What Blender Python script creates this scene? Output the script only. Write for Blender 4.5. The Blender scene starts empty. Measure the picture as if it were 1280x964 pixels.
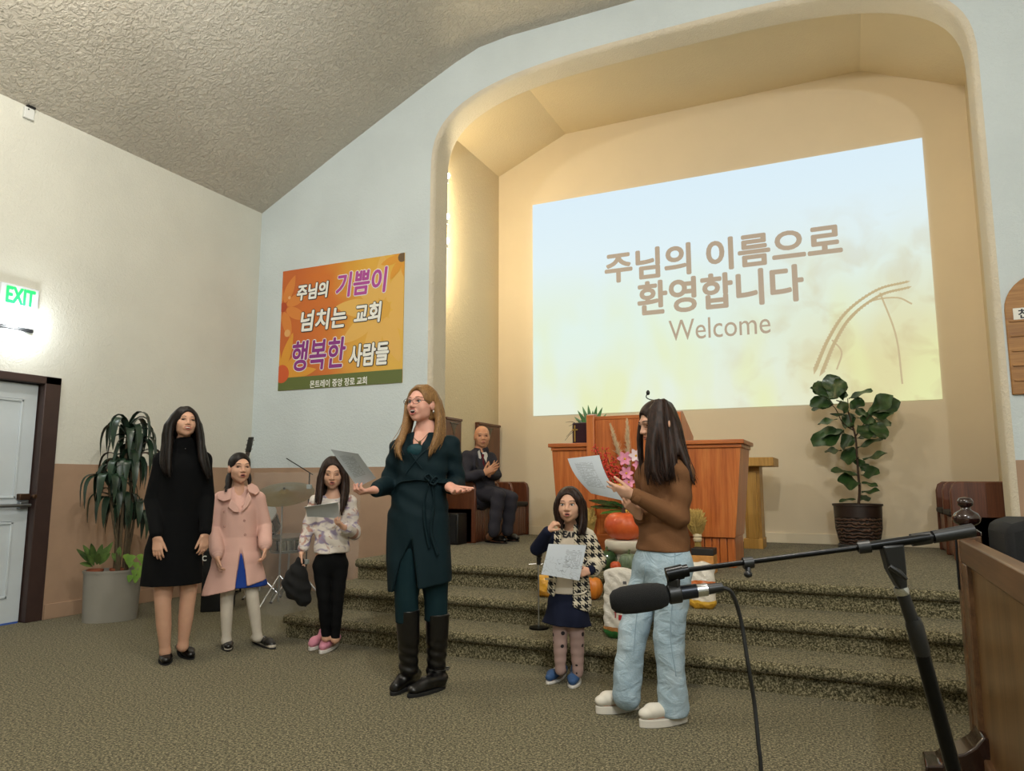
import bpy, bmesh, math, random
import numpy as np
from mathutils import Vector, Matrix

SC = bpy.context.scene
COL = SC.collection
random.seed(7)
RNG = np.random.RandomState(11)

# ---------------------------------------------------------------- camera
FPX, CXP, CYP, CAMH = 905.0, 640.0, 482.0, 1.2
YAW, PITCH = math.radians(24.8), math.radians(7.6)
_cam = bpy.data.cameras.new('camera')
_cam.sensor_width = 36.0
_cam.lens = FPX / 1280.0 * 36.0
_cam.clip_start = 0.05
CAM = bpy.data.objects.new('camera', _cam)
COL.objects.link(CAM)
CAM.location = (0, 0, CAMH)
CAM.rotation_euler = (math.pi / 2 + PITCH, 0, YAW)
SC.camera = CAM

# ---------------------------------------------------------------- world, lights, exposure
SC.view_settings.view_transform = 'Standard'
SC.view_settings.look = 'None'
SC.view_settings.exposure = 0.0
SC.view_settings.gamma = 1.0
SC.view_settings.use_curve_mapping = False
W = bpy.data.worlds.new('world'); SC.world = W; W.use_nodes = True
W.node_tree.nodes['Background'].inputs[0].default_value = (0.9, 0.95, 1.0, 1)
W.node_tree.nodes['Background'].inputs[1].default_value = 0.005


def lamp(name, kind, loc, power, color, size=0.1, target=None, sizey=None, spot=None, blend=0.5):
    l = bpy.data.lights.new(name, kind)
    l.energy = power; l.color = color
    if kind == 'AREA':
        l.size = size
        if sizey: l.shape = 'RECTANGLE'; l.size_y = sizey
    else:
        l.shadow_soft_size = size
    if kind == 'SPOT':
        l.spot_size = math.radians(spot); l.spot_blend = blend
    o = bpy.data.objects.new(name, l); COL.objects.link(o); o.location = loc
    if target is not None:
        o.rotation_euler = (Vector(target) - Vector(loc)).to_track_quat('-Z', 'Y').to_euler()
    return o

COOL = (0.93, 0.98, 1.0); NEUT = (1.0, 0.94, 0.84); WARM = (1.0, 0.85, 0.57)
# nave ceiling fixtures (behind and above the camera)
lamp('nave_light', 'POINT', (-0.3, 1.3, 4.4), 285, NEUT, 0.09)
lamp('nave_light', 'POINT', (-4.3, 2.3, 4.95), 175, NEUT, 0.08)
lamp('nave_light', 'POINT', (1.6, -1.6, 4.0), 380, COOL, 0.09)
# lamp close under the left ceiling slope, makes the pool of light on the plaster
lamp('ceiling_spot', 'SPOT', (-2.7, 2.3, 4.5), 110, COOL, 0.05, (-4.6, 4.3, 5.5), spot=40, blend=1.0)
# lamps on the back of the arch jambs (their bulbs are built further down)
for z in (3.55, 3.92, 4.24, 4.70):
    lamp('jamb_light', 'POINT', (-4.07, 7.06, z), 17, WARM, 0.03)
for z in (3.6, 4.4):
    lamp('jamb_light', 'POINT', (1.2, 7.06, z), 6, WARM, 0.03)

# ---------------------------------------------------------------- pixel helpers (1280x964 frame)
_FW = np.array([-math.sin(YAW) * math.cos(PITCH), math.cos(YAW) * math.cos(PITCH), math.sin(PITCH)])
_RT = np.array([math.cos(YAW), math.sin(YAW), 0.0])
_UP = np.cross(_RT, _FW)
CPOS = np.array([0, 0, CAMH])


def ray(px, py):
    return _FW + _RT * (px - CXP) / FPX + _UP * (CYP - py) / FPX


def at(px, py, X=None, Y=None, Z=None):
    d = ray(px, py)
    if X is not None: t = X / d[0]
    elif Y is not None: t = Y / d[1]
    else: t = (Z - CAMH) / d[2]
    return CPOS + d * t

# ---------------------------------------------------------------- materials


def lin(c):
    if isinstance(c, str):
        c = tuple(int(c[i:i + 2], 16) / 255 for i in (0, 2, 4))
    return tuple(v / 12.92 if v <= 0.04045 else ((v + 0.055) / 1.055) ** 2.4 for v in c) + (1,)

MATS = {}


class NT:
    def __init__(s, name):
        s.m = bpy.data.materials.new(name); s.m.use_nodes = True
        s.t = s.m.node_tree; s.n = s.t.nodes; s.b = s.n['Principled BSDF']
        s.out = s.n['Material Output']
    def add(s, kind, **kw):
        nd = s.n.new('ShaderNode' + kind)
        for k, v in kw.items(): setattr(nd, k, v)
        return nd
    def link(s, a, b): s.t.links.new(a, b)
    def coord(s, scale=(1, 1, 1), rot=(0, 0, 0), loc=(0, 0, 0)):
        tc = s.add('TexCoord'); mp = s.add('Mapping')
        mp.inputs['Scale'].default_value = scale; mp.inputs['Rotation'].default_value = rot
        mp.inputs['Location'].default_value = loc
        s.link(tc.outputs['Object'], mp.inputs['Vector'])
        return mp.outputs['Vector']
    def noise(s, vec, scale=5, detail=4, rough=0.5, dist=0.0):
        nd = s.add('TexNoise'); nd.inputs['Scale'].default_value = scale
        nd.inputs['Detail'].default_value = detail; nd.inputs['Roughness'].default_value = rough
        nd.inputs['Distortion'].default_value = dist
        s.link(vec, nd.inputs['Vector']); return nd.outputs['Fac']
    def ramp(s, fac, stops, interp='LINEAR'):
        r = s.add('ValToRGB'); cr = r.color_ramp; cr.interpolation = interp
        while len(cr.elements) < len(stops): cr.elements.new(0.5)
        for e, (p, c) in zip(cr.elements, stops):
            e.position = p; e.color = lin(c) if isinstance(c, str) else c
        s.link(fac, r.inputs['Fac']); return r.outputs['Color']
    def mix(s, fac, a, b, mode='MIX'):
        m = s.add('Mix', data_type='RGBA', blend_type=mode)
        for sock, v in ((m.inputs[0], fac), (m.inputs[6], a), (m.inputs[7], b)):
            if isinstance(v, (int, float)): sock.default_value = v
            elif isinstance(v, str): sock.default_value = lin(v)
            elif isinstance(v, tuple): sock.default_value = v
            else: s.link(v, sock)
        return m.outputs[2]
    def math(s, op, a, b=0.0, c=None):
        m = s.add('Math', operation=op)
        for i, v in enumerate((a, b) if c is None else (a, b, c)):
            if isinstance(v, (int, float)): m.inputs[i].default_value = v
            else: s.link(v, m.inputs[i])
        return m.outputs[0]
    def bump(s, h, strength=0.3, dist=0.01):
        b = s.add('Bump'); b.inputs['Strength'].default_value = strength
        b.inputs['Distance'].default_value = dist
        s.link(h, b.inputs['Height']); s.link(b.outputs['Normal'], s.b.inputs['Normal'])
    def setc(s, c):
        if isinstance(c, str): s.b.inputs['Base Color'].default_value = lin(c)
        else: s.link(c, s.b.inputs['Base Color'])
    def p(s, **kw):
        for k, v in kw.items():
            s.b.inputs[{'rough': 'Roughness', 'metal': 'Metallic', 'spec': 'Specular IOR Level', 'trans': 'Transmission Weight',
                        'ior': 'IOR', 'sheen': 'Sheen Weight', 'coat': 'Coat Weight', 'alpha': 'Alpha',
                        'sss': 'Subsurface Weight', 'es': 'Emission Strength'}[k]].default_value = v


def mat(name, col, rough=0.6, metal=0.0, var=0.0, vs=6.0, bump=0.0, bs=60.0, bd=0.003, stretch=(1, 1, 1), **kw):
    """plain procedural material with a little colour variation and fine relief"""
    if name in MATS: return MATS[name]
    t = NT(name); t.p(rough=rough, metal=metal, **kw)
    v = None
    if var or bump: v = t.coord(stretch)
    if var:
        f = t.noise(v, vs, 4, 0.6)
        base = lin(col)
        lo = tuple(max(0, c * (1 - var)) for c in base[:3]) + (1,)
        hi = tuple(min(1, c * (1 + var)) for c in base[:3]) + (1,)
        t.setc(t.ramp(f, [(0.3, lo), (0.7, hi)]))
    else: t.setc(col)
    if bump: t.bump(t.noise(v, bs, 3, 0.6), bump, bd)
    MATS[name] = t.m
    return t.m


def emis(name, col, strength):
    if name in MATS: return MATS[name]
    t = NT(name); t.setc(col); t.b.inputs['Emission Color'].default_value = lin(col); t.p(es=strength)
    MATS[name] = t.m; return t.m


def wood(name, a, b, c, scale=1.0, axis=2, rough=0.4, coat=0.15):
    if name in MATS: return MATS[name]
    t = NT(name); st = [9, 9, 9]; st[axis] = 0.7
    v = t.coord(tuple(x * scale for x in st))
    f = t.noise(v, 2.2, 6, 0.62, 0.6)
    st2 = [60, 60, 60]; st2[axis] = 1.5
    g = t.noise(t.coord(tuple(x * scale for x in st2)), 2.0, 3, 0.6)
    base = t.ramp(f, [(0.28, a), (0.5, b), (0.72, c)])
    t.setc(t.mix(0.25, base, t.ramp(g, [(0.35, a), (0.6, c)])))
    t.p(rough=rough, coat=coat); t.b.inputs['Coat Roughness'].default_value = 0.25
    t.bump(g, 0.06, 0.002)
    MATS[name] = t.m; return t.m


def stucco(name, col, bs=22.0, strength=0.5, dist=0.012, var=0.05):
    if name in MATS: return MATS[name]
    t = NT(name); v = t.coord()
    f = t.noise(v, 1.3, 3, 0.5); base = lin(col)
    t.setc(t.ramp(f, [(0.3, tuple(x * (1 - var) for x in base[:3]) + (1,)), (0.7, tuple(min(1, x * (1 + var)) for x in base[:3]) + (1,))]))
    a = t.noise(v, bs, 5, 0.55, 0.9)
    b = t.ramp(a, [(0.42, (0, 0, 0, 1)), (0.62, (1, 1, 1, 1))])
    c = t.noise(v, bs * 3.2, 3, 0.6)
    h = t.math('ADD', b, t.math('MULTIPLY', c, 0.35))
    t.bump(h, strength, dist); t.p(rough=0.85, spec=0.25)
    MATS[name] = t.m; return t.m

# ---------------------------------------------------------------- mesh building


def V(*a): return np.array(a, float)


def nrm(v):
    v = np.asarray(v, float); n = np.linalg.norm(v)
    return v / n if n > 1e-9 else v


def frame(d, hint=(0, 0, 1)):
    d = nrm(d); h = np.asarray(hint, float)
    if abs(d @ nrm(h)) > 0.97: h = V(1, 0, 0) if abs(d[0]) < 0.9 else V(0, 1, 0)
    u = nrm(np.cross(h, d)); v = np.cross(d, u)
    return u, v, d


def spline(pts, n):
    """Catmull-Rom through pts, n samples"""
    P = np.array(pts, float); m = len(P)
    if m == 2: return [P[0] + (P[1] - P[0]) * t for t in np.linspace(0, 1, n)]
    E = np.vstack([2 * P[0] - P[1], P, 2 * P[-1] - P[-2]])
    out = []
    for s in np.linspace(0, m - 1 - 1e-9, n):
        i = int(s); t = s - i; a, b, c, d = E[i:i + 4]
        out.append(0.5 * ((2 * b) + (c - a) * t + (2 * a - 5 * b + 4 * c - d) * t * t + (3 * b - a - 3 * c + d) * t ** 3))
    return out


class MB:
    def __init__(s): s.v = []; s.f = []; s.mi = []; s.cur = 0
    def _add(s, vs, fs):
        o = len(s.v); s.v += [tuple(map(float, x)) for x in vs]
        s.f += [tuple(o + i for i in f) for f in fs]; s.mi += [s.cur] * len(fs); return s
    def hexa(s, p8):
        return s._add(p8, [(0, 3, 2, 1), (4, 5, 6, 7), (0, 1, 5, 4), (1, 2, 6, 5), (2, 3, 7, 6), (3, 0, 4, 7)])
    def box(s, lo, hi):
        x0, y0, z0 = lo; x1, y1, z1 = hi
        if x0 > x1: x0, x1 = x1, x0
        if y0 > y1: y0, y1 = y1, y0
        if z0 > z1: z0, z1 = z1, z0
        return s.hexa([(x0, y0, z0), (x1, y0, z0), (x1, y1, z0), (x0, y1, z0), (x0, y0, z1), (x1, y0, z1), (x1, y1, z1), (x0, y1, z1)])
    def obox(s, c, ax, ay, az, hx, hy, hz):
        c = np.asarray(c, float); ax, ay, az = (np.asarray(q, float) for q in (ax, ay, az))
        P = [c + ax * sx * hx + ay * sy * hy + az * sz * hz for sz in (-1, 1) for sx, sy in ((-1, -1), (1, -1), (1, 1), (-1, 1))]
        return s.hexa(P)
    def bar(s, a, b, w, t, hint=(0, 0, 1)):
        a = np.asarray(a, float); b = np.asarray(b, float); u, v, d = frame(b - a, hint)
        return s.obox((a + b) / 2, u, v, d, w / 2, t / 2, np.linalg.norm(b - a) / 2)
    def tube(s, pts, r, n=10, cap=True, hint=(0, 0, 1), flat=1.0):
        P = [np.asarray(p, float) for p in pts]; m = len(P)
        R = [r] * m if np.isscalar(r) else list(r)
        vs = []; u0 = None
        for i in range(m):
            d = P[min(i + 1, m - 1)] - P[max(i - 1, 0)]
            if u0 is None: u, v, _ = frame(d, hint)
            else:
                d = nrm(d); u = u0 - d * (u0 @ d); u = nrm(u); v = np.cross(d, u)
            u0 = u
            for k in range(n):
                a = 2 * math.pi * k / n
                vs.append(P[i] + u * math.cos(a) * R[i] + v * math.sin(a) * R[i] * flat)
        fs = [(i * n + k, i * n + (k + 1) % n, (i + 1) * n + (k + 1) % n, (i + 1) * n + k) for i in range(m - 1) for k in range(n)]
        if cap: fs += [tuple(reversed(range(n))), tuple((m - 1) * n + k for k in range(n))]
        return s._add(vs, fs)
    def cyl(s, a, b, ra, rb=None, n=20, cap=True): return s.tube([a, b], [ra, ra if rb is None else rb], n, cap)
    def lathe(s, c, prof, n=28, axis=(0, 0, 1), sx=1.0, sy=1.0, lobes=0, lobe=0.0):
        c = np.asarray(c, float); u, v, d = frame(axis, (0, 1, 0))
        vs = []; m = len(prof)
        for r, h in prof:
            for k in range(n):
                a = 2 * math.pi * k / n; rr = r
                if lobes: rr = r * (1 - lobe * (1 - abs(math.sin(a * lobes / 2))))
                vs.append(c + u * math.cos(a) * rr * sx + v * math.sin(a) * rr * sy + d * h)
        fs = [(i * n + k, i * n + (k + 1) % n, (i + 1) * n + (k + 1) % n, (i + 1) * n + k) for i in range(m - 1) for k in range(n)]
        if prof[0][0] > 1e-4: fs.append(tuple(reversed(range(n))))
        if prof[-1][0] > 1e-4: fs.append(tuple((m - 1) * n + k for k in range(n)))
        return s._add(vs, fs)
    def ell(s, c, r, n=16, m=10, ax=None):
        c = np.asarray(c, float); A = np.eye(3) if ax is None else np.array([nrm(q) for q in ax])
        vs = [];
        for i in range(m + 1):
            th = math.pi * i / m
            for k in range(n):
                a = 2 * math.pi * k / n
                q = V(math.sin(th) * math.cos(a) * r[0], math.sin(th) * math.sin(a) * r[1], -math.cos(th) * r[2])
                vs.append(c + A.T @ q)
        fs = [(i * n + k, i * n + (k + 1) % n, (i + 1) * n + (k + 1) % n, (i + 1) * n + k) for i in range(m) for k in range(n)]
        return s._add(vs, fs)
    def prism(s, poly, off):
        """poly: list of 3-D points, extruded by vector off"""
        P = [np.asarray(p, float) for p in poly]; o = np.asarray(off, float); n = len(P)
        return s._add(P + [p + o for p in P], [tuple(reversed(range(n))), tuple(range(n, 2 * n))] + [(i, (i + 1) % n, n + (i + 1) % n, n + i) for i in range(n)])
    def grid(s, rows, thick=None):
        """rows: list of lists of points; thick: extrude vector or None"""
        nr, nc = len(rows), len(rows[0]); P = [np.asarray(p, float) for r in rows for p in r]
        fs = [(i * nc + j, i * nc + j + 1, (i + 1) * nc + j + 1, (i + 1) * nc + j) for i in range(nr - 1) for j in range(nc - 1)]
        if thick is None: return s._add(P, fs)
        t = np.asarray(thick, float); N = len(P)
        b = [tuple(N + k for k in reversed(f)) for f in fs]
        rim = [i for i in range(nc)] + [i * nc + nc - 1 for i in range(1, nr)] + [(nr - 1) * nc + j for j in range(nc - 2, -1, -1)] + [i * nc for i in range(nr - 2, 0, -1)]
        e = [(rim[(k + 1) % len(rim)], rim[k], N + rim[k], N + rim[(k + 1) % len(rim)]) for k in range(len(rim))]
        return s._add(P + [p + t for p in P], fs + b + e)
    def mesh(s, name, org=(0, 0, 0), smooth=35, fix=True):
        me = bpy.data.meshes.new(name)
        me.from_pydata((np.array(s.v) - np.asarray(org, float)).tolist(), [], s.f)
        if fix:
            bm = bmesh.new(); bm.from_mesh(me)
            bmesh.ops.remove_doubles(bm, verts=bm.verts, dist=1e-6)
            bmesh.ops.recalc_face_normals(bm, faces=bm.faces)
            bm.to_mesh(me); bm.free()
        if smooth:
            me.shade_smooth(); me.set_sharp_from_angle(angle=math.radians(smooth))
        return me
    def build(s, name, m, parent=None, smooth=35, bevel=0, fix=True, org=None):
        if parent is not None: org = worldloc(parent)
        elif org is None:
            a = np.array(s.v); org = V((a[:, 0].min() + a[:, 0].max()) / 2, (a[:, 1].min() + a[:, 1].max()) / 2, a[:, 2].min())
        me = s.mesh(name, org, smooth, fix)
        o = bpy.data.objects.new(name, me); COL.objects.link(o)
        for q in (m if isinstance(m, (list, tuple)) else [m]): me.materials.append(q)
        if parent is not None: o.parent = parent
        else: o.location = tuple(org)
        WL[o.name] = np.asarray(org, float) if parent is None else worldloc(parent)
        if bevel:
            b = o.modifiers.new('bevel', 'BEVEL'); b.width = bevel; b.segments = 2; b.limit_method = 'ANGLE'; b.angle_limit = math.radians(40)
        return o

WL = {}


def worldloc(o): return WL[o.name]


def thing(name, label, cat, loc, group=None):
    o = bpy.data.objects.new(name, None); COL.objects.link(o); o.location = tuple(map(float, loc))
    o.empty_display_size = 0.1; WL[o.name] = np.asarray(loc, float)
    tag(o, label, cat, group); return o


def tag(o, label=None, cat=None, group=None, kind=None):
    if label: o['label'] = label
    if cat: o['category'] = cat
    if group: o['group'] = group
    if kind: o['kind'] = kind
    return o


def struct(o): o['kind'] = 'structure'; return o


def share(src, name, parent, loc=(0, 0, 0), rot=None, scale=None):
    """another object on the same mesh, as a child part"""
    o = bpy.data.objects.new(name, src.data); COL.objects.link(o); o.parent = parent
    o.location = tuple(loc)
    if rot is not None: o.rotation_euler = rot
    if scale is not None: o.scale = scale
    WL[o.name] = worldloc(parent) if parent is not None else V(*loc)
    for m in src.modifiers:
        if m.type == 'BEVEL':
            b = o.modifiers.new('bevel', 'BEVEL'); b.width = m.width; b.segments = 2; b.limit_method = 'ANGLE'; b.angle_limit = m.angle_limit
    return o


def text(name, body, m, parent, c, ux, uy, size, embolden=0.0, depth=0.0, shear=0.0, fit=None, align='CENTER', spacing=1.0):
    """flat lettering centred on c, reading along ux, upright along uy; fit=(w,h) stretches the ink box to that size"""
    cu = bpy.data.curves.new(name, 'FONT'); cu.body = body; cu.size = size; cu.shear = shear
    cu.extrude = depth; cu.resolution_u = 4; cu.space_character = spacing
    tmp = bpy.data.objects.new(name, cu); COL.objects.link(tmp)
    bpy.context.view_layer.update()
    me = bpy.data.meshes.new_from_object(tmp.evaluated_get(bpy.context.evaluated_depsgraph_get()))
    bpy.data.objects.remove(tmp)
    n = len(me.vertices); co = np.empty(n * 3); me.vertices.foreach_get('co', co); co = co.reshape(-1, 3)
    lo, hi = co.min(0), co.max(0); mid = (lo + hi) / 2
    k = np.ones(2)
    if fit: k = np.array([fit[0] / (hi[0] - lo[0]), fit[1] / (hi[1] - lo[1])])
    ux = nrm(ux); uy = nrm(uy); uz = np.cross(ux, uy)
    w = np.asarray(c, float) + np.outer((co[:, 0] - mid[0]) * k[0], ux) + np.outer((co[:, 1] - mid[1]) * k[1], uy) + np.outer(co[:, 2], uz)
    w -= worldloc(parent)
    if embolden:
        fs = [tuple(p.vertices) for p in me.polygons]; nv = len(w); W_ = []; F_ = []
        for i in range(9):
            a = 2 * math.pi * i / 8; r_ = embolden if i < 8 else 0.0
            W_.append(w + ux * math.cos(a) * r_ + uy * math.sin(a) * r_ + uz * .00004 * i); F_ += [tuple(q + nv * i for q in f) for f in fs]
        me = bpy.data.meshes.new(name); me.from_pydata(np.vstack(W_).tolist(), [], F_)
    else:
        me.vertices.foreach_set('co', w.ravel()); me.update()
    me.materials.clear(); me.materials.append(m)
    o = bpy.data.objects.new(name, me); COL.objects.link(o); o.parent = parent; WL[o.name] = worldloc(parent)
    return o
# ================================================================ THE SETTING
XL, XR, YF, YB, YBACK = -6.505, 3.6, 6.6, 8.80, -6.0
SH = 0.175; ST = 3 * SH                 # step height, stage height
Y1, Y2, Y3 = 4.58, 4.955, 5.40          # riser lines
SXL = -4.06                             # left end of the steps


def carpet():
    t = NT('speckled_carpet'); v = t.coord()
    a = t.noise(v, 92, 2, 0.8); b = t.noise(v, 48, 2, 0.75); g = t.noise(v, 0.9, 3, 0.5)
    c1 = t.ramp(a, [(0.40, '0f0f0a'), (0.47, '46422f'), (0.54, '756d52'), (0.61, 'b5aa8a')])
    c2 = t.ramp(b, [(0.38, '24241a'), (0.5, '605b45'), (0.62, '8a8168')])
    c = t.mix(0.35, c1, c2)
    t.setc(t.mix(t.math('MULTIPLY', g, 0.3), c, '5a573f'))
    t.bump(a, 0.5, 0.005); t.p(rough=0.95, spec=0.1, sheen=0.1)
    return t.m
CARPET = carpet()
PLASTER = stucco('white_plaster', 'd6d6cc', 34, 0.32, 0.007)
PLASTERF = stucco('front_plaster', 'cfd9dc', 34, 0.32, 0.007)
CEILM = stucco('ceiling_plaster', 'c6c0b3', 22, 0.75, 0.016)
ARCHM = stucco('arch_plaster', 'd8cfbc', 40, 0.5, 0.009)
NICHE = stucco('niche_plaster', 'd3c4a4', 30, 0.3, 0.006, 0.02)
NICHEB = mat('niche_paint', 'd8cab0', 0.8, var=0.02, vs=2, bump=0.05, bs=120)
TAUPE = mat('taupe_paint', 'a98c74', 0.7, var=0.08, vs=2.5, bump=0.12, bs=40)
DKBROWN = mat('dark_brown_paint', '3b2a26', 0.5, var=0.12, vs=8)
WHITEP = mat('white_door_paint', 'c9d3da', 0.45, var=0.03, vs=4)

# floor
m = MB(); m.box((XL - .2, YBACK, -0.1), (XR + .2, YB + .2, 0)); struct(m.build('floor', CARPET, org=(0, 0, 0)))


def stepprof(y, z, back):
    """tread block with rounded nose: section in the YZ plane"""
    r = 0.035; pts = [(y, z - SH)]
    pts += [(y, z - 2 * r)]
    for k in range(7):
        a = -math.pi / 2 - math.pi * k / 6
        pts.append((y - 0.012 + math.cos(a) * r, z - r + math.sin(a) * r))
    pts += [(back, z), (back, z - SH)]
    return pts


def stepblock(name, y, z, back, parent, x0=SXL, x1=2.6):
    m = MB(); m.prism([(x0, a, b) for a, b in stepprof(y, z, back)], (x1 - x0, 0, 0))
    return m.build(name, CARPET, parent, smooth=50)
fs = bpy.data.objects.new('floor_stage', None); COL.objects.link(fs); WL[fs.name] = V(0, 0, 0); struct(fs)
stepblock('step', Y1, SH, YF + .3, fs); stepblock('step', Y2, 2 * SH, YF + .3, fs, SXL + .03); stepblock('stage_deck', Y3, ST, YF + .3, fs, SXL + .06)
m = MB(); m.box((-4.3, YF + .3, 0), (1.5, YB + .1, ST)); m.build('niche_floor', CARPET, fs)

# left wall, with the door opening
DY0, DY1, DZ = 3.02, 4.09, 2.08
m = MB()
m.box((XL - .2, YBACK, 0), (XL, DY0, 6.1)); m.box((XL - .2, DY1, 0), (XL, YF + .3, 6.1)); m.box((XL - .2, DY0, DZ), (XL, DY1, 6.1))
WALLL = struct(m.build('wall_left', PLASTER, smooth=0))
m = MB(); m.box((XL, DY1 + .14, 0), (XL + .006, YF, 1.365)); struct(m.build('trim_1', TAUPE, smooth=0))
m = MB(); m.box((XL, YBACK, 0), (XL + .006, DY0 - .14, 1.365)); struct(m.build('trim_2', TAUPE, smooth=0))
bb = MB()
y = DY1 + .15
while y < YF:
    y2 = min(y + 0.62, YF); bb.box((XL, y, 0), (XL + .022, y2 - .006, 0.13)); y = y2
struct(bb.build('baseboard_left', TAUPE, smooth=0, bevel=.003))
m = MB(); m.box((XR, YBACK, 0), (XR + .2, YF + .3, 6.1)); struct(m.build('wall_right', PLASTER, smooth=0))
m = MB(); m.box((XL - .2, YBACK - .2, 0), (XR + .2, YBACK, 6.1)); struct(m.build('wall_back', PLASTER, smooth=0))

# ceiling: coved section
CP = [(-6.55, 4.52), (-5.3, 5.14), (-4.2, 5.66), (-3.75, 5.86), (-3.45, 5.965), (-3.1, 6.0), (0.2, 6.0), (0.55, 5.965), (0.85, 5.86), (1.3, 5.66), (2.4, 5.14), (3.65, 4.52)]
m = MB()
m.prism([(x, YBACK - .1, z) for x, z in CP] + [(3.65, YBACK - .1, 6.4), (-6.55, YBACK - .1, 6.4)], (0, YF + .25 - YBACK, 0))
struct(m.build('ceiling', CEILM, smooth=25))


def ceilz(x):
    return float(np.interp(x, [p[0] for p in CP], [p[1] for p in CP]))

# front wall with arched opening
AL, AR, ASP, ATOP = -4.0, 1.10, 4.55, 5.565


def arch(off=0.0, n=40):
    """outline from left foot over the crown to the right foot"""
    cx = (AL + AR) / 2; a = (AR - AL) / 2 + off; b = ATOP - ASP + off
    P = [(AL - off, ST - .1), (AL - off, 2.5)]
    for k in range(n + 1):
        th = math.pi - math.pi * k / n
        c, s = math.cos(th), math.sin(th); e = 0.62
        P.append((cx + a * math.copysign(abs(c) ** e, c), ASP - .0 + b * abs(s) ** e * (1.0)))
    P += [(AR + off, 2.5), (AR + off, ST - .1)]
    return P


def archz(x, off):
    cx = (AL + AR) / 2; a = (AR - AL) / 2 + off; b = ATOP - ASP + off
    c = min(1, abs(x - cx) / a); return ASP + b * (1 - c ** (1 / 0.62 * 1.0 * 2)) ** (0.31) if c < 1 else ST - .1
R = 0.05
m = MB()


def wallstrips(m, y, x0, x1, topf, z0):
    a = AL - R; b = AR + R
    xs = sorted(set([x0, a, b, x1] + [p[0] for p in arch(R)] + [p[0] for p in CP if x0 < p[0] < x1] + list(np.linspace(x0, x1, 24))))
    xs = [x for i, x in enumerate(xs) if i == 0 or x - xs[i - 1] > 1e-5]
    for p, q in zip(xs[:-1], xs[1:]):
        if p >= x1 or q <= x0: continue
        inside = (p >= a - 1e-6 and q <= b + 1e-6)
        zp = archz(min(max(p, a + 1e-6), b - 1e-6), R) if inside else z0
        zq = archz(min(max(q, a + 1e-6), b - 1e-6), R) if inside else z0
        m._add([(p, y, zp), (q, y, zq), (q, y, topf(q)), (p, y, topf(p))], [(0, 1, 2, 3)])
wallstrips(m, YF, XL - .05, XR + .05, lambda x: ceilz(x) + .08, 0)
wf = struct(m.build('wall_front', PLASTERF, smooth=0, org=(0, YF, 0)))
# rounded reveal of the arch
prof = [(YF + R * (1 - math.cos(t)), R * (1 - math.sin(t))) for t in np.linspace(0, math.pi / 2, 6)]
prof += [(YF + .33 - y + YF, e) for y, e in reversed(prof)]
rows = [[(x, y, z) for x, z in arch(e, 60)] for y, e in prof]
m = MB(); m.grid(rows); m.build('arch_reveal', ARCHM, wf, smooth=40)
# back of the front wall inside the niche
NXL, NXR, NZS, NZT = -4.27, 1.38, 5.49, 5.92
NP = [(NXL, NZS), (-3.26, NZT), (0.37, NZT), (NXR, NZS)]
m = MB(); wallstrips(m, YF + .33, NXL, NXR, lambda x: float(np.interp(x, [p[0] for p in NP], [p[1] for p in NP])), 0)
m.build('arch_back', NICHE, wf, smooth=0)
m = MB(); m.box((XL, YF - .006, 0), (AL - R, YF, 1.365)); struct(m.build('trim_3', TAUPE, smooth=0))
m = MB(); m.box((AR + R, YF - .006, 0), (XR, YF, 1.365)); struct(m.build('trim_4', TAUPE, smooth=0))
# niche
m = MB(); m.box((NXL - .15, YF + .33, 0), (NXL, YB, 6.0)); struct(m.build('wall_niche_left', NICHE, smooth=0))
m = MB(); m.box((NXR, YF + .33, 0), (NXR + .15, YB, 6.0)); struct(m.build('wall_niche_right', NICHE, smooth=0))
m = MB(); m.box((NXL - .15, YB, 0), (NXR + .15, YB + .15, 6.2)); struct(m.build('wall_niche_back', NICHEB, smooth=0))
m = MB(); m.prism([(NXL - .1, YF + .32, NZS - .043), *[(x, YF + .32, z) for x, z in NP], (NXR + .1, YF + .32, NZS - .043), (NXR + .1, YF + .32, 6.3), (NXL - .1, YF + .32, 6.3)], (0, YB - YF - .3, 0))
struct(m.build('ceiling_niche', NICHE, smooth=20))
m = MB(); m.box((NXL, YB - .02, ST), (NXR, YB, ST + .11)); struct(m.build('baseboard_niche', mat('cream_paint', 'd8ccb2', 0.6), smooth=0, bevel=.004))

# door in the left wall
d = bpy.data.objects.new('door_1', None); COL.objects.link(d); WL[d.name] = V(XL, (DY0 + DY1) / 2, 0); d.location = (XL, (DY0 + DY1) / 2, 0); struct(d)
dx = XL - 0.06
m = MB(); m.box((dx - .045, DY0 + .02, 0.012), (dx, DY1 - .02, DZ - .02)); m.build('door_slab', WHITEP, d, bevel=.003)
for z0, z1 in ((0.22, 0.86), (1.06, 1.92)):
    m = MB(); a, b = DY0 + .14, DY1 - .14
    for (p0, p1, q0, q1) in ((a, b, z0, z0 + .02), (a, b, z1 - .02, z1), (a, a + .02, z0, z1), (b - .02, b, z0, z1)):
        m.box((dx, p0, q0), (dx + .012, p1, q1))
    m.build('panel_moulding', WHITEP, d, bevel=.004)
for y0, y1, z0, z1 in ((DY1 - .01, DY1 + .135, 0, DZ + .06), (DY0 - .135, DY0 + .01, 0, DZ + .06), (DY0 - .135, DY1 + .135, DZ - .01, DZ + .06)):
    m = MB(); m.box((XL - .11, y0, z0), (XL + .02, y1, z1)); m.build('door_frame', DKBROWN, d, bevel=.006)
CHROME = mat('chrome', 'c9ccd0', 0.18, 1.0)
STEEL = mat('brushed_steel', '9aa0a6', 0.35, 1.0)
BRONZE = mat('dark_bronze', '5d4636', 0.35, 0.8)
m = MB(); m.cyl((dx + .06, DY0 + .1, 1.0), (dx + .06, DY1 - .04, 1.0), .016, n=12)
pb = m.build('push_bar', STEEL, d)
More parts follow.
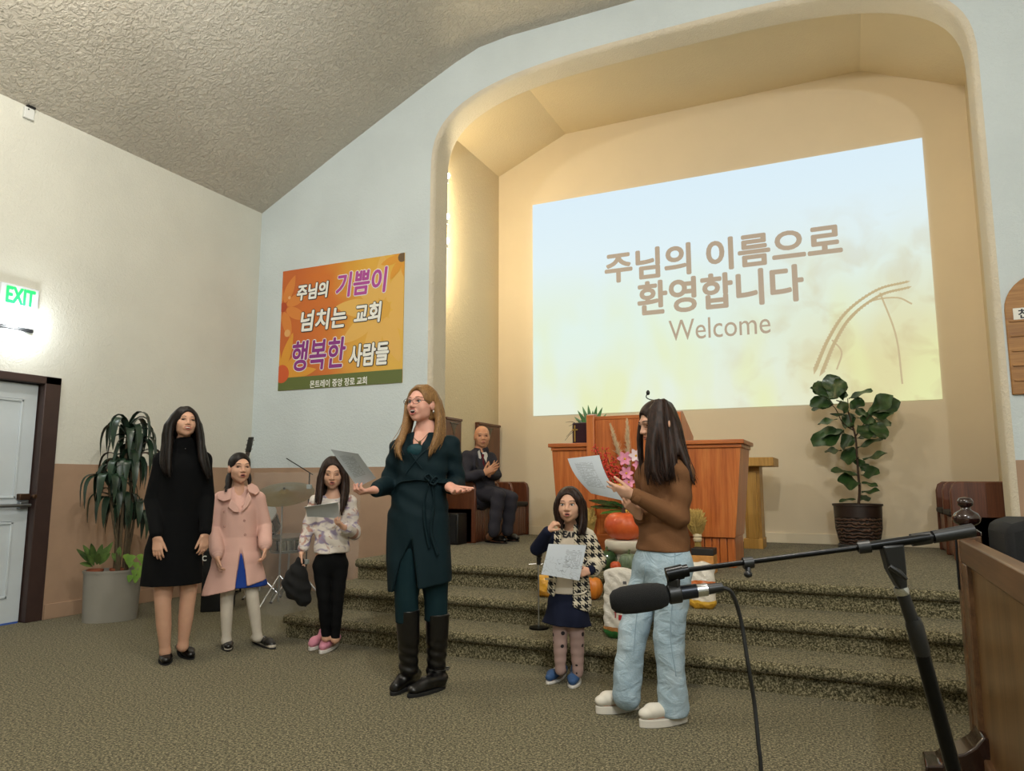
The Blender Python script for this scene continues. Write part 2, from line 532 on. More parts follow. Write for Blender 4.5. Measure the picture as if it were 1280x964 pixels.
m = MB(); m.box((dx, DY1 - .12, .97), (dx + .05, DY1 - .05, 1.03)); m.box((dx, DY0 + .05, .97), (dx + .05, DY0 + .12, 1.03)); m.build('bar_bracket', STEEL, pb, bevel=.004)
m = MB(); m.box((dx, DY1 - .13, 1.045), (dx + .055, DY1 - .04, 1.10)); m.cyl((dx + .05, DY1 - .02, 1.075), (dx + .09, DY1 - .02, 1.075), .02, n=14); m.build('latch_case', BRONZE, d, bevel=.006)
m = MB(); m.box((dx - .02, DY0 + .03, 0.0), (dx + .01, DY1 - .03, 0.012)); m.build('door_sweep', mat('blue_tape', '3f63b8', 0.5), d)
# ================================================================ FURNITURE AND FITTINGS
BLACK = mat('black_plastic', '0e0f11', 0.42, bump=0.05, bs=200)
BLACKM = mat('black_metal', '0b0c0e', 0.28, 0.6)
CLOTHBLK = mat('black_cloth', '0a0b0d', 0.9, bump=0.2, bs=150)
WHITE = mat('white_plastic', 'd9dcd9', 0.5)
ORANGEW = wood('orange_pulpit_wood', '8f4419', 'b8622c', 'cf8040', 0.8, 2, 0.32, 0.3)
ORANGEH = wood('orange_trim_wood', '8f4419', 'b2602c', 'c67a3c', 0.8, 0, 0.3, 0.3)
YELLOWW = wood('oak_table_wood', '8a6224', 'b08337', 'c59a4c', 0.9, 2, 0.45, 0.1)
PEWW = wood('brown_pew_wood', '3f2013', '5e3320', '74442a', 0.9, 2, 0.38, 0.2)
PEWH = wood('brown_pew_rail', '3f2013', '5e3320', '74442a', 0.9, 1, 0.38, 0.2)
RAILW = wood('rail_wood', '3a2516', '5b4028', '6f5034', 0.8, 1, 0.4, 0.15)
RAILV = wood('rail_panel_wood', '4a3219', '6b4d2c', '82613a', 0.35, 2, 0.35, 0.25)
OAK = wood('oak_board_wood', '7a4f22', '9d6d34', 'b38347', 1.0, 0, 0.5, 0.05)
DARKW = mat('dark_turned_wood', '26130f', 0.2, var=0.2, vs=10, coat=0.5)

# ---- projected slide on the niche wall
def slide_mat():
    t = NT('projected_slide_light'); tc = t.add('TexCoord'); sp = t.add('SeparateXYZ'); t.link(tc.outputs['Object'], sp.inputs[0])
    x = t.math('ADD', t.math('DIVIDE', sp.outputs[0], 4.69), 0.5); z = t.math('DIVIDE', sp.outputs[2], 2.913)
    sky = t.ramp(z, [(0.0, 'e6eedb'), (0.35, 'e0f1e6'), (0.7, 'dff0f5'), (1.0, 'd9edf8')])
    n1 = t.noise(t.coord((0.55, 1, 0.5)), 1.5, 2, 0.5, 0.3)
    fx = t.ramp(x, [(0.45, (0, 0, 0, 1)), (0.82, (1, 1, 1, 1))]); fz = t.ramp(z, [(0.15, (1, 1, 1, 1)), (0.85, (0, 0, 0, 1))])
    warm = t.math('MULTIPLY', t.math('MULTIPLY', fx, fz), t.ramp(n1, [(0.33, (0.25, 0.25, 0.25, 1)), (0.6, (1, 1, 1, 1))]))
    c = t.mix(warm, sky, 'dfd9a6')
    n2 = t.noise(t.coord((0.8, 1, 0.35), loc=(3, 0, 1)), 1.7, 2, 0.5, 0.2)
    low = t.math('MULTIPLY', t.ramp(z, [(0.0, (1, 1, 1, 1)), (0.7, (0, 0, 0, 1))]), t.ramp(n2, [(0.45, (0, 0, 0, 1)), (0.62, (0.75, 0.75, 0.75, 1))]))
    c = t.mix(low, c, 'e6ecaf')
    n3 = t.noise(t.coord((1, 1, 1), loc=(7, 0, 2)), 2.6, 3, 0.5, 0.5)
    br = t.math('MULTIPLY', t.math('MULTIPLY', fx, fz), t.ramp(n3, [(0.48, (0, 0, 0, 1)), (0.68, (0.7, 0.7, 0.7, 1))]))
    c = t.mix(br, c, 'cbb98c')
    t.b.inputs['Base Color'].default_value = (0.02, 0.02, 0.02, 1); t.p(rough=0.9, spec=0.0, es=1.0)
    t.link(c, t.b.inputs['Emission Color']); return t.m
SX0, SX1, SZ0, SZ1, SY = -3.75, 0.94, 2.067, 4.98, YB - .012
m = MB(); m.box((SX0, SY, SZ0), (SX1, YB, SZ1))
SLIDE = m.build('projected_slide', slide_mat(), smooth=0); tag(SLIDE, 'bright projected welcome slide with Korean lettering on the niche wall', 'projection')
TXTB = emis('slide_text_beige', 'b9a58d', 0.78); TXTB.node_tree.nodes['Principled BSDF'].inputs['Base Color'].default_value = (.05, .045, .04, 1)
SEED = emis('slide_seed_beige', 'c8b68c', 0.85); SEED.node_tree.nodes['Principled BSDF'].inputs['Base Color'].default_value = (.05, .045, .04, 1)


def wallfit(l, r, t, b, Y):
    """left/right/top/bottom pixel points -> centre and size on the plane Y"""
    x0, x1 = at(*l, Y=Y)[0], at(*r, Y=Y)[0]; z1, z0 = at(*t, Y=Y)[2], at(*b, Y=Y)[2]
    return V((x0 + x1) / 2, Y, (z0 + z1) / 2), (x1 - x0, z1 - z0)
for body, l, r, tp, bt in (('주님의 이름으로', (757, 338), (1052, 312), (1044, 279), (775, 352)),
                           ('환영합니다', (798, 383), (1003, 348), (994, 331), (806, 394)),
                           ('Welcome', (836, 415), (963, 405), (882, 397), (845, 426))):
    c, fit = wallfit(l, r, tp, bt, SY - .003)
    text('slide_lettering', body, TXTB, SLIDE, c, (1, 0, 0), (0, 0, 1), 0.5, embolden=0.013 if body != 'Welcome' else 0.0, fit=fit)
m = MB(); cv = spline([at(px, py, Y=SY - .003) for px, py in ((1024, 462), (1040, 425), (1062, 392), (1098, 366), (1134, 356))], 40)
for i, p in enumerate(cv):
    d = cv[min(i + 1, 39)] - cv[max(i - 1, 0)]; d = nrm(d); q = V(-d[2], 0, d[0])
    for s in (-1, 1):
        a = p + q * s * .030; w = 0.075 * (1 - 0.5 * i / 40)
        m._add([a - d * w, a + q * s * w * .5, a + d * w, a - q * s * .012], [(0, 1, 2, 3)])
m.build('wheat_ear_picture', SEED, SLIDE, smooth=0, fix=False)
for pts in (((1062, 400), (1085, 378), (1120, 372), (1140, 380)), ((1100, 366), (1120, 420), (1128, 480)), ((1040, 425), (1052, 440), (1046, 462))):
    m = MB(); cv = spline([at(px, py, Y=SY - .003) for px, py in pts], 14)
    for a, b in zip(cv[:-1], cv[1:]):
        d = nrm(b - a); q = V(-d[2], 0, d[0]) * .009; m._add([a - q, b - q, b + q, a + q], [(0, 1, 2, 3)])
    m.build('wheat_stalk_picture', SEED, SLIDE, smooth=0, fix=False)

# ---- bulbs behind the left jamb
BULB = emis('warm_bulb', 'fff0d8', 14.0)
for z in (4.70, 4.21, 3.92):
    m = MB(); m.lathe((AL - .03, YF + .345, z), [(0.0, .055), (.022, .045), (.03, .022), (.024, 0), (.014, -.02), (.0, -.025)], 14)
    b = m.build('lamp_bulb', BULB); m2 = MB(); m2.cyl((AL - .03, YF + .345, z - .055), (AL - .03, YF + .345, z - .02), .014, n=12)
    m2.box((AL - .05, YF + .33, z - .07), (AL - .02, YF + .36, z - .05)); m2.build('socket', WHITE, b)
    tag(b, 'small glowing lamp bulb behind the edge of the arch', 'bulb', 'lamp bulbs behind the arch jamb')

# ---- banner
BY = YF - .008
BX0, BX1, BZ0, BZ1 = -6.115, -4.365, 2.275, 3.74
def banner_mat():
    t = NT('banner_print'); tc = t.add('TexCoord'); sp = t.add('SeparateXYZ'); t.link(tc.outputs['Object'], sp.inputs[0])
    x = t.math('ADD', t.math('DIVIDE', sp.outputs[0], 1.75), 0.5)
    n = t.noise(t.coord(), 1.6, 2, 0.5); f = t.math('ADD', x, t.math('MULTIPLY', t.math('SUBTRACT', n, 0.5), 0.5))
    t.setc(t.ramp(f, [(0.1, 'c8672f'), (0.4, 'd2742c'), (0.62, 'dba23c'), (0.95, 'e0b24a')])); t.p(rough=0.45)
    return t.m
m = MB(); m.box((BX0, BY, BZ0), (BX1, YF - .001, BZ1)); BAN = m.build('banner', banner_mat(), smooth=0)
tag(BAN, 'orange and yellow floral banner with Korean lettering on the front wall', 'banner')
m = MB(); m.box((BX0, BY - .003, BZ0), (BX1, BY, BZ0 + .15)); m.build('green_strip', mat('olive_green_print', '5f6b33', 0.5), BAN, smooth=0)
FL = [0.0]
def flower(cx, cz, r, n, col, rot=0, wid=.32, name='petal_print', clip=True):
    m = MB(); FL[0] += .0004; by = BY - .0006 - FL[0]
    for k in range(n):
        a = rot + 2 * math.pi * k / n; d = V(math.cos(a), 0, math.sin(a)); q = V(-d[2], 0, d[0]); P = []
        for s in range(13):
            t = s / 12; P.append((t, wid * math.sin(math.pi * t ** 0.8) ** .8))
        by -= .00012
        up = [V(cx, by, cz) + d * r * (.14 + .86 * t) + q * r * w for t, w in P]; dn = [V(cx, by, cz) + d * r * (.14 + .86 * t) - q * r * w for t, w in P]
        for i in range(12): m._add([dn[i], dn[i + 1], up[i + 1], up[i]], [(0, 1, 2, 3)])
    for i, p in enumerate(m.v):
        m.v[i] = (min(max(p[0], BX0 + .002), BX1 - .002), p[1], min(max(p[2], BZ0 + .152), BZ1 - .002))
    m.build(name, col, BAN, smooth=0, fix=False)
PET1 = mat('petal_print_gold', 'e2b35c', 0.5); PET2 = mat('petal_print_orange', 'd9853c', 0.5); PET3 = mat('petal_print_amber', 'dd9a34', 0.5)
flower(BX1 - .28, BZ1 - .62, .66, 9, PET1, .2, .16)
flower(BX0 + .02, BZ1 - .45, .42, 8, PET2, .35, .16)
flower(BX0 + .02, BZ0 + .17, .55, 11, PET3, .1, .12)
flower(BX1 - .02, BZ1 - .04, .3, 8, PET3, .2, .16)
for cx, cz, r, c in ((BX0 + .03, BZ1 - .45, .06, 'b34a26'), (BX1 - .28, BZ1 - .62, .11, 'dca843'), (BX0 + .05, BZ0 + .2, .11, 'cf5a2c'), (BX1 - .03, BZ1 - .05, .055, '6b5437'), (BX0 + .11, BZ0 + .69, .045, 'e0a868'), (BX0 + .12, BZ1 - .34, .02, 'e8b27c')):
    m = MB(); n = 20; P = [(min(max(cx + r * math.cos(2 * math.pi * k / n), BX0), BX1), BY - .0032, min(max(cz + r * math.sin(2 * math.pi * k / n), BZ0), BZ1)) for k in range(n)]
    m._add(P, [tuple(range(n))]); m.build('flower_eye_print', mat('flower_eye_' + c, c, .5), BAN, smooth=0, fix=False)
INKW = mat('white_ink', 'f0f0ea', 0.5); INKK = mat('black_ink', '23242c', 0.5); INKP = mat('purple_ink', '8a2f86', 0.5); INKG = mat('pink_ink', 'b04a9c', 0.5)
# pixel boxes from the 200px banner crop (origin 330,300, scale 4.82)
def bp(x, y): return (330 + x / 4.82, 300 + y / 4.82)
for body, l, r, tp, bt, top, under in (
        ('주님의', (202, 310), (386, 300), (330, 258), (225, 362), INKW, INKK), ('기쁨이', (438, 250), (742, 225), (720, 165), (590, 328), INKG, INKW),
        ('넘치는', (225, 480), (495, 465), (460, 405), (285, 545), INKW, INKK), ('교회', (545, 455), (706, 440), (640, 380), (650, 495), INKW, INKK),
        ('행복한', (175, 680), (490, 660), (385, 595), (330, 778), INKP, INKW), ('사람들', (515, 690), (750, 675), (725, 615), (720, 748), INKW, INKK),
        ('몬트레이 중앙 장로 교회', (278, 870), (620, 850), (610, 824), (290, 892), INKW, None)):
    c, fit = wallfit(bp(*l), bp(*r), bp(*tp), bp(*bt), BY - .0045)
    if under: text('lettering_outline', body, under, BAN, c, (1, 0, 0), (0, 0, 1), .25, embolden=.018, shear=.12, fit=fit)
    text('lettering', body, top, BAN, c - V(0, .003, 0), (1, 0, 0), (0, 0, 1), .25, embolden=.008 if under else .002, shear=.12 if under else 0, fit=fit)

# ---- exit sign, emergency lamp, wall sensor
s = thing('exit_sign', 'white exit sign with green letters above the white door', 'exit sign', (XL, 3.78, 2.69))
m = MB(); m.box((XL, 3.615, 2.695), (XL + .045, 3.94, 2.895)); m.build('sign_body', mat('sign_white', 'cfd6dc', 0.5), s, bevel=.006)
text('lettering', 'EXIT', emis('exit_green', '20d860', 0.9), s, (XL + .0475, 3.785, 2.80), (0, 1, 0), (0, 0, 1), .16, embolden=.006, fit=(.235, .135))
e = thing('emergency_light', 'glowing twin emergency lamp on the wall under the exit sign', 'wall lamp', (XL, 3.76, 2.50))
m = MB(); m.box((XL, 3.58, 2.50), (XL + .05, 3.92, 2.535)); m.build('housing', BLACK, e, bevel=.008)
GLOW = emis('white_lamp_glow', 'f4fbff', 8.0)
m = MB(); m.ell((XL + .03, 3.76, 2.60), (.05, .17, .07)); m.build('upper_lens', GLOW, e)
m = MB(); m.ell((XL + .03, 3.76, 2.46), (.04, .13, .045)); m.build('lower_lens', GLOW, e)
lamp('emergency_glow', 'POINT', (XL + .17, 3.80, 2.57), 9, (0.93, 0.98, 1.0), .06)
m = MB(); a = at(29, 133, X=XL); b = at(40, 152, X=XL); m.box((XL, a[1], b[2]), (XL + .03, b[1], a[2])); o = m.build('wall_sensor', WHITE, bevel=.004)
tag(o, 'small white sensor box on left wall just under the ceiling', 'sensor')
m = MB(); m.cyl((XL + .03, a[1] + .03, a[2] - .02), (XL + .036, a[1] + .03, a[2] - .02), .006, n=8); m.box((XL, a[1] + .02, a[2]), (XL + .04, b[1], a[2] + .02)); m.build('sensor_bracket', BLACK, o)

# ---- hymn board
hb = thing('hymn_board', 'arched oak hymn number board hanging on the right of the arch', 'notice board', (1.42, YF - .03, 1.86))
x0, x1, z0, z1 = 1.165, 1.68, 1.86, 2.52; cx = (x0 + x1) / 2; r = (x1 - x0) / 2
P = [(x0, YF - .03, z0), (x1, YF - .03, z0)] + [(cx + r * math.cos(t), YF - .03, z1 + r * 1.05 * math.sin(t)) for t in np.linspace(0, math.pi, 17)]
m = MB(); m.prism(P, (0, .03, 0)); m.build('board', OAK, hb, bevel=.006)
for k in range(5):
    z = z0 + .10 + k * .115; m = MB(); m.box((x0 + .02, YF - .042, z), (x1 - .02, YF - .028, z + .016)); m.build('number_rail', OAK, hb, bevel=.002)
m = MB(); m.box((1.215, YF - .040, 2.435), (1.64, YF - .031, 2.525)); lp = m.build('title_plate', mat('paper_plate', 'e8e6df', .6), hb)
text('lettering', '찬', INKK, hb, (1.285, YF - .0415, 2.48), (1, 0, 0), (0, 0, 1), .08, embolden=.002, fit=(.075, .07))

# ---- pulpit
pul = thing('pulpit', 'large orange wood pulpit with raised reading desk on the stage', 'pulpit', (-1.6, 6.3, ST))
def taper(m, x0, x1, X0, X1, y0, y1, z0, z1, Y0=None):
    Y0 = y0 if Y0 is None else Y0
    m.hexa([(x0, y0, z0), (x1, y0, z0), (x1, y1, z0), (x0, y1, z0), (X0, Y0, z1), (X1, Y0, z1), (X1, y1, z1), (X0, y1, z1)])
m = MB(); taper(m, -2.345, -2.0, -2.395, -2.0, 6.05, 6.6, .76, 1.475, 6.03); m.build('wing_panel', ORANGEW, pul, bevel=.004)
m = MB(); taper(m, -1.22, -.845, -1.22, -.775, 6.05, 6.6, .76, 1.475, 6.03); m.build('wing_panel', ORANGEW, pul, bevel=.004)
for a, b in ((-2.345, -2.0), (-1.22, -.845)):
    n = int(round((b - a) / .058)); w = (b - a - .02) / n
    m = MB(); m.box((a + .01, 6.10, ST), (b - .01, 6.58, .76)); m.build('plinth', ORANGEW, pul)
    for k in range(n):
        m = MB(); m.box((a + .01 + k * w + .004, 6.075, ST), (a + .01 + (k + 1) * w - .004, 6.105, .755)); m.build('plinth_slat', ORANGEW, pul, bevel=.003)
    c0, c1 = (a - .075 if a < -2 else a, b + .10 if b > -1 else b)
    m = MB(); m.box((c0 + .02, 6.015, 1.475), (c1 - .02, 6.62, 1.505)); m.box((c0, 5.995, 1.505), (c1, 6.64, 1.54)); m.build('cornice', ORANGEH, pul, bevel=.006)
# raised centre
XA, XB = -2.045, -1.225
prof = [(5.96, ST), (5.96, 1.775), (6.03, 1.79), (6.46, 1.60), (6.46, ST)]
for x in (XA, XB - .07):
    m = MB(); m.prism([(x, y, z) for y, z in prof], (.07, 0, 0)); m.build('desk_cheek', ORANGEW, pul, bevel=.005)
m = MB(); m.box((XA + .07, 5.99, ST), (XB - .07, 6.06, 1.745)); m.build('desk_front', ORANGEW, pul, bevel=.003)
m = MB(); m.hexa([(XA + .06, 5.985, 1.735), (XB - .06, 5.985, 1.735), (XB - .06, 6.46, 1.545), (XA + .06, 6.46, 1.545), (XA + .06, 5.985, 1.765), (XB - .06, 5.985, 1.765), (XB - .06, 6.46, 1.575), (XA + .06, 6.46, 1.575)]); m.build('desk_top', ORANGEH, pul, bevel=.003)
for z0, z1 in ((1.14, 1.17), (ST, .76)): m = MB(); m.box((XA + .07, 5.972, z0), (XB - .07, 5.992, z1)); m.build('desk_rail', ORANGEH, pul, bevel=.003)
# gooseneck microphone on the pulpit
g = thing('gooseneck_microphone', 'thin black gooseneck microphone curving above the pulpit desk', 'microphone', V(at(846, 520, Y=6.2)[0], 6.2, 1.69))
pts = spline([V(at(846, 520, Y=6.2)[0], 6.2, 1.69), at(842, 508, Y=6.2), at(832, 501, Y=6.15), at(815, 500, Y=6.1), at(808, 497, Y=6.08), at(809, 492, Y=6.08)], 20)
m = MB(); m.tube(pts, .0045, 8); m.build('gooseneck', BLACKM, g)
m = MB(); m.ell(at(810, 491, Y=6.08), (.016, .016, .022)); m.build('mic_head', BLACK, g)
m = MB(); m.lathe(V(at(846, 520, Y=6.2)[0], 6.2, 1.685), [(.02, 0), (.02, .02), (.012, .03)], 12); m.build('mic_base', BLACKM, g)

# ---- communion table
ct = thing('communion_table', 'light oak table with thick top standing behind the pulpit', 'table', (-1.5, 8.05, ST))
m = MB(); m.box((-2.3, 7.75, 1.36), (-.685, 8.35, 1.45)); m.build('table_top', YELLOWW, ct, bevel=.006)
for sx in (-.86, -2.2):
    m = MB(); m.box((sx - .14, 7.92, ST), (sx + .02, 8.2, 1.36)); lg = m.build('leg', YELLOWW, ct, bevel=.004)
    m = MB(); m.box((sx - .11, 7.88, ST + .1), (sx - .01, 7.92, 1.30)); m.build('pilaster', YELLOWW, lg, bevel=.004)
    m = MB(); m.box((sx - .16, 7.88, ST), (sx + .03, 8.22, ST + .1)); m.build('foot_block', YELLOWW, lg, bevel=.004)

# ---- pews on both sides of the niche
CUSH = mat('dark_cushion', '1c1614', 0.8, bump=.2, bs=80)
def pew(name, label, xw, s, ys):
    """xw = wall x, s = +1 seats face +X"""
    xf = xw + s * .46
    p = thing(name, label, 'pew', (xw + s * .23, sum(ys) / len(ys), ST))
    m = MB(); m.box((xw + s * .02, ys[0], .90), (xw + s * .07, ys[-1], 1.17)); m.build('backrest', PEWH, p, bevel=.008)
    m = MB(); m.box((xw + s * .03, ys[0], ST), (xf - s * .05, ys[-1], .90)); m.build('seat_box', PEWH, p)
    for y0, y1 in zip(ys[:-1], ys[1:]):
        m = MB(); m.box((xw + s * .07, y0 + .045, .90), (xf + s * .01, y1 - .005, .95)); m.build('seat_cushion', CUSH, p, bevel=.015)
        n = max(3, int((y1 - y0 - .05) / .042)); w = (y1 - y0 - .05) / n
        for k in range(n):
            m = MB(); m.box((xf - s * .055, y0 + .045 + k * w + .006, ST + .02), (xf - s * .02, y0 + .045 + (k + 1) * w - .006, .89)); m.build('front_slat', PEWW, p, bevel=.003)
    for y in ys:
        pr = [(xw + s * .02, ST), (xf, ST), (xf, 1.12), (xf - s * .02, 1.18), (xf - s * .06, 1.205), (xw + s * .06, 1.205), (xw + s * .02, 1.19)]
        m = MB(); m.prism([(a, y, b) for a, b in pr], (0, .045, 0)); m.build('end_panel', PEWW, p, bevel=.012)
    return p
pew('choir_pew', 'brown wooden pew with slatted front under the seated man', NXL, 1, (7.27, 7.86, 8.25, 8.74))
pew('choir_pew', 'brown wooden pew with slatted front beside the fiddle leaf fig', NXR - .13, -1, (7.40, 7.98, 8.55))
for y0, y1, lb in ((7.30, 7.68, 'tall brown carved back panel on niche wall beside teal dress woman'), (8.12, 8.75, 'tall brown carved back panel on the wall behind the seated man')):
    t = thing('wall_panel', lb, 'panel', (NXL, (y0 + y1) / 2, 1.19))
    m = MB(); m.box((NXL, y0, 1.195), (NXL + .05, y1, 1.945)); m.build('board', PEWW, t, bevel=.008)
    m = MB(); c = V(NXL + .053, (y0 + y1) / 2, 1.82)
    m._add([c + V(0, -.07, .06), c + V(0, .07, .06), c + V(0, 0, -.08), c + V(.006, 0, .01)], [(0, 1, 3), (1, 2, 3), (2, 0, 3)]); m.cyl(c + V(.002, -.09, .07), c + V(.002, .09, .07), .008, n=8); m.build('carved_emblem', DARKW, t)
    m = MB(); m.box((NXL, y0, 1.925), (NXL + .065, y1, 1.955)); m.build('top_moulding', PEWH, t, bevel=.006)
# black monitor speaker beside the pew
sp = thing('stage_speaker', 'black box speaker on the stage beside the pew end', 'speaker', (-3.98, 7.12, ST))
m = MB(); m.box((-4.12, 7.0, ST), (-3.88, 7.21, .86)); m.build('cabinet', BLACK, sp, bevel=.01)
m = MB(); m.box((-4.10, 6.99, ST + .03), (-3.90, 7.0, .84)); m.build('grille', CLOTHBLK, sp)

# ---- choir rail in the right foreground
RX, RY = 0.415, 3.70
rl = thing('choir_rail', 'brown panelled wooden rail with recessed panel in the right foreground', 'rail', (RX + .03, 2.5, 0))
m = MB(); m.box((RX, 1.75, .86), (RX + .06, RY, .955)); m.build('top_rail', RAILW, rl, bevel=.006)
m = MB(); m.box((RX, 1.75, .04), (RX + .06, RY, .13)); m.build('bottom_rail', RAILW, rl, bevel=.006)
for y in (RY - .13, 1.75):
    m = MB(); m.box((RX, y, .13), (RX + .06, y + .13, .86)); m.build('stile', RAILW, rl, bevel=.006)
for y0, y1 in ((1.88, RY - .13),):
    m = MB(); m.box((RX + .022, y0, .13), (RX + .045, y1, .86)); m.build('panel', RAILV, rl)
m = MB(); P = [(0, .06), (.0, .20), (-.03, .215), (-.07, .17), (-.12, .14), (-.19, .12), (-.22, .085), (-.29, .075), (-.30, 0), (0, 0)]
m.prism([(RX + a * .8 + .03, RY - .22, b) for a, b in P], (0, .18, 0)); m.build('scroll_foot', DARKW, rl, bevel=.008)
po = thing('newel_post', 'dark turned wooden post with round finial at the rail end', 'post', (RX + .04, RY + .05, 0))
pc = V(RX + .04, RY + .05, 0)
m = MB(); m.box((RX - .005, RY + .005, 0), (RX + .085, RY + .095, .97)); m.build('shaft', RAILW, po, bevel=.006)
m = MB(); m.lathe(pc, [(.052, .97), (.052, .985), (.03, 1.0), (.026, 1.01), (.05, 1.025), (.056, 1.045), (.045, 1.065), (.02, 1.08), (.018, 1.09), (.03, 1.10), (.033, 1.115), (.024, 1.13), (0, 1.135)], 24); m.build('finial', DARKW, po, smooth=60)
m = MB(); m.tube([V(RX - .008, RY + .03, .98), V(RX - .010, RY + .03, .86), V(RX - .010, RY + .03, .74)], .009, 8, flat=.5)
o = m.build('hanging_strap', CLOTHBLK); tag(o, 'black strap hanging from the newel post at the rail end', 'strap')
# black equipment case behind the rail
cs = thing('equipment_case', 'black padded equipment case standing behind the choir rail', 'case', (.85, 3.55, 0))
P = [(.53, 0), (1.15, 0), (1.15, .98), (1.09, 1.055), (.60, 1.055), (.53, 1.03)]
m = MB(); m.prism([(a, 3.35, b) for a, b in P], (0, .42, 0)); m.build('cover', CLOTHBLK, cs, bevel=.03)
m = MB(); m.lathe((.74, 3.345, .945), [(.022, 0), (.022, .01), (.014, .012)], 16, axis=(0, -1, 0)); m.build('round_badge', STEEL, cs)

# ---- microphone on boom stand, foreground
def ad(px, py, d): return CPOS + ray(px, py) * d
ms = thing('microphone_stand', 'black boom microphone stand in the right foreground', 'mic stand', (ad(1262, 1240, 1.18)[0], ad(1262, 1240, 1.18)[1], 0))
piv = ad(1113, 686, 1.16); low = ad(1190, 964, 1.16); dr = nrm(low - piv); foot = piv + dr * ((piv[2] - .12) / -dr[2])
joint = ad(1147, 796, 1.16)
m = MB(); m.cyl(joint - dr * .02, foot, .0115, n=16); m.build('lower_pole', BLACKM, ms)
m = MB(); m.cyl(ad(1127, 738, 1.16), joint, .0095, .0105, 16); m.lathe(joint, [(.011, -.03), (.0132, -.02), (.0132, .02), (.0115, .03)], 16, axis=dr); m.build('pole_clutch', BLACK, ms)
m = MB(); m.lathe(ad(1127, 738, 1.16), [(.0105, -.006), (.0115, 0), (.0105, .006)], 16, axis=dr); m.build('silver_ring', CHROME, ms)
m = MB(); a = ad(1100, 682, 1.16); b = ad(1127, 679, 1.16); c = ad(1131, 734, 1.16); e2 = ad(1121, 735, 1.16); n0 = -_FW * .02
m.prism([a - n0 * .5, b - n0 * .5, ad(1130, 712, 1.16) - n0 * .5, c - n0 * .5, e2 - n0 * .5, ad(1108, 712, 1.16) - n0 * .5], n0); m.build('pivot_body', BLACK, ms, bevel=.003)
m = MB(); m.tube([ad(1112, 708, 1.145), ad(1124, 716, 1.14), ad(1133, 724, 1.14)], [.004, .005, .003], 8); m.build('pivot_lever', BLACK, ms)
boomend = ad(858, 713, 1.22); gripend = ad(1216, 663, 1.15)
m = MB(); m.cyl(boomend, ad(1078, 684, 1.165), .0044, n=12); m.build('boom_inner', BLACKM, ms)
m = MB(); m.cyl(ad(1072, 685, 1.165), ad(1168, 671, 1.155), .0072, n=14); m.build('boom_outer', BLACKM, ms)
m = MB(); m.cyl(ad(1166, 671.5, 1.155), gripend, .0100, .0108, 16); m.build('boom_grip', BLACK, ms)
for (p, q) in (((1073, 685), (1088, 683)), ((1139, 675.5), (1163, 672))):
    m = MB(); m.cyl(ad(*p, 1.163), ad(*q, 1.158), .0100, n=14); m.build('boom_collar', BLACK, ms)
m = MB(); m.cyl(ad(929, 704.5, 1.20), ad(941, 703, 1.20), .0095, n=12); m.cyl(ad(935, 704, 1.2), ad(935, 720, 1.19), .0045, n=8); m.ell(ad(935, 718, 1.19), (.007, .007, .006), 10, 6); m.build('cable_clip', BLACK, ms)
for k in range(3):
    a = 2 * math.pi * k / 3 + .4; e3 = V(foot[0] + .24 * math.cos(a), foot[1] + .24 * math.sin(a), .012)
    m = MB(); m.tube([foot + V(0, 0, .02), e3 + V(0, 0, .01), e3], [.009, .009, .011], 10); m.build('leg', BLACKM, ms)
mc = thing('microphone', 'black microphone with foam windscreen held on the boom stand', 'microphone', ad(850, 738, 1.22))
axm = nrm(ad(762, 752, 1.22) - ad(903, 734, 1.22)); DM = 1.22
m = MB(); c = ad(800, 748, DM); m.lathe(c, [(0, .0515), (.011, .050), (.018, .044), (.0225, .030), (.0237, .010), (.0234, -.012), (.0215, -.032), (.0175, -.044), (.012, -.047)], 28, axis=axm); m.build('foam_windscreen', mat('black_foam', '0a0a0b', .98, bump=.8, bs=900, bd=.002), mc, smooth=60)
m = MB(); m.cyl(ad(825, 745, DM), ad(871, 738.5, DM), .0125, .0118, 20); m.build('mic_body', mat('gunmetal', '23262c', .35, .7), mc)
m = MB(); m.cyl(ad(870, 738.7, DM), ad(884, 737, DM), .0105, n=18); m.build('silver_collar', CHROME, mc)
m = MB(); m.cyl(ad(882, 737.2, DM), ad(903, 734, DM), .0095, .0075, 16); m.build('connector', BLACK, mc)
m = MB(); m.cyl(ad(835, 743.5, DM), ad(851, 741, DM), .0165, n=16); m.bar(ad(842, 738, DM), ad(842, 722, DM), .016, .02); m.build('mic_clip', BLACK, ms, bevel=.002)
m = MB(); m.cyl(ad(833, 719, DM), ad(853, 714.5, DM), .0125, n=16); m.cyl(ad(852, 714.8, DM), ad(860, 713, DM), .0105, n=16); m.build('clip_joint', BLACKM, ms)
m = MB(); m.tube(spline([ad(902, 734.2, DM), ad(915, 742, 1.22), ad(926, 775, 1.22), ad(935, 830, 1.2), ad(943, 880, 1.19), ad(948, 930, 1.17), ad(953, 1000, 1.15), V(*ad(955, 1100, 1.1)[:2], .25), V(*ad(985, 1100, 1.15)[:2], .01)], 50), .0036, 8)
cb = m.build('microphone_cable', BLACK); tag(cb, 'black cable hanging from the foreground microphone down to the carpet', 'cable')
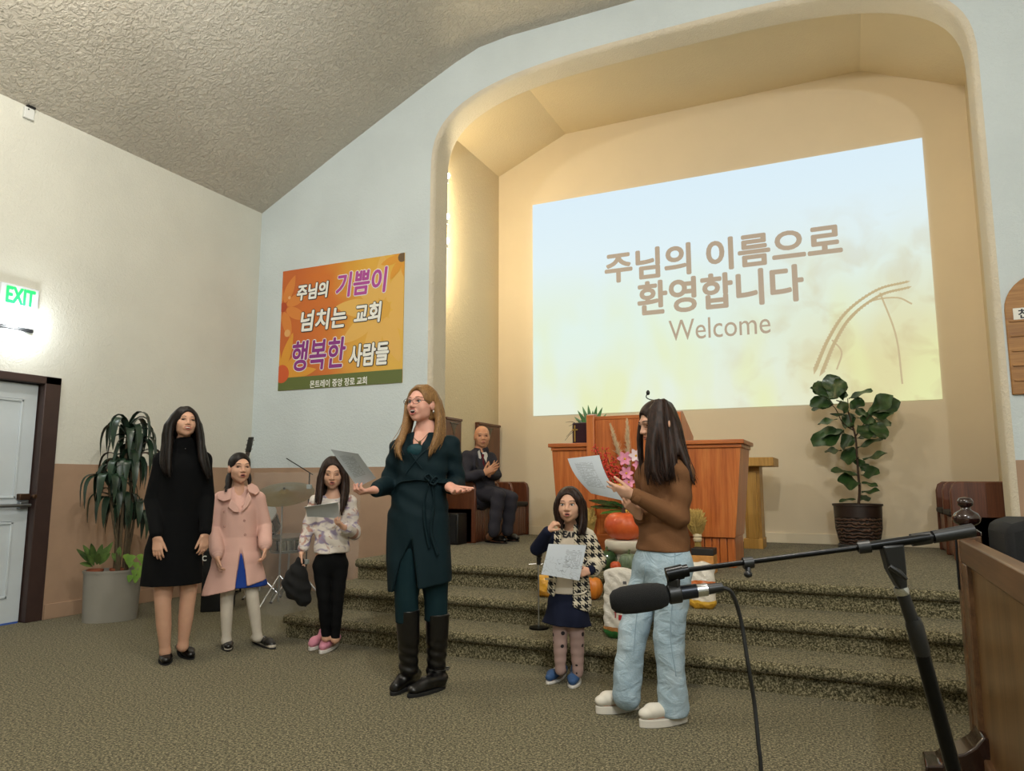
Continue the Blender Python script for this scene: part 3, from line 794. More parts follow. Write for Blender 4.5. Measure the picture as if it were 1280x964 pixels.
# ================================================================ IMPLICIT SURFACES (for people and soft things)
class SDF:
    def __init__(s): s.ops = []; s.lo = np.full(3, 1e9); s.hi = np.full(3, -1e9)
    def _bb(s, lo, hi, op):
        if op == 'u': s.lo = np.minimum(s.lo, lo); s.hi = np.maximum(s.hi, hi)
    def cone(s, a, b, ra, rb=None, k=.0, sq=None, op='u'):
        a = np.asarray(a, float); b = np.asarray(b, float); rb = ra if rb is None else rb; R = max(ra, rb)
        lo, hi = np.minimum(a, b) - R, np.maximum(a, b) + R; s._bb(lo, hi, op)
        s.ops.append(('c', a, b, ra, rb, k, sq, op, lo, hi)); return s
    def chain(s, pts, rad, k=.0, sq=None, op='u'):
        pts = [np.asarray(p, float) for p in pts]; R = max(rad)
        lo, hi = np.min(pts, 0) - R, np.max(pts, 0) + R; s._bb(lo, hi, op)
        s.ops.append(('h', pts, rad, k, sq, op, lo, hi)); return s
    def ell(s, c, r, A=None, k=.0, op='u'):
        c = np.asarray(c, float); r = np.asarray(r, float); A = np.eye(3) if A is None else np.array(A, float); R = r.max()
        s._bb(c - R, c + R, op); s.ops.append(('e', c, r, A, k, op, c - R, c + R)); return s
    def cut(s, p, n, k=.0): s.ops.append(('p', np.asarray(p, float), nrm(n), k)); return s
    def disp(s, fn): s.ops.append(('d', fn)); return s
    @staticmethod
    def _smin(a, b, k):
        if k <= 0: return np.minimum(a, b)
        h = np.maximum(k - np.abs(a - b), 0) / k
        return np.minimum(a, b) - h * h * (k / 4)
    @staticmethod
    def _cone(X, Y, Z, a, b, ra, rb, sq):
        d = b - a; L = max(float(d @ d), 1e-12)
        px, py, pz = X - np.float32(a[0]), Y - np.float32(a[1]), Z - np.float32(a[2])
        t = np.clip((px * d[0] + py * d[1] + pz * d[2]) / L, 0, 1).astype(np.float32)
        wx, wy, wz = px - t * np.float32(d[0]), py - t * np.float32(d[1]), pz - t * np.float32(d[2])
        q = wx * wx + wy * wy + wz * wz
        if sq is not None:
            nv, fac = sq; wn = wx * np.float32(nv[0]) + wy * np.float32(nv[1]) + wz * np.float32(nv[2])
            q = q + wn * wn * np.float32(1 / fac ** 2 - 1)
        return np.sqrt(q) - (ra + (rb - ra) * t)
    def run(s, h):
        pad = 4 * h; s.h = h; s.o = s.lo - pad; n = np.ceil((s.hi + pad - s.o) / h).astype(int) + 1; s.n = n
        f = np.full(tuple(n), 0.5, np.float32); ax = [(s.o[i] + h * np.arange(n[i])).astype(np.float32) for i in range(3)]
        for op in s.ops:
            if op[0] in 'ceh':
                k = {'c': 5, 'e': 4, 'h': 3}[op[0]]; k = op[k]; lo, hi = op[-2], op[-1]; mg = k + 3 * h
                i0 = np.clip(np.floor((lo - mg - s.o) / h).astype(int), 0, n - 1); i1 = np.clip(np.ceil((hi + mg - s.o) / h).astype(int) + 1, 1, n)
                if (i1 <= i0).any(): continue
                sl = tuple(slice(a, b) for a, b in zip(i0, i1))
                X = ax[0][sl[0]][:, None, None]; Y = ax[1][sl[1]][None, :, None]; Z = ax[2][sl[2]][None, None, :]
                if op[0] == 'h':
                    _, pts, rad, k, sq, typ, _, _ = op; dd = None
                    for i in range(len(pts) - 1):
                        v = s._cone(X, Y, Z, pts[i], pts[i + 1], rad[i], rad[i + 1], sq)
                        dd = v if dd is None else np.minimum(dd, v)
                elif op[0] == 'c':
                    _, a, b, ra, rb, k, sq, typ, _, _ = op; dd = s._cone(X, Y, Z, a, b, ra, rb, sq)
                else:
                    _, c, r, A, k, typ, _, _ = op
                    px, py, pz = X - np.float32(c[0]), Y - np.float32(c[1]), Z - np.float32(c[2])
                    k0 = 0; k1 = 0
                    for i in range(3):
                        u = px * np.float32(A[i][0]) + py * np.float32(A[i][1]) + pz * np.float32(A[i][2])
                        k0 = k0 + (u / r[i]) ** 2; k1 = k1 + (u / r[i] ** 2) ** 2
                    k0 = np.sqrt(k0); k1 = np.sqrt(k1) + 1e-6; dd = k0 * (k0 - 1) / k1
                dd = dd.astype(np.float32)
                if typ == 'u': f[sl] = s._smin(f[sl], dd, k)
                else: f[sl] = -s._smin(-f[sl], dd, k)
            elif op[0] == 'p':
                _, p, nv, k = op
                dd = ((ax[0] - p[0]) * nv[0]).astype(np.float32)[:, None, None] + ((ax[1] - p[1]) * nv[1]).astype(np.float32)[None, :, None] + ((ax[2] - p[2]) * nv[2]).astype(np.float32)[None, None, :]
                f = -s._smin(-f, -dd, k)
            else:
                w = np.nonzero(np.abs(f) < .06)
                f[w] += op[1](ax[0][w[0]], ax[1][w[1]], ax[2][w[2]]).astype(np.float32)
        s.f = f; return s
    def val(s, p):
        q = (np.asarray(p) - s.o) / s.h; i = np.clip(q.astype(int), 0, s.n - 2); t = q - i; v = 0
        for a in (0, 1):
            for b in (0, 1):
                for c in (0, 1):
                    v += s.f[i[0] + a, i[1] + b, i[2] + c] * (t[0] if a else 1 - t[0]) * (t[1] if b else 1 - t[1]) * (t[2] if c else 1 - t[2])
        return v
    def hit(s, p, d, L=.2):
        """first surface point from p along d"""
        p = np.asarray(p, float); d = nrm(d)
        for t in np.arange(0, L, .002):
            if s.val(p + d * t) < 0: return p + d * t
        return p + d * L * .5
    def surf(s):
        f = s.f; ins = f < 0; n = s.n
        c = np.zeros(tuple(n - 1), np.uint8)
        for a in (0, 1):
            for b in (0, 1):
                for e in (0, 1): c += ins[a:n[0] - 1 + a, b:n[1] - 1 + b, e:n[2] - 1 + e]
        act = (c > 0) & (c < 8); idx = np.argwhere(act); N = len(idx)
        vid = np.full(act.shape, -1, np.int32); vid[act] = np.arange(N)
        I, J, K = idx.T; acc = np.zeros((N, 3), np.float32); cnt = np.zeros(N, np.float32)
        cor = {(a, b, e): f[I + a, J + b, K + e] for a in (0, 1) for b in (0, 1) for e in (0, 1)}
        for axn in range(3):
            for u in (0, 1):
                for w in (0, 1):
                    p0 = [u, w]; p0.insert(axn, 0); p1 = [u, w]; p1.insert(axn, 1)
                    v0, v1 = cor[tuple(p0)], cor[tuple(p1)]; mk = (v0 < 0) != (v1 < 0)
                    t = np.where(mk, v0 / np.where(v0 == v1, 1, v0 - v1), 0); q = np.tile(np.array(p0, np.float32), (N, 1)); q[:, axn] = t
                    acc[mk] += q[mk]; cnt[mk] += 1
        vs = (idx + acc / cnt[:, None]) * s.h + s.o
        quads = []
        for axn in range(3):
            sl0 = [slice(1, -1)] * 3; sl1 = [slice(1, -1)] * 3; sl0[axn] = slice(0, -1); sl1[axn] = slice(1, None)
            A, B = ins[tuple(sl0)], ins[tuple(sl1)]; e = np.argwhere(A != B)
            if not len(e): continue
            flip = A[tuple(e.T)]
            off = [1, 1, 1]; off[axn] = 0; e = e + off; b, cc = [i for i in range(3) if i != axn]
            if axn == 1: flip = ~flip
            def cell(db, dc):
                q = e.copy(); q[:, b] -= db; q[:, cc] -= dc; return vid[tuple(q.T)]
            Q = np.stack([cell(1, 1), cell(0, 1), cell(0, 0), cell(1, 0)], 1)
            Q[~flip] = Q[~flip][:, ::-1]; quads.append(Q)
        return vs, np.concatenate(quads)


def sdfobj(name, sd, h, m, parent=None, run=True, extra=None, smooth=0, org=None):
    """mesh an SDF into one smooth object; extra: an MB whose faces are appended (hair strands)"""
    if run: sd.run(h)
    vs, q = sd.surf()
    for _ in range(smooth):
        acc = np.zeros_like(vs); cn = np.zeros(len(vs))
        for a in range(4):
            for b in ((a + 1) % 4,):
                np.add.at(acc, q[:, a], vs[q[:, b]]); np.add.at(cn, q[:, a], 1); np.add.at(acc, q[:, b], vs[q[:, a]]); np.add.at(cn, q[:, b], 1)
        vs = vs * .5 + acc / cn[:, None] * .5
    org = worldloc(parent) if parent is not None else (V((vs[:, 0].min() + vs[:, 0].max()) / 2, (vs[:, 1].min() + vs[:, 1].max()) / 2, vs[:, 2].min()) if org is None else V(*org))
    me = bpy.data.meshes.new(name); nv = len(vs); faces = q
    loops = q.ravel(); starts = np.arange(len(q)) * 4
    if extra is not None and extra.v:
        ev = np.array(extra.v); fl = [len(f) for f in extra.f]
        loops = np.concatenate([loops, np.concatenate([np.array(f) for f in extra.f]) + nv])
        starts = np.concatenate([starts, len(q) * 4 + np.concatenate([[0], np.cumsum(fl)[:-1]])]); vs = np.vstack([vs, ev])
    me.vertices.add(len(vs)); me.vertices.foreach_set('co', (vs - org).astype(np.float32).ravel())
    me.loops.add(len(loops)); me.loops.foreach_set('vertex_index', loops.astype(np.int32))
    me.polygons.add(len(starts)); me.polygons.foreach_set('loop_start', starts.astype(np.int32))
    me.update(calc_edges=True); me.validate(); me.shade_smooth(); me.materials.append(m)
    o = bpy.data.objects.new(name, me); COL.objects.link(o); WL[o.name] = org
    if parent is not None: o.parent = parent
    else: o.location = tuple(org)
    return o
# ================================================================ PEOPLE: shared anatomy
SKIN = {}
def skin(name, col):
    t = NT(name); v = t.coord(); f = t.noise(v, 9, 3, .5); b = lin(col)
    t.setc(t.ramp(f, [(.3, tuple(x * .93 for x in b[:3]) + (1,)), (.7, tuple(min(1, x * 1.06) for x in b[:3]) + (1,))]))
    t.p(rough=.5, spec=.35, sss=.12); t.b.inputs['Subsurface Radius'].default_value = (.02, .008, .005); t.b.inputs['Subsurface Scale'].default_value = .3
    return t.m
def hairmat(name, a, b, fr=60):
    t = NT(name); v = t.coord((fr, fr, 2.0)); f = t.noise(v, 2.0, 4, .65, .6)
    t.setc(t.ramp(f, [(.35, a), (.7, b)])); t.p(rough=.45, spec=.22); t.bump(f, .35, .004)
    return t.m
def fabric(name, col, rough=.85, var=.08, bump=.15, bs=220, fold=.0, fs=14, **kw):
    t = NT(name); v = t.coord(); f = t.noise(v, 7, 3, .5); b = lin(col)
    t.setc(t.ramp(f, [(.3, tuple(x * (1 - var) for x in b[:3]) + (1,)), (.7, tuple(min(1, x * (1 + var)) for x in b[:3]) + (1,))]))
    h = t.noise(v, bs, 2, .6)
    if fold:
        g = t.noise(t.coord((1, 1, .55)), fs, 2, .5, .8); h = t.math('ADD', t.math('MULTIPLY', h, bump), t.math('MULTIPLY', g, fold)); t.bump(h, 1.0, .007)
    else: t.bump(h, bump, .003)
    t.p(rough=rough, **{'spec': .18, **kw}); return t.m
EYEW = mat('eye_white', 'd9d3cc', .25); EYED = mat('eye_dark', '1a120e', .15); BROW = mat('brow_black', '1d1613', .8); LIPS = mat('lips_rose', 'a5564e', .4)
LIPM = mat('lips_muted', 'a85c52', .45); TOOTH = mat('teeth', 'e6e0d6', .3); MOUTHD = mat('mouth_inside', '2a0f0f', .6)


class Person:
    def __init__(s, label, foot, ground=0.0, name='person'):
        s.base = at(*foot, Z=ground); s.g = ground
        s.ed = nrm(V(s.base[0], s.base[1], 0)); s.er = V(s.ed[1], -s.ed[0], 0); s.D0 = float(s.base @ s.ed)
        s.root = thing(name, label, 'person', s.base)
    def J(s, px, py, dz=0.0):
        d = ray(px, py); return CPOS + d * ((s.D0 + dz) / float(d @ s.ed))
    def mpp(s, px, py): return (s.D0 / float(ray(px, py) @ s.ed)) / FPX
    def G(s, px, py):
        return at(px, py, Z=s.g)
    def dir(s, a, up=0.0):
        a = math.radians(a); up = math.radians(up)
        return (-s.ed * math.cos(a) + s.er * math.sin(a)) * math.cos(up) + V(0, 0, math.sin(up))


class Head:
    """local frame: x to the image right when facing the camera, y forward, z up; unit = head height / 0.22"""
    def __init__(s, c, fwd, hh, roll=0.0, er=None):
        s.c = np.asarray(c, float); s.y = nrm(fwd); s.x = nrm(np.cross(s.y, V(0, 0, 1))) * -1
        s.z = nrm(np.cross(s.x, s.y)) * 1.0
        if s.z[2] < 0: s.z = -s.z
        if roll:
            r = math.radians(roll); s.x, s.z = s.x * math.cos(r) + s.z * math.sin(r), s.z * math.cos(r) - s.x * math.sin(r)
        s.k = hh / .22; s.A = [s.x, s.y, s.z]
    def p(s, x, y, z): return s.c + (s.x * x + s.y * y + s.z * z) * s.k
    def shape(s, sd, neck, nr, mouth=0.0, jaw=1.0, male=False, ears=True):
        k = s.k; E = lambda c, r, kk=.02, op='u': sd.ell(s.p(*c), np.array(r) * k, s.A, kk * k, op)
        E((0, -.012, .030), (.075, .092, .080)); E((0, .020, -.026), (.060 * jaw, .066, .072), .03)
        E((0, .052, -.088), (.024 * jaw, .024, .020), .028)
        for q in (-1, 1):
            E((q * .036, .052, -.026), (.026, .024, .028), .02); E((q * .036 * jaw, .018, -.064), (.018, .03, .02), .03)
        sd.cone(s.p(-.034, .076, .024), s.p(.034, .076, .024), .012 * k, k=.018 * k)
        for q in (-1, 1): E((q * .031, .096, .003), (.018, .013, .010), .010, 's')
        sd.cone(s.p(0, .082, .012), s.p(0, .101, -.024), .006 * k, .0105 * k, .012 * k)
        for q in (-1, 1): E((q * .0125, .090, -.029), (.008, .010, .0075), .008)
        E((0, .080, -.058), (.026, .013, .016), .014)
        if mouth: E((0, .100, -.059), (.016, .022, mouth), .004, 's')
        if ears:
            for q in (-1, 1): E((q * .074, -.006, -.008), (.010, .020, .031), .008)
        sd.cone(s.p(0, -.032, -.05), neck, nr * .88, nr * 1.0, .025 * k)
    def features(s, sd, root, brow=BROW, lips=LIPS, eyes='open', mouth='closed', iris=EYED, brows=True):
        k = s.k; fr = lambda x, z: sd.hit(s.p(x, .16, z), -s.y, .16 * k + .02)
        for q in (-1, 1):
            c = fr(q * .031, .004)
            if eyes == 'open':
                m = MB(); m.ell(c - s.y * .001 * k, (.0135 * k, .0055 * k, .0062 * k), 12, 8, s.A); e = m.build('eye', EYEW, root, smooth=80)
                m = MB(); m.ell(c + s.y * .002 * k, (.0062 * k, .0042 * k, .0062 * k), 10, 6, s.A); m.build('iris', iris, e, smooth=80)
            else:
                m = MB(); m.ell(c - s.y * .001 * k, (.0135 * k, .004 * k, .0034 * k), 12, 8, s.A); e = m.build('eye', EYED, root, smooth=80)
            P = [fr(q * (.031 + u), .004 + .0062 * (1 - (u / .016) ** 2) + (q * u) * .05) + s.y * .0015 * k for u in np.linspace(-.016, .016, 7)]
            if eyes == 'down': P = [fr(q * (.031 + u), -.001 - .004 * (1 - (u / .016) ** 2)) + s.y * .001 * k for u in np.linspace(-.016, .016, 7)]
            m = MB(); m.tube(P, [.0008 * k, .0016 * k, .002 * k, .002 * k, .002 * k, .0016 * k, .0008 * k], 6); m.build('eyelash', EYED, e, smooth=80)
            if brows:
                P = [fr(q * (.033 + u), .026 + .004 * (1 - (u / .02) ** 2)) + s.y * .0005 * k for u in np.linspace(-.019, .019, 7)]
                m = MB(); m.tube(P, [k * r for r in (.0012, .0026, .003, .003, .0028, .002, .001)], 6); m.build('eyebrow', brow, root, smooth=80)
        W = .023 if mouth in ('smile', 'wide') else .018
        if mouth == 'closed': up = lambda t: -.056 + .001 * t; lo = lambda t: -.0585
        hgt = {'closed': .003, 'smile': .008, 'open': .006, 'wide': .013}[mouth]; cur = .006 if mouth == 'smile' else 0.0
        def lip(sgn, r):
            P = []
            for t in np.linspace(-1, 1, 11):
                z = -.058 + sgn * hgt * (1 - t * t) ** .8 + cur * t * t; P.append(s.p(W * t, 0, 0) - s.p(0, 0, 0) + V(0, 0, 0)); P[-1] = (W * t, z)
            pts = [sd.hit(s.p(x, .16, z + sgn * .002), -s.y, .16 * k + .02) + s.y * .001 * k for x, z in P]
            # keep the lips on the outer face surface even above the mouth hollow
            dep = [float((q - s.c) @ s.y) for q in pts]; ref = max(dep[1], dep[-2]); base = np.linspace(dep[0], dep[-1], 11)
            pts = [q + s.y * max(0, (base[i] + .0035 * k * (1 - ((i - 5) / 5) ** 2)) - dep[i]) for i, q in enumerate(pts)]
            m = MB(); m.tube(pts, [k * r * (.35 + .65 * (1 - abs((i - 5) / 5) ** 2)) for i in range(11)], 8); return m
        l = lip(1, .0038).build('upper_lip', lips, root, smooth=80); lip(-1, .0046).build('lower_lip', lips, root, smooth=80)
        if mouth != 'closed':
            c = sd.hit(s.p(W * .9, .16, -.058), -s.y, .16 * k + .02); dy = float((c - s.c) @ s.y) / k
            m = MB(); m.ell(s.p(0, dy + .0005, -.058), (W * .75 * k, .006 * k, hgt * .8 * k), 14, 8, s.A); mo = m.build('mouth', MOUTHD, root, smooth=80)
            if mouth in ('smile', 'wide'):
                zt = -.058 + hgt * (.25 if mouth == 'smile' else .5)
                m = MB(); m.ell(s.p(0, dy + .003, zt), (W * .72 * k, .004 * k, hgt * (.5 if mouth == 'smile' else .25) * k), 12, 6, s.A); m.build('teeth', TOOTH, mo, smooth=80)


def hand(sd, wrist, d, n, L, thumb, curl=(20, 25, 20), spread=6, thumb_out=40, thumb_curl=15, fr=.047):
    """d: wrist->knuckles, n: palm normal, thumb: vector roughly towards the thumb side"""
    d = nrm(d); n = nrm(np.asarray(n, float) - d * (np.asarray(n, float) @ d)); sd_ = np.cross(d, n)
    if sd_ @ np.asarray(thumb, float) < 0: sd_ = -sd_
    w = np.asarray(wrist, float); r = fr * L
    rows = [(.155, .52, .40), (.052, .545, .455), (-.052, .53, .42), (-.15, .48, .33)]
    for lat, ln, fl in rows:
        kn = w + d * L * ln + sd_ * L * lat; st = w + d * L * .06 + sd_ * L * lat * .55
        sd.cone(st, kn, r * 1.35, r * 1.2, .02 * L / .18)
        c1, c2, c3 = (math.radians(x) for x in (curl if np.isscalar(curl[0]) else curl[rows.index((lat, ln, fl))]))
        dd = nrm(d + sd_ * math.tan(math.radians(spread)) * lat / .1); p = kn; ang = 0
        for seg, c, rr in ((.46, c1, 1.08), (.30, c2, .98), (.24, c3, .86)):
            ang += c; v = dd * math.cos(ang) + n * math.sin(ang); q = p + v * L * fl * seg
            sd.cone(p, q, r * rr, r * rr * .9, .004 * L / .18); p = q
    b = w + d * L * .14 + sd_ * L * .15; to = math.radians(thumb_out); tv = nrm(d * math.cos(to) + sd_ * math.sin(to) + n * math.sin(math.radians(thumb_curl)))
    m1 = b + tv * L * .24; tv2 = nrm(tv + d * .35); m2 = m1 + tv2 * L * .17; m3 = m2 + nrm(tv2 + n * .15) * L * .13
    sd.cone(w + d * L * .05, b, r * 1.3, r * 1.5, .012); sd.chain([b, m1, m2, m3], [r * 1.5, r * 1.2, r * 1.1, r * .85], .006)


def limb(sd, pts, rad, k=.02, sq=None): sd.chain(pts, rad, k, sq)


def shoe(root, name, heel, toe, w, h, m, sole, hsole=.012, top=None, opening=None, soft=.02, hh=.004):
    """closed shoe from heel to toe on the ground, optionally with an ankle opening point"""
    sd = SDF(); heel = np.asarray(heel, float); toe = np.asarray(toe, float); d = toe - heel; L = np.linalg.norm(d); d = d / L; s = V(d[1], -d[0], 0); up = V(0, 0, 1)
    z = heel[2] + hsole
    H = lambda t, zz: heel + d * L * t + up * (zz - heel[2] + heel[2] - heel[2])
    def P(t, dz): return V(*(heel + d * L * t)[:2], heel[2] + hsole + dz)
    sd.chain([P(.13, w * .38), P(.45, w * .36), P(.74, w * .36), P(.90, w * .26)], [w * .42, w * .42, w * .50, w * .36], .03, (up, .8))
    if top is not None: sd.cone(P(.22, w * .35), P(.24, h), w * .42, w * .40, .03)
    sd.cut(V(0, 0, heel[2] + hsole * .6), (0, 0, -1))
    if opening is not None: sd.ell(P(opening[0], opening[1]), np.array(opening[2]) , [d, s, up], .008, 's')
    o = sdfobj(name, sd, hh, m, root)
    n = 22; pts = []
    for k in range(n):
        a = 2 * math.pi * k / n; t = .5 + .53 * math.cos(a); ww = w * (.40 + .12 * max(0, math.sin(min(1, max(0, t)) * math.pi * .9 - .5)))
        pts.append(V(*(heel + d * L * t + s * math.sin(a) * ww * 1.06)[:2], heel[2]))
    mb = MB(); mb.prism(pts, (0, 0, hsole)); mb.build('sole', sole, o, bevel=.003)
    return o


def strands(mb, guides, n, r, jit, rng, taper=.25, seg=9, sides=4):
    n = int(n * 2.6); r = r * .55; jit = jit * 1.25
    """thin tapered locks following a blend of neighbouring guide curves"""
    for _ in range(n):
        g = rng.randint(0, len(guides) - 1) if len(guides) > 1 else 0; t = rng.rand() if len(guides) > 1 else 0
        A = np.array(spline(guides[g], seg)); B = np.array(spline(guides[min(g + 1, len(guides) - 1)], seg))
        C = A * (1 - t) + B * t + np.outer(np.sqrt(np.linspace(0, 1, seg)), rng.randn(3) * jit)
        ph = rng.rand() * 6.28; wob = rng.rand(3) - .5
        C = [c + wob * jit * 1.2 * math.sin(ph + i * .9) * i / seg for i, c in enumerate(C)]
        end = 1 - .18 * rng.rand(); C = C[:max(4, int(seg * end) + 1)]
        R = [r * (.55 + .45 * math.sin(math.pi * min(1, (i + 1) / len(C) * 1.1))) * (1 if i < len(C) - 1 else taper) for i in range(len(C))]
        mb.tube(C, R, sides)


def haircap(sd, H, front=.0, open_c=(0, .112, -.014), open_r=(.069, .090, .100), r=(.084, .100, .090), c=(0, -.012, .034), low=None):
    k = H.k; sd.ell(H.p(*c), np.array(r) * k, H.A, .0)
    if low is not None:
        sd.ell(H.p(0, -.045, -.035), np.array((.07, .06, .08)) * k, H.A, .03)
        if low is not True: sd.ell(low, np.array((.078, .035, .11)) * k, [H.x, nrm(V(H.y[0], H.y[1], 0)), V(0, 0, 1)], .04)
def hairopen(sd, H, open_c=(0, .112, -.014), open_r=(.069, .090, .100), kk=.008):
    sd.ell(H.p(*open_c), np.array(open_r) * H.k, H.A, kk * H.k, 's')


def paper_mat(name, kind):
    t = NT(name); uv = t.add('UVMap'); sp = t.add('SeparateXYZ'); t.link(uv.outputs[0], sp.inputs[0]); u, v = sp.outputs[0], sp.outputs[1]
    if kind == 'blank': t.setc('c9ced3'); t.p(rough=.7); return t.m
    rows = 34 if kind == 'text' else 22
    ln = t.math('LESS_THAN', t.math('FRACT', t.math('MULTIPLY', v, rows)), .38)
    cb = t.add('CombineXYZ'); t.link(t.math('MULTIPLY', u, 26), cb.inputs[0]); t.link(t.math('FLOOR', t.math('MULTIPLY', v, rows)), cb.inputs[1])
    wn = t.add('TexWhiteNoise', noise_dimensions='2D'); fl = t.add('CombineXYZ'); t.link(t.math('FLOOR', t.math('MULTIPLY', u, 30)), fl.inputs[0]); t.link(t.math('FLOOR', t.math('MULTIPLY', v, rows)), fl.inputs[1]); t.link(fl.outputs[0], wn.inputs['Vector'])
    word = t.math('GREATER_THAN', wn.outputs['Value'], .22)
    ins = t.math('MULTIPLY', t.math('GREATER_THAN', u, .16 if kind == 'text' else .5), t.math('LESS_THAN', u, .72 if kind == 'text' else .93))
    ins2 = t.math('MULTIPLY', t.math('GREATER_THAN', v, .22 if kind == 'text' else .3), t.math('LESS_THAN', v, .86))
    f = t.math('MULTIPLY', t.math('MULTIPLY', ln, word), t.math('MULTIPLY', ins, ins2))
    c = t.mix(t.math('MULTIPLY', f, .55), 'c3cad2', '4a4e55')
    if kind == 'sketch':
        nz = t.add('TexNoise'); nz.inputs['Scale'].default_value = 5; nz.inputs['Detail'].default_value = 1; t.link(uv.outputs[0], nz.inputs['Vector'])
        b = t.math('LESS_THAN', t.math('ABSOLUTE', t.math('SUBTRACT', nz.outputs['Fac'], .5)), .008)
        b = t.math('MULTIPLY', b, t.math('LESS_THAN', v, .6)); c = t.mix(t.math('MULTIPLY', b, .5), c, '4a4e55')
    t.setc(c); t.p(rough=.7); return t.m


def paper(label, corners, m, bow=.0, bowdir=(0, 0, 1), nu=10, nv=14, group=None, edge=None):
    """corners: TL, TR, BR, BL (world). bow lifts the middle along bowdir"""
    TL, TR, BR, BL = (np.asarray(c, float) for c in corners); bd = np.asarray(bowdir, float); rows = []; uvs = []
    for j in range(nv + 1):
        v = j / nv; row = []
        for i in range(nu + 1):
            u = i / nu; p = (TL * (1 - u) + TR * u) * (1 - v) + (BL * (1 - u) + BR * u) * v
            row.append(p + bd * bow * (math.sin(math.pi * v)))
        rows.append(row)
    n0 = nrm(np.cross(TR - TL, BL - TL)); mb = MB(); mb.grid(rows, n0 * .0015)
    me = mb.mesh('paper_sheet', BL, 35, fix=False)
    ul = me.uv_layers.new(name='UVMap'); N = (nu + 1) * (nv + 1)
    for lp in me.loops:
        k = lp.vertex_index % N; ul.data[lp.index].uv = ((k % (nu + 1)) / nu, 1 - (k // (nu + 1)) / nv)
    me.materials.append(m); o = bpy.data.objects.new('paper_sheet', me); COL.objects.link(o); o.location = tuple(BL); WL[o.name] = BL
    tag(o, label, 'paper', group); return o
# ================================================================ PEOPLE
rng = np.random.RandomState(5)
SK_A = skin('skin_light_tan', 'cc9f86'); SK_B = skin('skin_pink', 'd6a08d'); SK_C = skin('skin_child', 'd2a48a'); SK_M = skin('skin_older', 'c48f70')
HBLK = hairmat('hair_black', '0b0908', '231a16'); HDK = hairmat('hair_dark_brown', '120b09', '38241b'); HBL = hairmat('hair_blonde_brown', '5e4128', 'a17c4e', 110)
BLKSHOE = mat('black_shoe_leather', '0c0b0c', .3, coat=.3); BLKSOLE = mat('black_sole', '0a0a0a', .8)

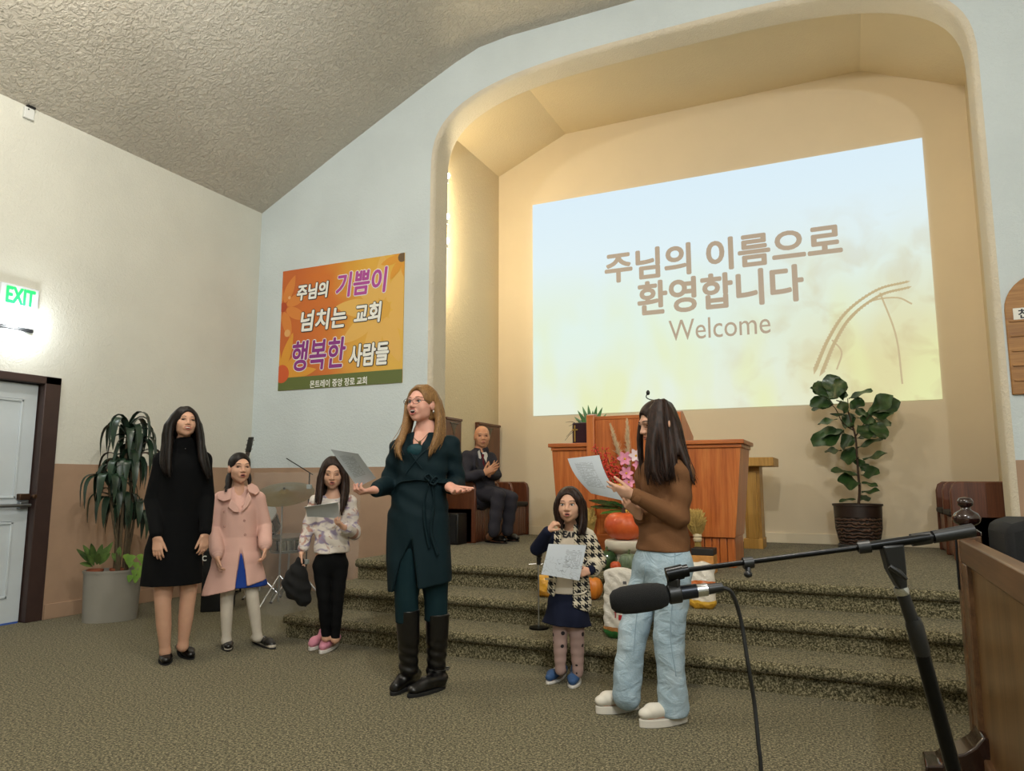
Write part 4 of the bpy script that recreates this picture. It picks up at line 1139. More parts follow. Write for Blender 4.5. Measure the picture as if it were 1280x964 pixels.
# ---------------------------------------------------------------- woman in the black dress
def woman_black():
    P = Person('young woman with long black hair in a black knee length dress', (219, 829)); J = P.J; R = P.root
    f = P.dir(8); H = Head(J(231.5, 528.5, -.01), P.dir(14, 8), .205, roll=-3)
    sd = SDF()
    nb = J(230, 566, .02); chest = J(228, 590, .02); waist = J(224, 640, .01); hip = J(220, 690, .0)
    H.shape(sd, nb, .047, mouth=.004)
    sh = [J(203, 575, .03), J(254, 575, .03)]
    sd.chain([nb, chest, waist, hip], [.08, .135, .12, .15], .05, (f, .68))
    sd.cone(sh[0], sh[1], .05, k=.04)
    el = [J(190, 626, .02), J(259, 622, .02)]; wr = [J(196, 671, -.15), J(256.5, 667, -.12)]
    for i in (0, 1): limb(sd, [sh[i], el[i], wr[i]], [.048, .038, .025], .02)
    hand(sd, wr[0], J(197, 690, -.155) - wr[0], P.ed + P.er * .3, .158, P.er, (10, 16, 14), 2, 22, 12)
    hand(sd, wr[1], J(254.5, 687, -.125) - wr[1], P.ed - P.er * .6, .155, -P.er - P.ed, (14, 26, 18), 2, 22, 12)
    hp = [J(206, 700, .0), J(236, 700, .02)]; kn = [J(203.5, 754, -.02), J(235, 746, .02)]; an = [J(206.5, 815, .03), J(228.5, 808, .06)]
    for i in (0, 1):
        mid = kn[i] * .55 + an[i] * .45
        limb(sd, [hp[i], kn[i], mid, an[i]], [.082, .051, .047, .031], .02)
    toe = [P.G(207, 831), P.G(238, 824)]; heel = [P.G(206.5, 820), P.G(225, 815)]
    for i in (0, 1): sd.chain([an[i], V(*heel[i][:2], .036), V(*toe[i][:2], .022)], [.034, .028, .017], .02)
    sdfobj('body', sd, .0045, SK_A, R); H.features(sd, R, eyes='smile', mouth='smile', lips=LIPS)
    # dress
    d = SDF()
    d.chain([J(230, 561, .02), chest, waist, J(217, 690, .0), J(214.5, 731, -.01)], [.075, .150, .142, .178, .192], .05, (f, .72))
    d.cone(sh[0], sh[1], .052, k=.06); d.chain([J(230.5, 555.5, .01), J(230, 566, .02)], [.064, .070], .02)
    for i in (0, 1): limb(d, [sh[i], el[i], wr[i] * .93 + el[i] * .07], [.054, .050, .040], .03)
    d.disp(lambda x, y, z: .004 * np.sin((x - P.base[0]) * 60 + np.sin(z * 9)) * np.clip((1.0 - z) / .4, 0, 1))
    d.cut(J(214, 730, 0), (0, 0, -1))
    for i in (0, 1):
        dn = nrm(wr[i] - el[i])
    sdfobj('dress', d, .006, fabric('black_knit', '07080a', .95, bump=.3, bs=260), R)
    m = MB(); c = J(231, 561, -.055); m.ell(c, (.012, .004, .0035), 10, 6); m.build('collar_pin', CHROME, R)
    # hair
    h = SDF(); haircap(h, H, low=J(230, 556, .085))
    L = [[J(224, 512, -.04), J(214, 530, -.04), J(212, 552, -.05), J(211, 575, -.09), J(212, 596, -.11)],
         [J(226, 512, -.02), J(209, 532, .0), J(206, 556, .0), J(203, 578, -.06), J(207, 592, -.09)],
         [J(226, 510, .03), J(212, 540, .05), J(210, 565, .09), J(212, 590, .12)]]
    Rr = [[J(236, 511, -.04), J(247, 530, -.05), J(250, 552, -.05), J(252, 575, -.09), J(260, 598, -.11)],
          [J(234, 511, -.02), J(249, 532, .0), J(252, 556, .0), J(258, 578, -.05), J(263, 594, -.08)],
          [J(234, 510, .03), J(246, 540, .05), J(250, 565, .09), J(248, 590, .12)]]
    for g in L + Rr: h.chain(spline(g, 9), [.004, .018, .022, .024, .024, .023, .020, .015, .006], .035)
    hairopen(h, H, (0.003, .112, -.016), (.064, .090, .098))
    ex = MB(); strands(ex, L, 60, .005, .009, rng); strands(ex, Rr, 60, .005, .009, rng)
    sdfobj('hair', h, .006, HBLK, R, extra=ex)
    for i, (a, b) in enumerate(((heel[0], toe[0]), (heel[1], toe[1]))):
        dd = nrm(b - a); o = shoe(R, 'shoe', V(*(a - dd * .035)[:2], 0), V(*(b + dd * .03)[:2], 0), .085, .06, BLKSHOE, BLKSOLE, .008, opening=(.33, .075, (.068, .032, .045)))
woman_black()

# ---------------------------------------------------------------- girl in the pink coat
def girl_pink():
    P = Person('girl in pink trench coat with white tights and black shoes', (306, 811)); J = P.J; R = P.root
    f = P.dir(12); H = Head(J(299.5, 585.5, -.01), P.dir(17, 2), .218)
    sd = SDF(); nb = J(299, 618, .02); chest = J(299, 635, .02); waist = J(299, 668, .01); hip = J(298, 700, .01)
    H.shape(sd, nb, .042, mouth=.006)
    sh = [J(277, 624, .03), J(322, 624, .03)]
    sd.chain([nb, chest, waist, hip], [.06, .105, .10, .115], .04, (f, .7)); sd.cone(sh[0], sh[1], .036, k=.03)
    el = [J(268, 662, .02), J(331, 658, .03)]; wr = [J(272, 696, -.17), J(331.5, 685, -.10)]
    for i in (0, 1): limb(sd, [sh[i], el[i], wr[i]], [.036, .03, .021], .02)
    hand(sd, wr[0], J(274, 713, -.19) - wr[0], P.er, .125, -P.ed, (25, 35, 30), 3, 28, 15, .052)
    hand(sd, wr[1], J(330, 705, -.12) - wr[1], -P.er, .125, -P.ed, (30, 40, 30), 3, 28, 15, .052)
    hp = [J(288, 712, .0), J(310, 712, .02)]; kn = [J(283.5, 748, -.02), J(315.5, 746, -.01)]; an = [J(283, 801, .02), J(322, 797, .03)]
    legs = SDF()
    for i in (0, 1):
        mid = kn[i] * .6 + an[i] * .4
        for q, g in ((sd, 0), (legs, .004)): limb(q, [hp[i], kn[i], mid, an[i]], [.062 + g, .041 + g, .038 + g, .027 + g], .02)
    heel = [P.G(282.5, 805), P.G(319, 803)]; toe = [P.G(285, 813.5), P.G(340, 811)]
    for i in (0, 1):
        for q, g in ((sd, 0), (legs, .004)): q.chain([an[i], V(*heel[i][:2], .034), V(*toe[i][:2], .024)], [.029 + g, .03 + g, .024 + g], .02)
    sdfobj('body', sd, .0045, SK_C, R); H.features(sd, R, eyes='smile', mouth='open', lips=LIPM)
    legs.cut(J(298, 715, 0), (0, 0, 1)); sdfobj('tights', legs, .005, fabric('white_tights', 'cfc6b8', .7, bump=.05), R)
    # blue dress under the coat
    d = SDF(); d.chain([J(299, 640, .0), J(299, 680, .0), J(303, 733, .0)], [.105, .125, .175], .03, (f, .7)); d.cut(J(303, 733, 0), (0, 0, -1))
    sdfobj('blue_dress', d, .006, fabric('cobalt_cloth', '1f3f8f', .8), R)
    d = SDF(); d.ell(J(301, 634, -.055), (.024, .020, .030), [P.er, P.ed, V(0, 0, 1)], .0); sdfobj('red_blouse', d, .005, fabric('red_print_cloth', 'b03a4c', .8), R)
    # coat
    c = SDF(); PINK = fabric('pink_coat_cloth', 'd3aa9e', .75, .04, .1, 200, .25, 9)
    c.chain([J(299, 621, .02), J(299, 640, .01), J(298, 672, .01), J(296, 705, .0), J(295, 740, .0)], [.09, .130, .132, .178, .228], .04, (f, .74))
    c.cone(sh[0], sh[1], .052, k=.04)
    for i in (0, 1): limb(c, [sh[i], el[i], wr[i] * .8 + el[i] * .2, wr[i] * .93 + el[i] * .07], [.056, .052, .050, .036], .02)
    # front opening below the waist and the V neck
    fr_ = f; s0 = nrm(np.cross(V(0, 0, 1), f)); a = J(301, 672, -.22); b = J(302, 760, -.28)
    c.chain([J(301, 680, -.11), J(302, 715, -.15), J(302.5, 750, -.17)], [.003, .03, .05], .004, (P.ed, 3.0), 's')
    c.chain([J(300, 610, -.05), J(300, 625, -.09), J(301, 643, -.12)], [.05, .03, .008], .01, None, 's')
    c.disp(lambda x, y, z: .007 * np.sin(((x - P.base[0]) * s0[0] + (y - P.base[1]) * s0[1]) * 48) * np.clip((.62 - z) / .2, 0, 1))
    hem = nrm(V(0, 0, -1) + P.er * .22); c.cut(J(296, 735.5, -.1), hem)
    co = sdfobj('coat', c, .006, PINK, R)
    # collar flaps, lapels, cuffs, buttons, waist seam
    def flap(name, pts, dzn):
        m = MB(); n = len(pts); Q = [J(*p) for p in pts]; m.prism(Q, -f * .012); m.build(name, PINK, co, bevel=.004)
    flap('collar', [(290, 610, -.085), (281, 613, -.06), (271, 617, -.03), (272, 624, -.05), (279, 627, -.085), (289, 624, -.11)], 0)
    flap('collar', [(309, 607, -.08), (315, 604, -.04), (322, 608, -.02), (325, 614, -.04), (320, 619, -.075), (311, 615, -.10)], 0)
    flap('lapel', [(289, 624, -.115), (297, 632, -.118), (300, 641, -.122), (292, 640, -.125), (285, 634, -.115)], 0)
    flap('lapel', [(311, 615, -.108), (306, 626, -.112), (302, 640, -.122), (309, 634, -.12), (315, 624, -.105)], 0)
    BUT = mat('pink_button', 'b98f84', .3, coat=.4)
    for px, py in ((289, 641), (312, 634.5), (289, 660), (314, 652.5), (315, 671)):
        o0 = c.hit(J(px, py, -.3), f * -1, .4); m = MB(); m.lathe(o0 - f * .002, [(0, .007), (.008, .007), (.010, .004), (.010, 0)], 12, axis=f); m.build('button', BUT, co)
    for i in (0, 1):
        e = wr[i] * .93 + el[i] * .07; dn = nrm(wr[i] - el[i]); m = MB(); m.lathe(e, [(.030, -.022), (.040, -.016), (.036, -.004), (.040, .006), (.034, .014), (.028, .014)], 18, axis=dn); m.build('gathered_cuff', PINK, co, smooth=60)
    # hair: parted, tied low
    h = SDF(); haircap(h, H, r=(.080, .097, .087)); hairopen(h, H, (.006, .118, -.030), (.076, .105, .110), .006)
    for q in (-1, 1): h.ell(H.p(q * .075, .035, -.055), np.array((.04, .055, .05)) * H.k, H.A, .01, 's')
    pt = [J(288, 592, .05), J(286, 601, .02), J(285.5, 608, -.03), J(282, 614.5, -.07)]; h.chain(spline(pt, 7), [.02, .026, .026, .024, .022, .016, .006], .012)
    p2 = [J(310, 592, .05), J(312, 601, .03), J(311, 606, .0)]; h.chain(spline(p2, 5), [.016, .018, .016, .012, .006], .012)
    ex = MB(); strands(ex, [pt], 25, .004, .008, rng)
    sdfobj('hair', h, .006, HBLK, R, extra=ex)
    for a, b in zip(heel, toe):
        dd = nrm(b - a); o = shoe(R, 'shoe', V(*(a - dd * .035)[:2], 0), V(*(b + dd * .035)[:2], 0), .078, .05, BLKSHOE, BLKSOLE, .01, opening=(.42, .075, (.085, .03, .045)))
        s = V(dd[1], -dd[0], 0); c0 = a * .45 + b * .55; m = MB(); m.tube([V(*(c0 + s * .036)[:2], .03), V(*c0[:2], .068), V(*(c0 - s * .036)[:2], .03)], .005, 8); m.build('strap', BLKSHOE, o)
    return P
PINKP = girl_pink()

# ---------------------------------------------------------------- girl in the tie-dye sweater
def tiedye():
    t = NT('tie_dye_knit'); v = t.coord(); a = t.noise(t.coord((1, 1, 1.6), (.3, .2, .5)), 9, 2, .6, 1.2); b = t.noise(v, 11, 2, .6, 1.5)
    c = t.mix(t.ramp(a, [(.53, (0, 0, 0, 1)), (.63, (.85, .85, .85, 1))]), 'd6cec6', '7d6f92'); c = t.mix(t.ramp(b, [(.55, (0, 0, 0, 1)), (.64, (.8, .8, .8, 1))]), c, 'a5705f')
    t.setc(c); t.p(rough=.9); t.bump(t.noise(v, 14, 2, .5), .5, .012); return t.m
def girl_tiedye():
    P = Person('girl in white tie dye sweater and black trousers holding a sheet', (405, 817)); J = P.J; R = P.root
    f = P.dir(0); H = Head(J(416, 591.5, .0), P.dir(-2, -10), .215)
    sd = SDF(); nb = J(416, 624, .03); chest = J(416, 642, .02); waist = J(415, 672, .01); hip = J(413, 700, .01)
    H.shape(sd, nb, .041, mouth=.007)
    sh = [J(395, 628, .03), J(437, 628, .03)]
    sd.chain([nb, chest, waist, hip], [.055, .10, .095, .11], .04, (f, .7)); sd.cone(sh[0], sh[1], .036, k=.03)
    el = [J(385.5, 660, .04), J(443, 668, .03)]; wr = [J(377.5, 690, -.02), J(431, 660, -.16)]
    for i in (0, 1): limb(sd, [sh[i], el[i], wr[i]], [.036, .03, .021], .02)
    hand(sd, wr[0], J(374, 704, -.03) - wr[0], P.er, .125, -P.ed, (30, 45, 35), 2, 25, 20, .052)
    hand(sd, wr[1], J(420, 652, -.19) - wr[1], V(0, 0, .8) + P.ed * .3, .125, V(0, 0, 1) - P.er, (35, 45, 35), 3, 30, 35, .052)
    hp = [J(402.5, 708, .01), J(424, 708, .01)]; kn = [J(404.8, 748, -.01), J(421.5, 749, .0)]; an = [J(407.5, 797, .03), J(419, 799, .02)]
    pn = SDF()
    for i in (0, 1):
        mid = kn[i] * .6 + an[i] * .4
        for q, g in ((sd, 0), (pn, .010)): limb(q, [hp[i], kn[i], mid, an[i]], [.056 + g, .036 + g, .032 + g, .024 + g * .5], .004)
    pn.chain([J(414, 686, .01), J(413.5, 700, .01)], [.100, .112], .03, (f, .72))
    heel = [P.G(406, 804), P.G(420, 806)]; toe = [P.G(391, 812), P.G(404, 816)]
    for i in (0, 1): sd.chain([an[i], V(*heel[i][:2], .04), V(*toe[i][:2], .03)], [.029, .03, .024], .02)
    sdfobj('body', sd, .0045, SK_C, R); H.features(sd, R, eyes='down', mouth='open', lips=LIPM)
    pn.disp(lambda x, y, z: .0014 * np.sin(z * 70 + x * 25)); pn.cut(J(413, 801, 0), (0, 0, -1)); sdfobj('trousers', pn, .006, fabric('black_trouser_cloth', '08090b', .85, fold=.15), R)
    c = SDF(); c.chain([J(416, 629, .025), chest, J(415, 668, .01), J(414.5, 690, .0)], [.055, .112, .120, .125], .04, (f, .74)); c.cone(sh[0], sh[1], .042, k=.05)
    for i in (0, 1): limb(c, [sh[i], el[i], wr[i] * .88 + el[i] * .12], [.052, .046, .036], .02)
    c.cut(J(414, 691, 0), (0, 0, -1)); c.disp(lambda x, y, z: .0035 * np.sin(z * 55 + np.sin(x * 30) * 2))
    TD = tiedye(); so = sdfobj('sweater', c, .006, TD, R)
    for i in (0, 1):
        e = wr[i] * .86 + el[i] * .14; dn = nrm(wr[i] - el[i]); m = MB(); m.lathe(e, [(.026, -.018), (.037, -.014), (.037, .012), (.028, .018)], 18, axis=dn); m.build('ribbed_cuff', TD, so, smooth=60)
    h = SDF(); haircap(h, H, low=J(416, 616, .085))
    L = [[J(413, 574, -.05), J(404, 590, -.05), J(401, 608, -.06), J(400, 625, -.10), J(398, 634, -.11)], [J(413, 573, .0), J(401, 592, .0), J(398, 612, .0), J(395, 628, -.05)], [J(413, 573, .06), J(403, 600, .07), J(402, 625, .09)]]
    Rr = [[J(418, 574, -.05), J(429, 590, -.06), J(430, 608, -.06), J(428, 628, -.11), J(427, 644, -.13)], [J(420, 573, .0), J(432, 592, .0), J(434, 612, .0), J(432, 632, -.06)], [J(420, 573, .06), J(430, 600, .07), J(430, 625, .09)]]
    for g in L + Rr: h.chain(spline(g, 8), [.004, .015, .018, .02, .02, .018, .014, .006], .03)
    hairopen(h, H, (0, .112, -.016), (.064, .090, .100))
    ex = MB(); strands(ex, L, 50, .0045, .007, rng); strands(ex, Rr, 50, .0045, .007, rng)
    sdfobj('hair', h, .006, HDK, R, extra=ex)
    PK = mat('pink_sneaker', 'd28ba0', .7, bump=.1); WS = mat('white_rubber', 'd8d4cf', .6)
    for a, b in zip(heel, toe):
        dd = nrm(b - a); o = shoe(R, 'shoe', V(*(a - dd * .04)[:2], 0), V(*(b + dd * .04)[:2], 0), .085, .065, PK, WS, .022, top=True)
        s = V(dd[1], -dd[0], 0)
        for t in (.45, .58, .70):
            c0 = a * (1 - t) + b * t; m = MB(); m.tube([V(*(c0 + s * .022)[:2], .075 - t * .02), V(*c0[:2], .088 - t * .03), V(*(c0 - s * .022)[:2], .075 - t * .02)], .0035, 6); m.build('lace', WS, o)
    # sheet of paper and dark bundle
    paper('sheet of paper held level by the girl in the tie dye sweater', [J(380.5, 634, -.34), J(422.5, 628, -.30), J(424, 648, -.17), J(384, 646, -.22)], paper_mat('paper_plain', 'blank'), .012)
    b = SDF(); b.chain([J(374, 704, -.03), J(371, 715, -.03), J(372, 735, -.02), J(378, 748, -.02)], [.03, .06, .075, .05], .03); b.chain([J(368, 712, -.03), J(362, 728, -.03), J(366, 742, -.03)], [.03, .05, .04], .03); b.chain([J(374, 702, -.03), J(382, 735, -.02), J(385, 752, -.01)], [.02, .04, .02], .03)
    b.disp(lambda x, y, z: .008 * np.sin(x * 60 + z * 40) * np.sin(z * 35))
    o = sdfobj('folded_jacket', b, .007, CLOTHBLK); tag(o, 'black bunched up garment hanging from the hand of tie dye girl', 'jacket')
girl_tiedye()

# ---------------------------------------------------------------- woman in the teal dress
def woman_teal():
    P = Person('woman in dark teal wrap dress and black boots with glasses', (524, 866)); J = P.J; R = P.root
    f = P.dir(-14); H = Head(J(527.5, 505.5, .0), P.dir(-36, 4), .222)
    sd = SDF(); nb = J(533, 545, .04); chest = J(530, 568, .03); waist = J(526, 605, .02); hip = J(523, 655, .02)
    H.shape(sd, nb, .046, mouth=.010)
    sh = [J(500, 561, .02), J(563, 558, .05)]
    sd.chain([nb, chest, waist, hip], [.085, .145, .14, .165], .05, (f, .70)); sd.cone(sh[0], sh[1], .05, k=.04)
    el = [J(486, 606, .07), J(571, 604, .09)]; wr = [J(470, 612, -.14), J(562, 609, -.13)]
    for i in (0, 1): limb(sd, [sh[i], el[i], wr[i]], [.052, .044, .029], .02)
    hand(sd, wr[0], J(448, 616, -.20) - wr[0], V(0, 0, 1) + P.ed * .3, .175, P.ed * .2 - P.er * .5 + V(0, 0, 1), (40, 55, 40), 2, 40, 30)
    hand(sd, wr[1], J(576, 617, -.24) - wr[1], V(0, 0, 1) - P.ed * .55, .185, P.er + V(0, 0, .6), [(8, 12, 10), (14, 14, 12), (18, 16, 12), (22, 16, 14)], 9, 62, -8)
    hp = [J(511, 690, .01), J(541, 690, .03)]; kn = [J(508, 748, -.01), J(545, 750, .03)]; an = [J(511, 836, .05), J(545, 840, .08)]
    lg = SDF()
    for i in (0, 1):
        mid = kn[i] * .6 + an[i] * .4
        for q, g in ((sd, 0), (lg, .007)): limb(q, [hp[i], kn[i], mid, an[i]], [.092 + g, .062 + g, .060 + g, .038 + g], .02)
    heel = [P.G(516, 856), P.G(549, 862)]; toe = [P.G(494, 868), P.G(517, 871)]
    for i in (0, 1): sd.chain([an[i], V(*heel[i][:2], .05), V(*toe[i][:2], .03)], [.036, .026, .02], .02)
    sdfobj('body', sd, .0045, SK_B, R); H.features(sd, R, brow=mat('brow_brown', '6b4a30', .8), eyes='open', mouth='wide', lips=mat('lips_pink', 'b5625c', .4), iris=mat('iris_blue', '3d4a52', .2))
    TEAL = fabric('dark_teal_jersey', '0c2026', .75, .08, .08, 200, .22, 8)
    lg.cut(J(526, 640, 0), (0, 0, 1)); lg.cut(J(526, 778, 0), (0, 0, -1)); sdfobj('leggings', lg, .006, fabric('teal_leggings', '0e272d', .8), R)
    d = SDF()
    d.chain([J(532, 548, .045), chest, waist, J(523, 650, .02), J(522, 700, .02), J(523, 742, .02)], [.075, .150, .152, .186, .194, .190], .05, (f, .78))
    d.cone(sh[0], sh[1], .052, k=.06)
    for i, e in ((0, .93), (1, .84)): limb(d, [sh[i], el[i], wr[i] * e + el[i] * (1 - e)], [.060, .056, .044], .03)
    d.chain([J(526, 530, -.09), J(523, 548, -.10), J(520, 570, -.10)], [.055, .044, .010], .010, (P.ed, 2.5), 's')       # neckline
    s0 = nrm(np.cross(V(0, 0, 1), f))
    d.disp(lambda x, y, z: .009 * np.sin(((x - P.base[0]) * s0[0] + (y - P.base[1]) * s0[1]) * 42 + z * 6) * np.clip((.95 - z) / .25, 0, 1) + .004 * np.sin(z * 60 + x * 30) * np.clip((z - .95) / .1, 0, 1))
    d.cut(J(523, 733, 0), nrm(V(0, 0, -1) + P.er * .17))
    d.chain([J(514, 676, -.12), J(509, 706, -.12), J(506, 748, -.12)], [.004, .045, .08], .01, (P.ed, 2.0), 's')   # wrap opening
    dr_ = sdfobj('wrap_dress', d, .006, TEAL, R)
    hitd = lambda px, py: d.hit(J(px, py, -.4), P.ed, .6)
    pts = [hitd(x, y) - P.ed * .004 for x, y in ((491, 611), (500, 603), (512, 601), (524, 600), (537, 602), (550, 604), (562, 604))]
    m = MB(); m.tube(spline(pts, 22), .017, 8, flat=.35); m.build('sash', TEAL, dr_, smooth=80)
    for q in ([(537, 602), (531, 596), (536, 593), (541, 598), (538, 604)], [(538, 603), (545, 596), (548, 600), (543, 606), (538, 604)]):
        m = MB(); m.tube(spline([hitd(x, y) - P.ed * (.018 + .012 * (k % 2)) for k, (x, y) in enumerate(q)], 16), .010, 8, flat=.5); m.build('bow_loop', TEAL, dr_, smooth=80)
    for q in ([(536, 604), (531, 630), (532, 660), (538, 690)], [(541, 604), (544, 632), (540, 668), (549, 700)]):
        m = MB(); m.tube(spline([hitd(x, y) - P.ed * .012 for x, y in q], 16), [.010] * 6 + [.016] * 10, 8, flat=.3); m.build('sash_tail', TEAL, dr_, smooth=80)
    m = MB(); m.tube(spline([hitd(x, y) - P.ed * .003 for x, y in ((541, 552), (530, 562), (518, 575), (505, 592))], 14), .008, 8, flat=.5); m.build('wrap_edge', TEAL, dr_, smooth=80)
    m = MB(); m.tube(spline([hitd(x, y) - P.ed * .003 for x, y in ((508, 556), (514, 566), (521, 576), (528, 585))], 14), .007, 8, flat=.5); m.build('wrap_edge', TEAL, dr_, smooth=80)
    cm = SDF(); cm.ell(J(521, 563, -.052), (.062, .030, .040), [P.er, P.ed, V(0, 0, 1)]); sdfobj('camisole', cm, .006, fabric('teal_lace', '1d4148', .6, .3, .6, 120), R)
    # necklace, earring, glasses
    GOLD = mat('antique_metal', '6f6248', .35, .8)
    hb = lambda px, py: sd.hit(J(px, py, -.4), P.ed, .6) - P.ed * .004
    m = MB(); m.tube(spline([hb(x, y) for x, y in ((515, 540), (519, 545), (524, 548), (530, 543), (536, 536))], 16), .0018, 6); nk = m.build('necklace', GOLD, R)
    m = MB(); m.ell(hb(524.5, 549.5) - P.ed * .004, (.010, .005, .014), 10, 8); m.build('pendant', GOLD, nk)
    m = MB(); m.ell(H.p(.083, -.005, -.047), (.006, .006, .012), 10, 8); m.build('earring', CHROME, R)
    k = H.k; gl = None
    for q in (-1, 1):
        c = H.p(q * .033, .103, .001); m = MB(); n = 18
        m.tube([c + H.x * k * .026 * math.cos(2 * math.pi * i / n) + H.z * k * .017 * math.sin(2 * math.pi * i / n) for i in range(n + 1)], .0014 * k, 6); g = m.build('lens_rim', mat('steel_rim', '55585c', .3, .9), R, smooth=80)
        m = MB(); m.tube([H.p(q * .059, .101, .006), H.p(q * .075, .07, .008), H.p(q * .082, -.01, .006)], .0016 * k, 6); m.build('temple_arm', mat('steel_rim', '55585c', .3, .9), g)
        if q == -1: m = MB(); m.tube([H.p(-.008, .106, .004), H.p(0, .110, .006), H.p(.008, .106, .004)], .0014 * k, 6); m.build('glasses_bridge', mat('steel_rim', '55585c', .3, .9), g)
    # hair
    h = SDF(); haircap(h, H, low=J(533, 535, .10), r=(.083, .099, .088))
    L = [[J(523, 484, -.07), J(511, 500, .06), J(508, 525, .03), J(503, 548, -.06), J(497, 562, -.10), J(502, 575, -.12)], [J(522, 484, .0), J(512, 505, .09), J(510, 530, .05), J(500, 550, -.03), J(494, 562, -.08)], [J(520, 490, .08), J(514, 520, .10), J(512, 545, .10)]]
    Rr = [[J(534, 483, -.02), J(546, 500, -.01), J(548, 522, -.02), J(546, 544, -.07), J(540, 560, -.11), J(536, 570, -.13)], [J(534, 483, .03), J(549, 503, .04), J(553, 526, .03), J(553, 545, -.03), J(545, 560, -.09)], [J(532, 486, .09), J(545, 510, .10), J(551, 535, .10), J(548, 552, .08)]]
    for g in L + Rr: h.chain(spline(g, 9), [.004, .016, .019, .021, .021, .02, .017, .012, .005], .03)
    hairopen(h, H, (0.0, .112, -.014), (.070, .092, .101))
    ex = MB(); strands(ex, L, 60, .0045, .010, rng); strands(ex, Rr, 70, .0045, .010, rng)
    sdfobj('hair', h, .006, HBL, R, extra=ex)
    # boots
    BOOT = mat('black_boot_leather', '0b0a0b', .33, bump=.2, bs=25, bd=.01, coat=.15)
    for i, (topx, topy) in enumerate(((509.5, 762), (547, 767))):
        b = SDF(); top = J(topx, topy, .0 if i == 0 else .035); mid = J(510.5 if i == 0 else 546.5, 795, .02 if i == 0 else .05)
        b.chain([top, mid, an[i]], [.070, .066, .050], .02); a, t = heel[i], toe[i]; dd = nrm(t - a)
        b.chain([an[i], V(*a[:2], .062)], [.050, .045], .03); b.chain([V(*a[:2], .055), V(*(a * .45 + t * .55)[:2], .055), V(*t[:2], .04)], [.042, .044, .034], .03, (V(0, 0, 1), .85))
        b.cut(top, (0, 0, 1)); b.cut(V(0, 0, .018), (0, 0, -1)); b.disp(lambda x, y, z: .003 * np.sin(z * 110 + x * 30) * np.clip((.32 - z) / .1, 0, 1))
        o = sdfobj('boot', b, .005, BOOT, R); s = V(dd[1], -dd[0], 0); pts = []; L0 = np.linalg.norm(t - a) + .09
        for k2 in range(22):
            an2 = 2 * math.pi * k2 / 22; pts.append(V(*(a - dd * .045 + dd * L0 * (.5 + .5 * math.cos(an2)) + s * .042 * math.sin(an2))[:2], 0.0))
        m = MB(); m.prism(pts, (0, 0, .02)); m.build('sole', BLKSOLE, o, bevel=.003)
        if i == 1:
            m = MB(); n = 16; c0 = V(*(a * .8 + an[i] * .2)[:2], .115); m.tube([c0 + P.er * .053 * math.cos(2 * math.pi * q / n) + P.ed * .053 * math.sin(2 * math.pi * q / n) for q in range(n + 1)], .007, 6, flat=.5); m.build('ankle_strap', BOOT, o)
            m = MB(); m.box(c0 + P.er * .052 - V(.008, .008, .010), c0 + P.er * .052 + V(.008, .008, .010)); m.build('buckle', STEEL, o)
    paper('printed sheet held out by the woman in the teal dress', [J(413, 561.5, -.36), J(447.5, 567, -.36), J(470, 598, -.17), J(447, 609, -.19)], paper_mat('paper_printed_teal', 'text'), .01, -P.ed)
woman_teal()
